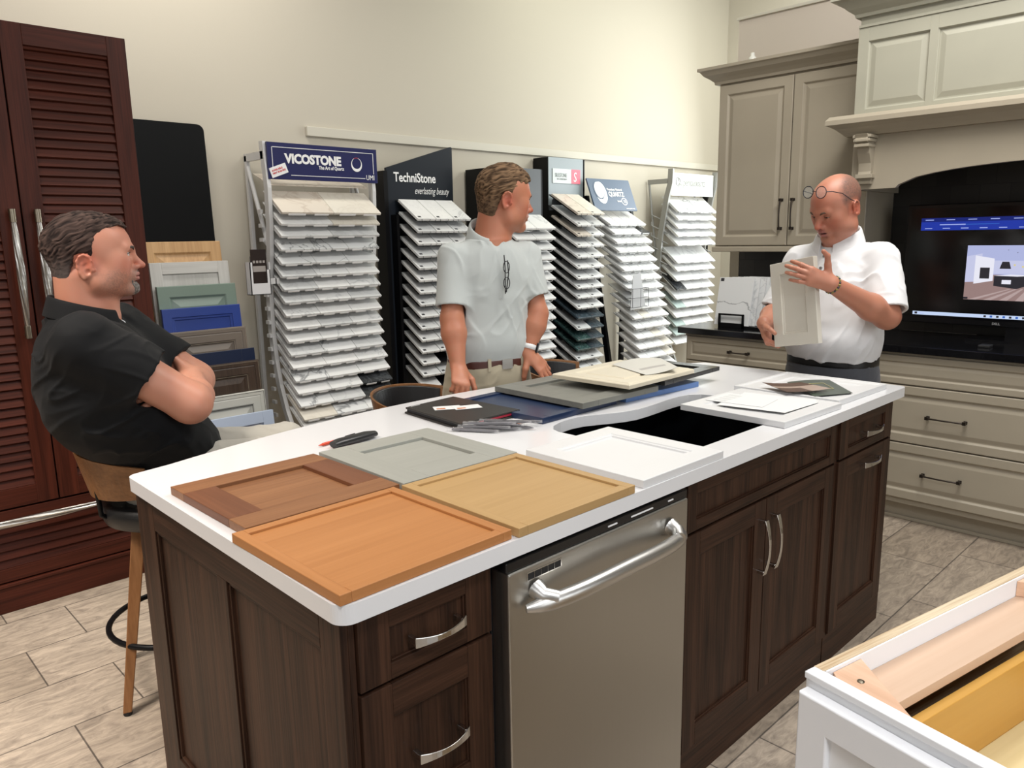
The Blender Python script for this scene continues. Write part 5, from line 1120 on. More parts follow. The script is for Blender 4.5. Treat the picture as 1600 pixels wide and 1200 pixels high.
class Head:
    def __init__(s, c, bearing, pitch, roll, scale, ky=1.0):
        s.ky = ky; s.kv = np.array([1, ky, 1.0])
        m = Matrix.Rotation(-radians(bearing), 3, 'Z') @ Matrix.Rotation(radians(pitch), 3, 'X') @ Matrix.Rotation(radians(roll), 3, 'Y')
        s.R = np.array([[m[i][j] for j in range(3)] for i in range(3)]); s.c = np.asarray(c, float); s.k = scale
    def w(s, x, y, z): return s.c+s.R @ (np.array([x, y, z])*s.kv*s.k)
    def loc(s, P): return ((P-s.c) @ s.R)/s.k/s.kv
def head_field(F, H, P):
    k = H.k; R = H.R; E = lambda c, r, kk=0.01, op='add', clip=None: F.ell(H.w(*c), [r[0]*k, r[1]*k*H.ky, r[2]*k], R, kk*k, op, clip)
    C = lambda a, b, ra, rb=None, kk=0.01, op='add': F.cap(H.w(*a), H.w(*b), ra*k, (rb if rb is not None else ra)*k, kk*k, op)
    fat = P.get('fat', 0.0)
    E((0, -0.014, 0.030), (0.075+fat*0.2, 0.100, 0.087), 0.01)
    E((0, 0.022, 0.018), (0.064, 0.070, 0.080), 0.03)
    E((0, 0.030, -0.030), (0.058+fat, 0.058, 0.078), 0.03)
    for s_ in (-1, 1):
        C((0.056*s_, -0.010, -0.040), (0.048*s_+fat*s_, 0.010, -0.078), 0.018, 0.019, 0.03)
        C((0.048*s_+fat*s_, 0.010, -0.078), (0.014*s_, 0.070, -0.100), 0.020+fat*0.5, 0.015, 0.03)
        E((0.040*s_, 0.058, -0.020), (0.022, 0.020, 0.020), 0.03)
        E((0.042*s_, 0.045, -0.058), (0.020+fat, 0.030, 0.028), 0.03)
    E((0, 0.082, -0.101), (0.020, 0.015, 0.016), 0.02)
    C((-0.036, 0.080, 0.018), (-0.010, 0.091, 0.013), 0.0095, 0.0085, 0.018); C((0.036, 0.080, 0.018), (0.010, 0.091, 0.013), 0.0095, 0.0085, 0.018)
    for s_ in (-1, 1): E((0.032*s_, 0.099, -0.001), (0.0185, 0.0200, 0.0125), 0.010, 'sub')
    C((0, 0.086, 0.010), (0, 0.110, -0.030), 0.0075, 0.0105, 0.012); E((0, 0.1115, -0.034), (0.0115, 0.0125, 0.0095), 0.006)
    for s_ in (-1, 1): E((0.0135*s_, 0.097, -0.038), (0.0085, 0.0115, 0.0078), 0.007)
    for s_ in (-1, 1): E((0.0065*s_, 0.107, -0.0445), (0.0038, 0.0055, 0.003), 0.003, 'sub')
    E((0, 0.084, -0.062), (0.030, 0.018, 0.020), 0.015)
    mo = P.get('mouth', 0.0)
    C((-0.021, 0.0905, -0.0625), (-0.005, 0.1005, -0.0585), 0.0038, 0.0052, 0.006); C((0.021, 0.0905, -0.0625), (0.005, 0.1005, -0.0585), 0.0038, 0.0052, 0.006); C((-0.005, 0.1005, -0.0585), (0.005, 0.1005, -0.0585), 0.0052, None, 0.005)
    C((-0.018, 0.0895, -0.0695-mo), (0, 0.0985, -0.0715-mo), 0.0042, 0.0062, 0.006); C((0.018, 0.0895, -0.0695-mo), (0, 0.0985, -0.0715-mo), 0.0042, 0.0062, 0.006)
    E((0, 0.100, -0.0645-mo*0.5), (0.022, 0.012, 0.0012+mo*0.45), 0.003, 'sub'); E((0, 0.100, -0.0835-mo), (0.018, 0.009, 0.004), 0.008, 'sub')
    lid = P.get('lid', 0.0)
    for s_ in (-1, 1):
        E((0.0320*s_, 0.0762, -0.0005), (0.0155, 0.0140, 0.0140), 0.0020, 'add', (0.0060*k-lid*k, 1.0))
        C((0.020*s_, 0.0845, -0.0100), (0.033*s_, 0.0860, -0.0112), 0.0044, 0.0048, 0.004); C((0.033*s_, 0.0860, -0.0112), (0.045*s_, 0.0790, -0.0070), 0.0048, 0.0038, 0.004)
    # ears
    for s_ in (-1, 1):
        ez = P.get('ear', -0.018); es = P.get('earscale', 1.0); A = H.w(0.072*s_, -0.012, ez); Re = R @ np.array([[m_[j] for j in range(3)] for m_ in (Matrix.Rotation(radians(-18*s_), 3, 'Z') @ Matrix.Rotation(radians(-10), 3, 'X'))])
        o = lambda x, y, z: A+Re @ (np.array([x*s_, y*es, z*es])*k)
        F.ell(o(0.006, -0.006, 0.002), [0.0065*k, 0.0190*k*es, 0.031*k*es], Re, 0.004)
        F.ell(o(0.0155, -0.004, 0.006), [v*k for v in (0.0085, 0.0125, 0.019)], Re, 0.004, 'sub'); F.ell(o(0.0135, 0.002, -0.009), [v*k for v in (0.010, 0.0085, 0.009)], Re, 0.004, 'sub')
        F.chain([o(0.009, 0.008, 0.018), o(0.011, 0.001, 0.028), o(0.012, -0.010, 0.031), o(0.013, -0.019, 0.025), o(0.0135, -0.024, 0.013), o(0.012, -0.022, -0.002), o(0.010, -0.016, -0.015), o(0.008, -0.007, -0.026)], [v*k for v in (0.0028, 0.0032, 0.0034, 0.0034, 0.0034, 0.0032, 0.0036, 0.0048)], 0.004)
        F.chain([o(0.007, -0.001, 0.016), o(0.008, -0.013, 0.008), o(0.008, -0.012, -0.008)], [v*k for v in (0.002, 0.0025, 0.0028)], 0.003)
        F.cap(o(0.004, 0.013, -0.004), o(0.006, 0.009, -0.006), 0.0045*k, 0.003*k, 0.004)
def hand_field(F, wrist, d, n, th, curls, P=None, scale=1.0, spread=1.0, thumb=(0.5, 0.3)):
    """d: wrist->knuckles, n: out of the back of the hand, th: +1/-1 thumb side = cross(d, n)*th; curls: per finger (mcp, pip, dip) degrees"""
    d = nrm(d); n = np.asarray(n, float); n = nrm(n-d*(n @ d)); s_ = np.cross(d, n)*th; k = scale; w = np.asarray(wrist, float)
    def rot(v, ax, a): ax = nrm(ax); return v*cos(a)+np.cross(ax, v)*sin(a)+ax*(ax @ v)*(1-cos(a))
    offs = [0.026, 0.009, -0.008, -0.024]; Lm = [0.088, 0.090, 0.085, 0.078]; LP = [(0.041, 0.026, 0.020), (0.045, 0.029, 0.021), (0.041, 0.027, 0.020), (0.033, 0.021, 0.018)]
    fan = [0.10, 0.02, -0.06, -0.15]; tips = []
    for i in range(4):
        mcp = w+d*Lm[i]*k+s_*offs[i]*k-n*abs(i-1.3)*0.0012; F.cap(w+s_*offs[i]*0.45*k, mcp, 0.0150*k, 0.0115*k, 0.014*k, sq=(n, 0.92))
        dr = nrm(d+s_*fan[i]*spread); ax = np.cross(dr, n); c = curls[i] if isinstance(curls[0], (list, tuple)) else curls; p = mcp; r0 = (0.0092, 0.0096, 0.0090, 0.0078)[i]*k; a = 0
        for j in range(3):
            a += radians(c[j]); v = rot(dr, ax, -a) ; q = p+v*LP[i][j]*k; F.cap(p, q, r0*(1-0.07*j), r0*(0.93-0.10*j), 0.0035*k); p = q
        tips.append(p)
    b0 = w+d*0.018*k+s_*0.020*k-n*0.004; t1 = b0+nrm(d*0.75+s_*(0.55+thumb[0]*0.5)-n*thumb[1]*0.5)*0.045*k; t2 = t1+nrm(d*(1.0-0.3*thumb[0])+s_*(0.25+thumb[0]*0.35)-n*thumb[1])*0.034*k; t3 = t2+nrm(d*1.0+s_*(0.05+thumb[0]*0.2)-n*thumb[1]*1.3)*0.026*k
    F.cap(b0, t1, 0.0150*k, 0.0125*k, 0.014*k); F.cap(t1, t2, 0.0118*k, 0.0098*k, 0.005*k); F.cap(t2, t3, 0.0098*k, 0.0080*k, 0.004*k)
    F.cap(w, w+d*0.05*k, 0.0185*k, 0.018*k, 0.02*k, sq=(n, 0.85)); return tips
def poly_sd(px, py, poly):
    d = np.full(px.shape, 1e9); s = np.ones(px.shape); n = len(poly)
    for i in range(n):
        ax, ay = poly[i]; bx, by = poly[i-1]; ex, ey = bx-ax, by-ay; wx, wy = px-ax, py-ay
        t = np.clip((wx*ex+wy*ey)/(ex*ex+ey*ey), 0, 1); dx, dy = wx-ex*t, wy-ey*t; d = np.minimum(d, dx*dx+dy*dy)
        c1 = py >= ay; c2 = py < by; c3 = ex*wy > ey*wx; fl = (c1 & c2 & c3) | (~c1 & ~c2 & ~c3); s = np.where(fl, -s, s)
    return s*np.sqrt(d)
def hair_mesh(H, P, h=0.0022):
    k = H.k; lo = H.c-0.17*k; hi = H.c+0.17*k; F = Field(lo, hi, h); R = H.R; t = P['thick']; ky = H.ky
    EE = lambda c, r, kk: F.ell(H.w(*c), [r[0]*k, r[1]*k*ky, r[2]*k], R, kk)
    EE((0, -0.016, 0.030), (0.075+t, 0.100+t, 0.087+t), 0.0); EE((0, 0.022, 0.018), (0.064+t, 0.070+t, 0.080+t), 0.01); EE((0, -0.045, -0.03), (0.060+t, 0.052+t, 0.06), 0.02)
    for e in P.get('extra', []): EE(e[0], e[1], 0.015)
    sl, (X, Y, Z) = F.blk(lo, hi); px, py, pz = X-H.c[0], Y-H.c[1], Z-H.c[2]
    x = (R[0][0]*px+R[1][0]*py+R[2][0]*pz)/k; y = (R[0][1]*px+R[1][1]*py+R[2][1]*pz)/k/ky; z = (R[0][2]*px+R[1][2]*py+R[2][2]*pz)/k
    yy = y+P.get('curve', 6.0)*np.maximum(np.abs(x)-P.get('x0', 0.02), 0)**2
    m = poly_sd(yy+0.003*vnoise(x*90, y*160, z*160, 12), z+0.003*vnoise(x*90, y*160, z*160, 14), P['poly'])*k*0.9
    ca, sa = cos(P['dir']), sin(P['dir'])
    def strands(x, y, z, s1):
        wv = 0.006*vnoise(x*40, y*40, z*40, s1+9); al = y*ca+z*sa; be = -y*sa+z*ca+wv
        return vnoise(be*230, al*32, x*150, s1)*0.65+vnoise(be*480, al*50, x*300, s1+3)*0.35
    F.F -= ((strands(x, y, z, 3)+0.5*vnoise(x*55+7, y*40, z*40, 9))*P.get('amp', 0.003)*np.clip((z+0.09)*8, 0.15, 1)).astype(np.float32)
    kk = 0.004; A = F.F; dd = m.astype(np.float32); hh = np.maximum(kk-np.abs(A-dd), 0)/kk; F.F = np.maximum(A, dd)+hh*hh*kk*0.25
    V, Q = F.mesh(); L = H.loc(V); g = strands(L[:, 0], L[:, 1], L[:, 2], 3)
    c1, c2, c3 = [np.array(c) for c in P['cols']]; f = np.clip(0.42+1.1*g, 0, 1)[:, None]; col = c1*(1-f)+c2*f
    lowm = np.clip((-L[:, 2]+P.get('greyz', 0.02))*18, 0, 1)[:, None]*P.get('grey', 0.5); col = col*(1-lowm)+c3*lowm
    return V, Q, col
def skin_color(V, H, base, red, P):
    L = H.loc(V); n = len(V); x, y, z = L[:, 0], L[:, 1], L[:, 2]; B = np.array(base); Rd = np.array(red)
    def g(cx, cy, cz, r): return np.exp(-(((np.abs(x)-cx)**2+(y-cy)**2+(z-cz)**2)/(r*r)))
    inhead = (np.sqrt(x*x+y*y+z*z) < 0.19)
    w = np.clip(0.9*g(0, 0.112, -0.036, 0.018)+0.6*g(0.042, 0.07, -0.035, 0.028)+0.8*g(0.082, -0.015, -0.015, 0.03)+0.35*g(0, 0.08, 0.06, 0.05)+0.3*g(0, -0.02, -0.12, 0.06), 0, 1)
    nz = vnoise(V[:, 0]*45, V[:, 1]*45, V[:, 2]*45, 2)*0.5+vnoise(V[:, 0]*120, V[:, 1]*120, V[:, 2]*120, 8)*0.3
    w = np.clip(w*inhead+0.12+0.16*nz, 0, 1)[:, None]; c = B*(1-w)+Rd*w
    lips = np.clip((g(0, 0.101, -0.0585, 0.012)+g(0.012, 0.098, -0.0600, 0.009)+g(0, 0.099, -0.0715-P.get('mouth', 0), 0.012)+g(0.010, 0.096, -0.0705-P.get('mouth', 0), 0.009))*1.2-0.25, 0, 0.85)*inhead
    c = c*(1-lips[:, None])+np.array(P.get('lip', (0.36, 0.12, 0.10)))*lips[:, None]
    mm = (g(0, 0.095, -0.0645-P.get('mouth', 0)*0.5, 0.02)*((np.abs(z+0.0645+P.get('mouth', 0)*0.5) < 0.0012+P.get('mouth', 0)*0.4) & (y < 0.099) & (np.abs(x) < 0.021)))*inhead
    c = c*(1-mm[:, None])+np.array([0.06, 0.015, 0.015])*mm[:, None]
    for (shape, colr, amt) in P.get('stain', []):
        if shape == 'stubble': m = np.clip((-0.030-z)*40, 0, 1)*np.clip((y-0.0)*30, 0, 1)*np.clip((z+0.135)*60, 0, 1)*np.clip((0.6+0.7*vnoise(x*500, y*500, z*500, 7)), 0, 1)
        elif shape == 'goatee': m = np.clip(g(0, 0.085, -0.105, 0.026)*1.6+g(0.018, 0.094, -0.052, 0.011)*0.8+g(0.027, 0.085, -0.070, 0.012)*0.6, 0, 1)*np.clip(0.75+0.5*vnoise(x*400, y*400, z*400, 7), 0, 1)
        elif shape == 'buzz': m = np.clip(P['buzz'](x, y, z), 0, 1)
        m = (m*inhead*amt)[:, None]*(1-lips[:, None]); c = c*(1-m)+np.array(colr)*m
    # brows
    return c
def add_face_parts(parent, H, O, P):
    k = H.k; Rm = Matrix([[H.R[i][j] for j in range(3)] for i in range(3)]).to_4x4(); org = Vector(O)
    M_eye = mat('eye_white', (0.62, 0.58, 0.54), 0.15); M_iris = mat('dark_iris', (0.05, 0.035, 0.025), 0.12); M_pu = mat('pupil', (0.002, 0.002, 0.002), 0.08)
    gx, gz = P.get('gaze', (0, 0))
    for s_ in (-1, 1):
        mb = MB(); n = 18; prof = [(0.0123*sin(a), -0.0123*cos(a)) for a in [pi*i/14 for i in range(15)]]
        mi = []; vs = []
        for r, z in prof: vs += [(r*cos(2*pi*q/n), r*sin(2*pi*q/n), z) for q in range(n)]
        fs = []; 
        for i in range(14):
            for q in range(n): fs.append((i*n+q, i*n+(q+1) % n, (i+1)*n+(q+1) % n, (i+1)*n+q)); mi.append(2 if i >= 13 else 1 if i >= 12 else 0)
        mb.add(vs, fs, mi, True); e = mb.build('eye', [M_eye, M_iris, M_pu], parent)
        c = H.w(0.032*s_, 0.0762, -0.0005); look = Matrix.Rotation(radians(gx), 4, 'Z') @ Matrix.Rotation(radians(-90+gz), 4, 'X')
        e.matrix_local = Matrix.Translation(Vector(c)-org) @ Rm @ look @ Matrix.Scale(k, 4)
        pts = [(0.016*s_, 0.0985, 0.0135), (0.024*s_, 0.0985, 0.0185), (0.034*s_, 0.0945, 0.0205), (0.045*s_, 0.0845, 0.0165)]
        b = MB().tube([Vector(H.w(*p))-org for p in pts], [0.0034*k, 0.0046*k, 0.0040*k, 0.0016*k], 8, flat=(1.0, 0.7)).build('eyebrow', mat('brow_hair', P.get('brow', (0.08, 0.05, 0.035)), 0.8), parent)
        l = MB().tube([Vector(H.w(*p))-org for p in [(0.020*s_, 0.0850, 0.001-P.get('lid', 0)*0.6), (0.027*s_, 0.0895, 0.0055-P.get('lid', 0)), (0.036*s_, 0.0895, 0.0055-P.get('lid', 0)), (0.0450*s_, 0.0820, 0.000-P.get('lid', 0)*0.6)]], 0.0009*k, 5).build('eyelashes', mat('lash', (0.02, 0.012, 0.01), 0.7), parent)
def collar_mesh(C, f, r, a, b, z0, rise, m, parent, O, tilt=0.0, gap=0.5, fold=0.045, point=0.02, up=0.035, name='collar', flare=0.016, zfun=None):
    """band around the neck, open at the front by gap radians, folded over; z follows the tilt towards the back"""
    f = nrm(f); r = nrm(r); vs = []; N = 44; O = np.asarray(O)
    for i in range(N+1):
        t = gap/2+(2*pi-gap)*i/N; e = abs(2*i/N-1); cf, sf = cos(t), sin(t)
        def pt(rr, dz): return np.asarray(C)+f*cf*(b+rr)+r*sf*(a+rr)+V3(0, 0, z0+rise*(0.5-0.5*cf)+dz)-O
        pp = point*max(0, (e-0.72)/0.28)**1.5
        vs += [pt(0.0, 0.0), pt(-0.001, up*0.6), pt(0.001, up), pt(0.006, up+0.003), pt(0.011, up*0.75), pt(flare, up-fold*0.7-pp*0.6), pt(flare+0.006, up-fold-pp)]
    M_ = 7; fs = [(i*M_+j, i*M_+j+1, (i+1)*M_+j+1, (i+1)*M_+j) for i in range(N) for j in range(M_-1)]
    mb = MB(); mb.add([tuple(v) for v in vs], fs, 0, True); o = mb.build(name, m, parent)
    sd = o.modifiers.new('solid', 'SOLIDIFY'); sd.thickness = 0.0022; sd.offset = 0; ss = o.modifiers.new('sub', 'SUBSURF'); ss.levels = 1; ss.render_levels = 1; return o
def proj_up(o): return o
def shirt_folds(seed, amp, dirs):
    """soft ridges running along each direction (kx,ky,kz are the across-fold frequencies)"""
    def fn(x, y, z):
        v = 0
        for i, (kx, ky, kz, a) in enumerate(dirs):
            K = sqrt(kx*kx+ky*ky+kz*kz); n = np.array([kx, ky, kz])/K; c = x*n[0]+y*n[1]+z*n[2]
            px, py, pz = x-c*n[0]*0.82, y-c*n[1]*0.82, z-c*n[2]*0.82
            w1 = vnoise(px*6+seed, py*6+i*5, pz*6, i+seed)*0.05
            q = vnoise((c+w1)*K*0.30+seed*3.1, px*7+py*7+pz*7+i*3.3, (px-py)*6, 31+i+seed)
            rd = np.clip(1-np.abs(q)*2.6, 0, 1)**1.6; gate = np.clip(0.35+1.2*vnoise(x*7+i*7, y*7, z*7+seed, 20+i), 0, 1)
            v = v-a*rd*gate+a*0.25*q
        return v*amp
    return fn
def shoe(parent, p, f, m):
    f = nrm(f); a = atan2(f[1], f[0]); mb = MB(); L = []
    for t, w, h in ((0, 0.030, 0.055), (0.05, 0.038, 0.075), (0.12, 0.040, 0.07), (0.18, 0.046, 0.05), (0.24, 0.046, 0.038), (0.285, 0.030, 0.03)):
        L += [(t-0.08, w*cos(q), max(0, h*0.5+h*0.5*sin(q))) for q in [2*pi*j/12 for j in range(12)]]
    mb.add(L, [(i*12+j, i*12+(j+1) % 12, i*12+12+(j+1) % 12, i*12+12+j) for i in range(5) for j in range(12)]+[tuple(range(11, -1, -1)), tuple(range(60, 72))], 0, True)
    return mb.build('shoe', m, parent, loc=tuple(p), rot=(0, 0, a))
def limb_sleeve(F, sh, el, hemt, r0, r1, k=0.03, wall=0.006, flatten=None):
    sh, el = np.asarray(sh, float), np.asarray(el, float); hem = sh+(el-sh)*hemt
    F.cap(sh, hem, r0, r1, k, flat=True); return hem, nrm(el-sh), r1
def cut_sleeve(F, hem, d, r1, wall=0.011, depth=0.010):
    F.cap(hem-d*depth, hem+d*0.03, r1-wall, r1-wall, 0.002, 'sub', sq=None)
def person_obj(name, V, Q, O, col, lab):
    o = np_obj('person', V, Q, M_skin, None, O, col); o.location = O; tag(o, lab, 'person'); return o
def sub_obj(nm, F, m, parent, O):
    V, Q = F.mesh(); return np_obj(nm, V, Q, m, parent, O)
def warpall(F, fn): F.warp([a[0] for a in F.ax], [a[-1] for a in F.ax], fn)

# =================================================================== man standing behind the island, grey polo
def man_grey():
    O = (1.50, 1.31, 0.0); f = nrm((-.32, -.94, 0)); r = V3(f[1], -f[0], 0); C = V3(1.497, 1.305, 0)
    H = Head((1.547, 1.245, 1.622), 111, -7, 2, 1.03)
    Rs, Re, Rw = V3(1.345, 1.330, 1.400), V3(1.300, 1.285, 1.168), V3(1.272, 1.225, 0.995); Ls, Le, Lw = V3(1.650, 1.228, 1.400), V3(1.650, 1.175, 1.168), V3(1.592, 1.172, 1.020)
    h = 0.0032
    F = Field((1.17, 0.98, -0.01), (1.80, 1.56, 1.80), [[(1.17, 1.80, h)], [(0.98, 1.56, h)], [(-0.01, 0.86, 0.016), (0.86, 1.80, h)]])
    torso = [(0.90, 0.0, 0, 0.155, 0.10), (1.0, 0.0, 0, 0.15, 0.095), (1.15, 0.0, 0, 0.15, 0.10), (1.33, 0.02, 0, 0.155, 0.10), (1.40, 0.03, 0, 0.12, 0.07), (1.45, 0.035, 0, 0.06, 0.05)]
    F.loft(C, f, r, torso, 0.02)
    nb = C+f*0.035+V3(0, 0, 1.42); F.cap(nb, H.w(0, -0.022, -0.075), 0.064, 0.060, 0.03); F.cap(nb+f*0.02, H.w(0, 0.012, -0.088), 0.045, 0.044, 0.03); F.cap(nb-f*0.012, H.w(0, -0.045, -0.055), 0.056, 0.048, 0.03)
    head_field(F, H, dict(ear=-0.016))
    for sh, el, wr, q in ((Rs, Re, Rw, -1), (Ls, Le, Lw, 1)):
        F.cap(C+f*0.02+V3(0, 0, 1.385)+r*(-q)*0.06, sh, 0.035, 0.030, 0.02); F.cap(sh, el, 0.034, 0.043, 0.01); F.cap(el, el+(wr-el)*0.3, 0.043, 0.046, 0.02); F.cap(el+(wr-el)*0.3, wr, 0.046, 0.0275, 0.02)
    # right hand planted on the worktop edge, fingers curled over; left hand resting on fingertips
    hand_field(F, Rw, V3(-0.040, -0.062, -0.055), V3(-0.15, -0.60, 0.62), -1, [(48, 62, 40), (52, 66, 40), (56, 66, 40), (58, 66, 40)], thumb=(0.45, 0.5))
    hand_field(F, Lw, V3(0.030, -0.048, -0.058), V3(-0.15, -0.75, 0.60), 1, [(18, 30, 18), (14, 26, 18), (16, 28, 18), (22, 34, 20)], spread=1.6, thumb=(0.8, 1.0))
    for q in (-1, 1):
        hp_ = C+r*0.085*q+V3(0, 0, 0.93); kn = C+r*0.10*q+f*0.03+V3(0, 0, 0.50); an = C+r*0.11*q-f*0.02+V3(0, 0, 0.09); F.cap(hp_, kn, 0.075, 0.052, 0.02); F.cap(kn, an, 0.050, 0.034, 0.02); F.cap(an, an+f*0.12-V3(0, 0, 0.05), 0.032, 0.025, 0.02)
    V, Q = F.mesh(); col = skin_color(V, H, (0.44, 0.185, 0.105), (0.46, 0.11, 0.065), dict(stain=[('stubble', (0.28, 0.15, 0.10), 0.22)], lip=(0.34, 0.12, 0.10)))
    p = person_obj('person', V, Q, O, col, 'man in a light grey polo and khaki trousers standing with both hands on the island')
    add_face_parts(p, H, O, dict(gaze=(0, 0), brow=(0.14, 0.08, 0.045)))
    poly = [(0.082, 0.068), (0.060, 0.052), (0.048, 0.036), (0.036, 0.020), (0.022, 0.000), (0.016, -0.022), (0.006, -0.020), (0.004, 0.010), (-0.008, 0.016), (-0.024, 0.010), (-0.034, -0.012), (-0.040, -0.040), (-0.052, -0.078), (-0.080, -0.094), (-0.15, -0.06), (-0.15, 0.16), (0.13, 0.16), (0.115, 0.085)]
    Vh, Qh, ch = hair_mesh(H, dict(thick=0.003, poly=poly, amp=0.0028, curve=5.0, x0=0.03, extra=[((0, -0.050, -0.055), (0.060, 0.042, 0.050)), ((0, 0.006, 0.056), (0.066, 0.084, 0.074)), ((0.0, 0.058, 0.066), (0.048, 0.038, 0.040))], dir=0.35, cols=((0.045, 0.026, 0.014), (0.235, 0.145, 0.082), (0.10, 0.066, 0.045)), grey=0.35, greyz=0.0))
    np_obj('hair', Vh, Qh, tint_mat('short_brown_hair', 0.8, spec=0.15), p, O, ch)
    # shirt
    S = Field((1.17, 1.0, 0.96), (1.82, 1.56, 1.54), 0.0042)
    sec = [(0.985, 0.0, 0, 0.160, 0.112), (1.02, 0.004, 0, 0.168, 0.122), (1.06, 0.008, 0, 0.172, 0.128), (1.15, 0.010, 0, 0.165, 0.122), (1.26, 0.018, 0, 0.170, 0.118), (1.34, 0.024, 0, 0.172, 0.112), (1.40, 0.028, 0, 0.150, 0.096), (1.435, 0.030, 0, 0.112, 0.082), (1.465, 0.032, 0, 0.076, 0.070)]
    S.loft(C, f, r, sec, 0.02, zhi=1.46)
    hR = limb_sleeve(S, Rs, Re, 0.80, 0.052, 0.064, 0.03); hL = limb_sleeve(S, Ls, Le, 0.70, 0.052, 0.062, 0.03)
    for sh in (Rs, Ls): S.cap(C+f*0.03+V3(0, 0, 1.430)+(sh-C-V3(0, 0, 1.40))*0.30, sh-V3(0, 0, 0.004), 0.030, 0.040, 0.03)
    cut_sleeve(S, *hR); cut_sleeve(S, *hL)
    warpall(S, shirt_folds(3, 0.0060, [(70, 20, 20, 0.7), (-25, 20, 62, 0.6), (60, -30, -22, 0.5)]))
    warpall(S, lambda x, y, z: -0.0022*np.clip(1-np.abs(np.abs((x-C[0])*r[0]+(y-C[1])*r[1])-0.0)/0.016, 0, 1).round()*(((x-C[0])*f[0]+(y-C[1])*f[1]) > 0.05)*(z > 1.24))
    S.cap(C+f*0.04+V3(0, 0, 1.475), C+f*0.03+V3(0, 0, 1.54), 0.062, 0.075, 0.004, 'sub'); S.cap(C+f*0.155+V3(0, 0, 1.395), C+f*0.12+V3(0, 0, 1.47), 0.010, 0.030, 0.006, 'sub')
    M_sh = cloth_mat('light_grey_polo_knit', (0.47, 0.50, 0.49), 0.8)
    so = sub_obj('shirt', S, M_sh, p, O)
    collar_mesh(C+f*0.034, f, r, 0.066, 0.066, 1.428, 0.085, M_sh, p, O, gap=0.75, point=0.035, fold=0.070, up=0.034, flare=0.022)
    # trousers, belt
    T = Field((1.20, 1.05, 0.0), (1.80, 1.60, 1.02), [[(1.20, 1.80, 0.006)], [(1.05, 1.60, 0.006)], [(0.0, 0.80, 0.014), (0.80, 1.02, 0.005)]])
    ts = [(0.80, -0.01, 0, 0.178, 0.125), (0.88, -0.01, 0, 0.182, 0.132), (0.94, -0.005, 0, 0.176, 0.125), (1.005, 0.0, 0, 0.163, 0.115)]
    T.loft(C, f, r, ts, 0.02, zhi=1.004)
    for q in (-1, 1):
        hp_ = C+r*0.088*q+V3(0, 0, 0.84); kn = C+r*0.10*q+f*0.03+V3(0, 0, 0.50); an = C+r*0.11*q-f*0.02+V3(0, 0, 0.08); T.cap(hp_, kn, 0.092, 0.078, 0.03); T.cap(kn, an, 0.078, 0.066, 0.03, flat=True)
    warpall(T, shirt_folds(8, 0.004, [(30, 50, 70, 0.8), (-40, 20, 90, 0.7)]))
    tr = sub_obj('trousers', T, cloth_mat('khaki_twill', (0.40, 0.355, 0.26), 0.85), p, O)
    B = Field((1.28, 1.12, 0.955), (1.72, 1.50, 1.03), 0.0035); B.loft(C, f, r, [(0.95, 0.0, 0, 0.168, 0.120), (1.04, 0.0, 0, 0.166, 0.118)], 0.0, zlo=0.966, zhi=1.0, power=2.3); B.loft(C, f, r, [(0.94, 0.0, 0, 0.160, 0.112), (1.05, 0.0, 0, 0.158, 0.110)], 0.0, 'sub')
    bl = sub_obj('belt', B, mat('brown_leather_belt', (0.065, 0.018, 0.012), 0.4), p, O)
    bk_ = np.array(C+f*0.121+V3(0, 0, 0.983)-V3(*O)); MB().box(-0.022, 0.022, -0.003, 0.003, -0.019, 0.019).build('buckle', M_nickel, bl, loc=tuple(bk_+r*(-0.03)), rot=(0, 0, atan2(r[1], r[0])))
    for q in (-0.105, 0.0+0.045, -0.16): 
        cc = C+r*q+V3(0, 0, 0.985)-V3(*O); u = q/0.168; dd = 0.120*(1-abs(u)**2.3)**(1/2.3); cc = cc+f*(dd+0.002); lpm = MB(); lpm.box(-0.007, 0.007, -0.003, 0.002, -0.026, 0.022, 0, Matrix.Translation(Vector(cc)) @ Matrix.Rotation(atan2(r[1], r[0])+u*0.6, 4, 'Z')); lpm.build('belt_loop', cloth_mat('khaki_twill_loop', (0.40, 0.355, 0.26), 0.85), tr)
    for q in (-1, 1): shoe(p, C+r*0.11*q-f*0.0-V3(*O)+V3(0, 0, 0.0), f, mat('brown_shoe', (0.06, 0.03, 0.02), 0.4))
    # glasses hanging from the placket, watch
    g0 = C+f*0.148+V3(0, 0, 1.385)-V3(*O)-r*0.012; gm = MB()
    gm.tube([g0+V3(0, 0, 0.02), g0+f*0.008-V3(0, 0, 0.03), g0+f*0.006-V3(0, 0, 0.125)], 0.0022, 6); gm.tube([g0-r*0.012+f*0.004, g0-r*0.014+f*0.008-V3(0, 0, 0.05), g0-r*0.004+f*0.006-V3(0, 0, 0.12)], 0.0022, 6)
    for zz in (-0.025, -0.085): gm.tube([tuple(g0+f*0.007+r*(-0.006+0.013*cos(a*pi/7))+V3(0, 0, zz+0.022*sin(a*pi/7))) for a in range(14)], 0.0018, 5, closed=True)
    go = gm.build('glasses', mat('black_glasses_frame', (0.01, 0.01, 0.012), 0.25)); go.location = O; tag(go, 'black folded glasses hanging from the neckline of the grey polo', 'glasses')
    wd = nrm(Le-Lw); wc_ = Lw+wd*0.022-V3(*O); e1 = nrm(np.cross(wd, V3(0, 0, 1))); e2 = np.cross(e1, wd); wm = MB(); m_ = 24; vs = []
    for (rr_, hh) in ((0.0285, -0.012), (0.0325, -0.012), (0.0325, 0.012), (0.0285, 0.012)): vs += [tuple(wc_+e1*rr_*cos(2*pi*q/m_)+e2*rr_*sin(2*pi*q/m_)+wd*hh) for q in range(m_)]
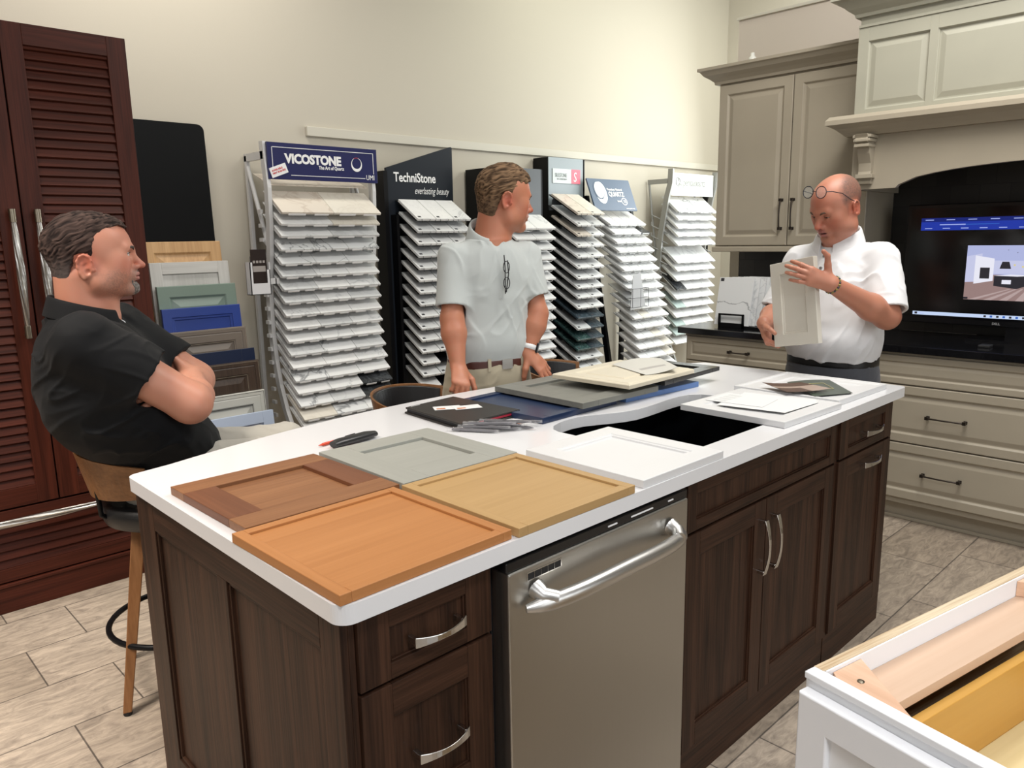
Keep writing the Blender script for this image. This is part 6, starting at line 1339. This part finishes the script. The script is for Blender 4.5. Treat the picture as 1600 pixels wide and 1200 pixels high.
    wm.add(vs, [(i*m_+q, i*m_+(q+1) % m_, ((i+1) % 4)*m_+(q+1) % m_, ((i+1) % 4)*m_+q) for i in range(4) for q in range(m_)], 0, True)
    wo = wm.build('watch', mat('white_watch_band', (0.78, 0.78, 0.78), 0.4)); wo.location = O; tag(wo, 'smart watch with white band on the left wrist of the man in grey', 'watch')
    nn = nrm(V3(0.60, -0.45, 0.45)); nn = nrm(nn-wd*(nn @ wd)); ss = np.cross(nn, wd); Tm = Matrix([[ss[i], wd[i], nn[i], (wc_+nn*0.034)[i]] for i in range(3)]+[[0, 0, 0, 1]])
    MB().box(-0.017, 0.017, -0.020, 0.020, -0.005, 0.005, 0, Tm).build('watch_case', mat('dark_watch_glass', (0.01, 0.01, 0.012), 0.1), wo, bevel=0.003)
    return p

# =================================================================== man in the white polo holding a sample
def man_white():
    O = (2.70, 0.42, 0.0); f = nrm((-.996, .087, 0)); r = V3(f[1], -f[0], 0); C = V3(2.70, 0.425, 0)
    H = Head((2.618, 0.412, 1.572), -68, -27, -4, 1.04)
    Rs, Re, Rw = V3(2.69, 0.583, 1.345), V3(2.600, 0.640, 1.120), V3(2.362, 0.568, 1.106); Ls, Le, Lw = V3(2.672, 0.238, 1.358), V3(2.590, 0.172, 1.140), V3(2.296, 0.272, 1.279)
    h = 0.0032
    F = Field((2.10, 0.03, -0.01), (2.95, 0.80, 1.78), [[(2.10, 2.95, h)], [(0.03, 0.80, h)], [(-0.01, 0.86, 0.016), (0.86, 1.78, h)]])
    torso = [(0.86, 0.0, 0, 0.16, 0.12), (1.0, 0.02, 0, 0.17, 0.13), (1.15, 0.02, 0, 0.17, 0.13), (1.30, 0.0, 0, 0.17, 0.105), (1.37, 0, 0, 0.14, 0.08), (1.41, 0.005, 0, 0.07, 0.06)]
    F.loft(C, f, r, torso, 0.02)
    nb = C+f*0.005+V3(0, 0, 1.395); F.cap(nb, H.w(0, -0.012, -0.062), 0.066, 0.056, 0.02); F.cap(nb+f*0.03, H.w(0, 0.020, -0.078), 0.052, 0.045, 0.03)
    head_field(F, H, dict(fat=0.006, lid=0.006, mouth=0.004, ear=-0.018))
    for sh, el, wr in ((Rs, Re, Rw), (Ls, Le, Lw)):
        F.cap(C+V3(0, 0, 1.36)+(sh-C-V3(0, 0, 1.36))*0.3, sh, 0.042, 0.036, 0.02); F.cap(sh, el, 0.044, 0.049, 0.01); F.cap(el, el+(wr-el)*0.3, 0.049, 0.050, 0.02); F.cap(el+(wr-el)*0.3, wr, 0.050, 0.030, 0.02)
    # left hand laid over the upper edge of the sample, right hand cupping its lower corner
    hand_field(F, Lw, V3(-0.060, 0.056, 0.030), V3(-0.85, -0.45, 0.10), 1, [(22, 30, 16), (18, 28, 16), (16, 26, 16), (14, 26, 16)], scale=1.02, thumb=(1.7, -0.2), spread=1.1)
    hand_field(F, Rw, V3(-0.046, -0.052, -0.105), V3(-0.35, 0.80, -0.30), -1, [(55, 62, 35), (56, 62, 35), (58, 62, 35), (60, 62, 35)], scale=1.02, thumb=(0.9, 0.5))
    for q in (-1, 1):
        hp_ = C+r*0.09*q+V3(0, 0, 0.90); kn = C+r*0.11*q+f*0.02+V3(0, 0, 0.48); an = C+r*0.12*q-f*0.02+V3(0, 0, 0.09); F.cap(hp_, kn, 0.080, 0.055, 0.02); F.cap(kn, an, 0.052, 0.036, 0.02); F.cap(an, an+f*0.12-V3(0, 0, 0.05), 0.032, 0.025, 0.02)
    bpoly = [(0.036, 0.030), (0.034, 0.075), (0.005, 0.100), (-0.05, 0.125), (-0.15, 0.12), (-0.16, -0.02), (-0.10, -0.095), (-0.055, -0.075), (-0.040, -0.040), (-0.036, 0.010), (-0.010, 0.018), (0.010, 0.012), (0.014, -0.030), (0.024, -0.030), (0.030, 0.010)]
    def buzz(x, y, z):
        top = np.clip((z-0.082)*30, 0, 1)*np.clip((0.052-np.abs(x))*40, 0, 1)*np.clip((y+0.085)*30, 0, 1)
        return np.clip(-poly_sd(y+0.004*vnoise(x*80, y*80, z*80, 4), z+0.004*vnoise(x*80, y*80, z*80, 6), bpoly)*50, 0, 1)*(1-0.85*top)*np.clip(0.85+0.4*vnoise(x*500, y*500, z*500, 3), 0, 1)
    V, Q = F.mesh(); col = skin_color(V, H, (0.46, 0.205, 0.13), (0.50, 0.125, 0.075), dict(mouth=0.004, buzz=buzz, stain=[('stubble', (0.24, 0.14, 0.11), 0.22), ('buzz', (0.075, 0.055, 0.050), 0.78)], lip=(0.36, 0.13, 0.12)))
    p = person_obj('person', V, Q, O, col, 'balding man in a white polo with glasses pushed up, holding a cream door sample')
    add_face_parts(p, H, O, dict(gaze=(0, -25), brow=(0.10, 0.055, 0.035), lid=0.006))
    S = Field((2.40, 0.03, 0.93), (2.95, 0.82, 1.50), 0.0042)
    sec = [(0.945, 0.005, 0, 0.180, 0.145), (0.975, 0.012, 0, 0.194, 0.160), (1.03, 0.02, 0, 0.203, 0.170), (1.12, 0.02, 0, 0.203, 0.165), (1.24, 0.012, 0, 0.200, 0.148), (1.31, 0.004, 0, 0.196, 0.130), (1.365, 0.0, 0, 0.168, 0.108), (1.405, 0.0, 0, 0.118, 0.090), (1.43, 0.0, 0, 0.085, 0.076)]
    S.loft(C, f, r, sec, 0.02, zhi=1.425)
    hR = limb_sleeve(S, Rs, Re, 0.90, 0.062, 0.074, 0.03); hL = limb_sleeve(S, Ls, Le, 0.90, 0.064, 0.078, 0.03)
    for sh in (Rs, Ls): S.cap(C+V3(0, 0, 1.385)+(sh-C-V3(0, 0, 1.36))*0.28, sh-V3(0, 0, 0.004), 0.036, 0.050, 0.035)
    cut_sleeve(S, *hR); cut_sleeve(S, *hL)
    warpall(S, shirt_folds(5, 0.0080, [(50, 30, 45, 0.8), (-20, 50, 40, 0.8), (60, -40, -30, 0.6)]))
    warpall(S, lambda x, y, z: -0.0022*(np.abs((x-C[0])*r[0]+(y-C[1])*r[1]) < 0.017)*(((x-C[0])*f[0]+(y-C[1])*f[1]) > 0.05)*(z > 1.22))
    S.cap(C+f*0.01+V3(0, 0, 1.44), C+f*0.02+V3(0, 0, 1.50), 0.070, 0.080, 0.004, 'sub'); S.cap(C+f*0.135+V3(0, 0, 1.385), C+f*0.10+V3(0, 0, 1.44), 0.008, 0.025, 0.006, 'sub')
    M_sh = cloth_mat('white_polo_pique', (0.78, 0.78, 0.79), 0.85)
    sub_obj('shirt', S, M_sh, p, O)
    collar_mesh(C+f*0.010, f, r, 0.080, 0.078, 1.402, 0.055, M_sh, p, O, gap=0.55, point=0.035, fold=0.055, up=0.040, flare=0.020)
    bm_ = MB()
    for zz, bb in ((1.372, 0.108), (1.325, 0.130), (1.275, 0.143)):
        c_ = C+f*(bb+0.006)+V3(0, 0, zz)-V3(*O); e1, e2 = r, V3(0, 0, 1); vs = [tuple(c_+f*hh+e1*0.0055*cos(2*pi*q/12)+e2*0.0055*sin(2*pi*q/12)) for hh in (-0.006, 0.0035) for q in range(12)]
        bm_ = MB(); bm_.add(vs, [tuple(range(12, 24)), tuple(range(11, -1, -1))]+[(q, (q+1) % 12, (q+1) % 12+12, q+12) for q in range(12)]); bm_.build('button', mat('grey_button', (0.22, 0.21, 0.20), 0.35), p)
    T = Field((2.42, 0.12, 0.0), (2.98, 0.74, 0.98), [[(2.42, 2.98, 0.006)], [(0.12, 0.74, 0.006)], [(0.0, 0.78, 0.014), (0.78, 0.98, 0.005)]])
    T.loft(C, f, r, [(0.76, -0.01, 0, 0.19, 0.135), (0.86, -0.005, 0, 0.195, 0.145), (0.92, 0.0, 0, 0.188, 0.145), (0.96, 0.0, 0, 0.180, 0.142)], 0.02, zhi=0.958)
    for q in (-1, 1):
        hp_ = C+r*0.092*q+V3(0, 0, 0.82); kn = C+r*0.11*q+f*0.02+V3(0, 0, 0.48); an = C+r*0.12*q-f*0.02+V3(0, 0, 0.07); T.cap(hp_, kn, 0.098, 0.082, 0.03); T.cap(kn, an, 0.082, 0.07, 0.03, flat=True)
    warpall(T, shirt_folds(12, 0.004, [(30, 60, 60, 0.8), (-40, 30, 90, 0.7)]))
    sub_obj('trousers', T, cloth_mat('slate_grey_twill', (0.095, 0.10, 0.115), 0.85), p, O)
    B = Field((2.50, 0.18, 0.90), (2.90, 0.68, 0.985), 0.0035); B.loft(C, f, r, [(0.90, 0.0, 0, 0.188, 0.150), (0.99, 0.0, 0, 0.186, 0.148)], 0.0, zlo=0.917, zhi=0.955); B.loft(C, f, r, [(0.89, 0.0, 0, 0.178, 0.140), (1.0, 0.0, 0, 0.176, 0.138)], 0.0, 'sub')
    sub_obj('belt', B, mat('black_leather_belt', (0.008, 0.008, 0.009), 0.35), p, O)
    for q in (-1, 1): shoe(p, C+r*0.12*q-V3(*O), f, mat('black_shoe', (0.012, 0.012, 0.012), 0.4))
    # glasses on the head
    gm = MB(); W_ = lambda x, y, z: tuple(H.w(x, y, z)-V3(*O))
    for s_ in (-1, 1):
        gm.tube([W_(0.033*s_+0.0255*cos(a*pi/12), 0.082-0.010*sin(a*pi/12)-0.001*abs(cos(a*pi/12)), 0.100+0.020*sin(a*pi/12)) for a in range(24)], 0.0018, 6, closed=True)
        gm.tube([W_(0.0585*s_, 0.081, 0.102), W_(0.072*s_, 0.066, 0.096), W_(0.0805*s_, 0.03, 0.070), W_(0.0825*s_, 0.0, 0.030), W_(0.081*s_, -0.028, 0.004)], 0.0017, 6)
    gm.tube([W_(-0.008, 0.083, 0.104), W_(0, 0.086, 0.107), W_(0.008, 0.083, 0.104)], 0.0016, 6)
    go = gm.build('glasses', mat('dark_glasses_frame', (0.012, 0.012, 0.022), 0.25)); go.location = O; tag(go, 'round dark-framed glasses pushed up on the balding man\'s forehead', 'glasses')
    lm = MB()
    for s_ in (-1, 1): 
        vs = [W_(0.033*s_+0.0245*cos(a*pi/12), 0.082-0.0095*sin(a*pi/12), 0.100+0.019*sin(a*pi/12)) for a in range(24)]
        lm = MB(); lm.add(vs, [tuple(range(24))]); lm.build('lens', mat('clear_lens', (0.8, 0.85, 0.85), 0.03, alpha=0.25), go)
    # bracelet and ring
    wd = nrm(Le-Lw); wc_ = Lw+wd*0.008-V3(*O); e1 = nrm(np.cross(wd, V3(0, 0, 1))); e2 = np.cross(e1, wd); bo_ = thing('bracelet', 'bead bracelet on the left wrist of the man in white', 'bracelet', O); 
    mbs = [MB(), MB()]
    for q in range(22):
        c_ = wc_+(e1*cos(2*pi*q/22)+e2*sin(2*pi*q/22))*0.0325; T_ = Matrix.Translation(Vector(c_)); mbs[q % 2].lathe([(0.0045*sin(pi*i/6)+1e-4, -0.0045*cos(pi*i/6)) for i in range(7)], 8, T=T_)
    mbs[0].build('beads', mat('olive_bead', (0.25, 0.22, 0.05), 0.3), bo_); mbs[1].build('beads', mat('dark_bead', (0.05, 0.05, 0.06), 0.3), bo_)
    # the sample he holds
    TL, TR, BR_, BL = V3(2.322, .539, 1.342), V3(2.280, .336, 1.387), V3(2.239, .288, 1.057), V3(2.298, .478, 1.026)
    xa = nrm((TR-TL)+(BR_-BL)); za = nrm((TL-BL)+(TR-BR_)); ya = nrm(np.cross(za, xa)); za = np.cross(xa, ya); w_, h_ = 0.210, 0.328; c0 = (TL+TR+BR_+BL)/4-xa*w_/2-za*h_/2
    Ms = mat('cream_door_sample_lacquer', (0.62, 0.585, 0.51), 0.4); o = rings(w_, h_, [(0, 0.001), (0.001, 0), (0.046, 0), (0.047, 0.006), (0.052, 0.0065), (0.053, 0.008)], 0.022).build('door_sample', Ms, bevel=0.001)
    o.matrix_world = Matrix([[xa[i], ya[i], za[i], c0[i]] for i in range(3)]+[[0, 0, 0, 1]]); tag(o, 'cream shaker door sample held upright by the man in the white polo', 'door sample')
    return p

# =================================================================== seated man in black
def man_black():
    O = (0.19, 1.50, 0.0); f = nrm((.94, -.34, 0)); r = V3(f[1], -f[0], 0); C = V3(0.135, 1.52, 0)
    H = Head((0.140, 1.517, 1.440), 107, 1, 0, 1.01, 1.09)
    Rs, Re, Rw = V3(0.045, 1.345, 1.205), V3(0.300, 1.262, 0.998), V3(0.372, 1.470, 1.055); Ls, Le, Lw = V3(0.235, 1.690, 1.200), V3(0.432, 1.555, 1.012), V3(0.305, 1.375, 1.045)
    h = 0.003
    F = Field((-0.16, 1.05, 0.02), (0.85, 1.86, 1.62), [[(-0.16, 0.50, h), (0.50, 0.85, 0.010)], [(1.05, 1.20, 0.008), (1.20, 1.78, h), (1.78, 1.86, 0.008)], [(0.02, 0.92, 0.012), (0.92, 1.62, h)]])
    F.loft(C, f, r, [(0.72, 0.13, -0.09, 0.14, 0.12), (0.85, 0.10, -0.06, 0.16, 0.15), (1.0, 0.02, 0, 0.18, 0.15), (1.12, -0.01, 0, 0.18, 0.13), (1.2, -0.02, 0, 0.16, 0.10), (1.25, -0.03, 0, 0.09, 0.07)], 0.02)
    nb = C-f*0.035+V3(0, 0, 1.24); F.cap(nb, H.w(0, -0.040, -0.065), 0.072, 0.066, 0.03); F.cap(nb+f*0.035, H.w(0, 0.010, -0.085), 0.056, 0.050, 0.03)
    head_field(F, H, dict(fat=0.004, ear=-0.034, earscale=1.15))
    for sh, el, wr in ((Rs, Re, Rw), (Ls, Le, Lw)):
        F.cap(C+V3(0, 0, 1.2)+(sh-C-V3(0, 0, 1.2))*0.3, sh, 0.045, 0.045, 0.02); F.cap(sh, el-nrm(el-sh)*0.02, 0.066, 0.058, 0.02); F.cap(el-nrm(el-sh)*0.02, el+(wr-el)*0.32, 0.053, 0.052, 0.03); F.cap(el+(wr-el)*0.32, wr, 0.052, 0.032, 0.02)
    hand_field(F, Rw, nrm(Rw-Re)+V3(-0.35, 0, 0.1), f+V3(0, 0, 0.5), 1, [(30, 40, 25)]*4, scale=1.05, thumb=(0.5, 0.4))
    hand_field(F, Lw, nrm(Lw-Le)+V3(-0.45, 0, 0.0), f+V3(0, 0, 0.3), -1, [(30, 40, 25)]*4, scale=1.05, thumb=(0.4, 0.4))
    legs = []
    for q, hx, kx, ax in ((1, V3(0.262, 1.470, 0.755), V3(0.610, 1.255, 0.775), V3(0.510, 1.290, 0.36)), (-1, V3(0.322, 1.635, 0.755), V3(0.650, 1.430, 0.775), V3(0.550, 1.450, 0.36))):
        F.cap(hx, kx, 0.075, 0.050, 0.02); F.cap(kx, ax, 0.048, 0.035, 0.02); F.cap(ax, ax+f*0.12-V3(0, 0, 0.05), 0.032, 0.025, 0.02); legs.append((hx, kx, ax))
    V, Q = F.mesh(); col = skin_color(V, H, (0.50, 0.235, 0.155), (0.52, 0.15, 0.095), dict(stain=[('stubble', (0.17, 0.10, 0.075), 0.55), ('goatee', (0.19, 0.17, 0.15), 0.85)], lip=(0.38, 0.15, 0.13)))
    p = person_obj('person', V, Q, O, col, 'seated man in a black polo with crossed arms and grey goatee, at the left')
    add_face_parts(p, H, O, dict(gaze=(0, 3), brow=(0.05, 0.035, 0.028)))
    poly = [(0.092, 0.072), (0.075, 0.082), (0.045, 0.076), (0.030, 0.060), (0.022, 0.040), (0.020, 0.010), (0.016, -0.018), (0.006, -0.018), (0.003, 0.006), (-0.010, 0.008), (-0.030, 0.002), (-0.042, -0.022), (-0.050, -0.055), (-0.060, -0.090), (-0.085, -0.104), (-0.15, -0.06), (-0.15, 0.16), (0.12, 0.16), (0.108, 0.085)]
    Vh, Qh, ch = hair_mesh(H, dict(thick=0.004, poly=poly, amp=0.0036, curve=7.0, x0=0.028, extra=[((0, -0.052, -0.062), (0.060, 0.044, 0.052)), ((0, -0.006, 0.044), (0.068, 0.094, 0.080)), ((0, 0.045, 0.066), (0.045, 0.040, 0.040))], dir=0.5, cols=((0.014, 0.009, 0.008), (0.085, 0.055, 0.046), (0.115, 0.10, 0.095)), grey=0.5, greyz=0.005), 0.0021)
    np_obj('hair', Vh, Qh, tint_mat('greying_dark_hair', 0.8, spec=0.15), p, O, ch)
    G = Field(H.c-0.17, H.c+0.17, 0.0022); R = H.R; k = H.k   # goatee
    G.ell(H.w(0, 0.0830, -0.0990), [v*k for v in (0.0240, 0.0215, 0.0215)], R, 0.0); 
    for s_ in (-1, 1): G.cap(H.w(0.008*s_, 0.1005, -0.0505), H.w(0.026*s_, 0.0895, -0.0610), 0.0034*k, 0.0026*k, 0.004); G.cap(H.w(0.027*s_, 0.0850, -0.0660), H.w(0.020*s_, 0.0860, -0.0900), 0.0026*k, 0.0040*k, 0.006)
    warpall(G, lambda x, y, z: -0.0016*vnoise(x*350, y*350, z*150, 5)-0.001*vnoise(x*700, y*700, z*300, 7))
    Vg, Qg = G.mesh(); gg = np.clip(0.5+0.7*vnoise(Vg[:, 0]*500, Vg[:, 1]*500, Vg[:, 2]*200, 3), 0, 1)[:, None]; np_obj('goatee', Vg, Qg, tint_mat('grey_beard', 0.7), p, O, np.array([0.05, 0.038, 0.032])*(1-gg)+np.array([0.24, 0.22, 0.20])*gg)
    # shirt
    S = Field((-0.20, 1.10, 0.68), (0.52, 1.90, 1.36), 0.0042)
    sec = [(0.715, 0.150, -0.10, 0.165, 0.150), (0.76, 0.150, -0.09, 0.175, 0.165), (0.81, 0.135, -0.075, 0.190, 0.185), (0.86, 0.098, -0.05, 0.208, 0.210), (0.92, 0.060, -0.025, 0.220, 0.214), (1.0, 0.015, 0, 0.220, 0.196), (1.1, -0.008, 0, 0.222, 0.180), (1.17, -0.022, 0, 0.218, 0.152), (1.22, -0.032, 0, 0.175, 0.120), (1.255, -0.040, 0, 0.120, 0.092), (1.285, -0.045, 0, 0.090, 0.078)]
    S.loft(C, f, r, sec, 0.03, zhi=1.275)
    hR = limb_sleeve(S, Rs, Re, 0.52, 0.086, 0.088, 0.05); hL = limb_sleeve(S, Ls, Le, 0.66, 0.080, 0.080, 0.05)
    for sh in (Rs, Ls): S.cap(C-f*0.03+V3(0, 0, 1.225)+(sh-C-V3(0, 0, 1.2))*0.28, sh-V3(0, 0, 0.004), 0.042, 0.060, 0.045)
    cut_sleeve(S, *hR); cut_sleeve(S, *hL)
    warpall(S, shirt_folds(9, 0.0085, [(26, 10, 55, 0.9), (40, -30, -60, 0.8), (-20, 60, 35, 0.5)]))
    warpall(S, lambda x, y, z: -0.0022*(np.abs((x-C[0])*r[0]+(y-C[1])*r[1]) < 0.017)*(((x-C[0])*f[0]+(y-C[1])*f[1]) > 0.05)*(z > 1.08))
    S.cap(C-f*0.02+V3(0, 0, 1.29), C-f*0.01+V3(0, 0, 1.36), 0.078, 0.088, 0.004, 'sub'); S.cap(C+f*0.095+V3(0, 0, 1.235), C+f*0.05+V3(0, 0, 1.30), 0.016, 0.04, 0.006, 'sub')
    M_sh = cloth_mat('black_polo_knit', (0.005, 0.0055, 0.0065), 0.75, sheen=0.03)
    sub_obj('shirt', S, M_sh, p, O)
    collar_mesh(C-f*0.030, f, r, 0.090, 0.086, 1.236, 0.052, M_sh, p, O, gap=0.95, point=0.035, fold=0.055, up=0.040, flare=0.020)
    U = Field(C+V3(-0.12, -0.12, 1.2), C+V3(0.14, 0.12, 1.32), 0.003); U.ell(C+f*0.016+V3(0, 0, 1.238), (0.056, 0.056, 0.016), None, 0.0); sub_obj('undershirt', U, cloth_mat('light_undershirt', (0.55, 0.58, 0.62), 0.85), p, O)
    # chest emblem: small white figure mark on the left breast
    def surf(u_, z_):
        S_ = np.array(sec); a_, b_, s_ = np.interp(z_, S_[:, 0], S_[:, 3]), np.interp(z_, S_[:, 0], S_[:, 4]), np.interp(z_, S_[:, 0], S_[:, 1])
        return C+r*u_+f*(s_+b_*(1-abs(u_/a_)**2.3)**(1/2.3)+0.004)+V3(0, 0, z_)-V3(*O)
    em_ = MB(); 
    for pts, rr_ in (([(-0.062, 1.160), (-0.070, 1.145), (-0.078, 1.130), (-0.086, 1.118), (-0.094, 1.106)], [0.0022, 0.0038, 0.003, 0.002, 0.0015]), ([(-0.092, 1.136), (-0.082, 1.126), (-0.074, 1.114)], [0.0012, 0.0018, 0.0012])):
        em_.tube([surf(*q) for q in pts], rr_, 6)
    em_.build('shirt_emblem', M_lw, p)
    T = Field((0.02, 1.10, 0.26), (0.80, 1.76, 0.90), 0.0065)
    T.loft(C, f, r, [(0.67, 0.15, -0.10, 0.155, 0.14), (0.78, 0.14, -0.09, 0.16, 0.15)], 0.03)
    for hx, kx, ax in legs: T.cap(hx, kx, 0.094, 0.075, 0.03); T.cap(kx, ax, 0.072, 0.062, 0.03, flat=True)
    warpall(T, shirt_folds(15, 0.006, [(60, 20, 30, 0.9), (80, -30, 60, 0.8)]))
    sub_obj('trousers', T, cloth_mat('light_grey_twill', (0.42, 0.40, 0.35), 0.85), p, O)
    for hx, kx, ax in legs: shoe(p, ax+V3(0, 0, -0.10)-V3(*O), f, mat('brown_shoe', (0.06, 0.03, 0.02), 0.4))
    return p
import os
if not os.environ.get('NOPEOPLE'):
    man_black(); man_grey(); man_white()
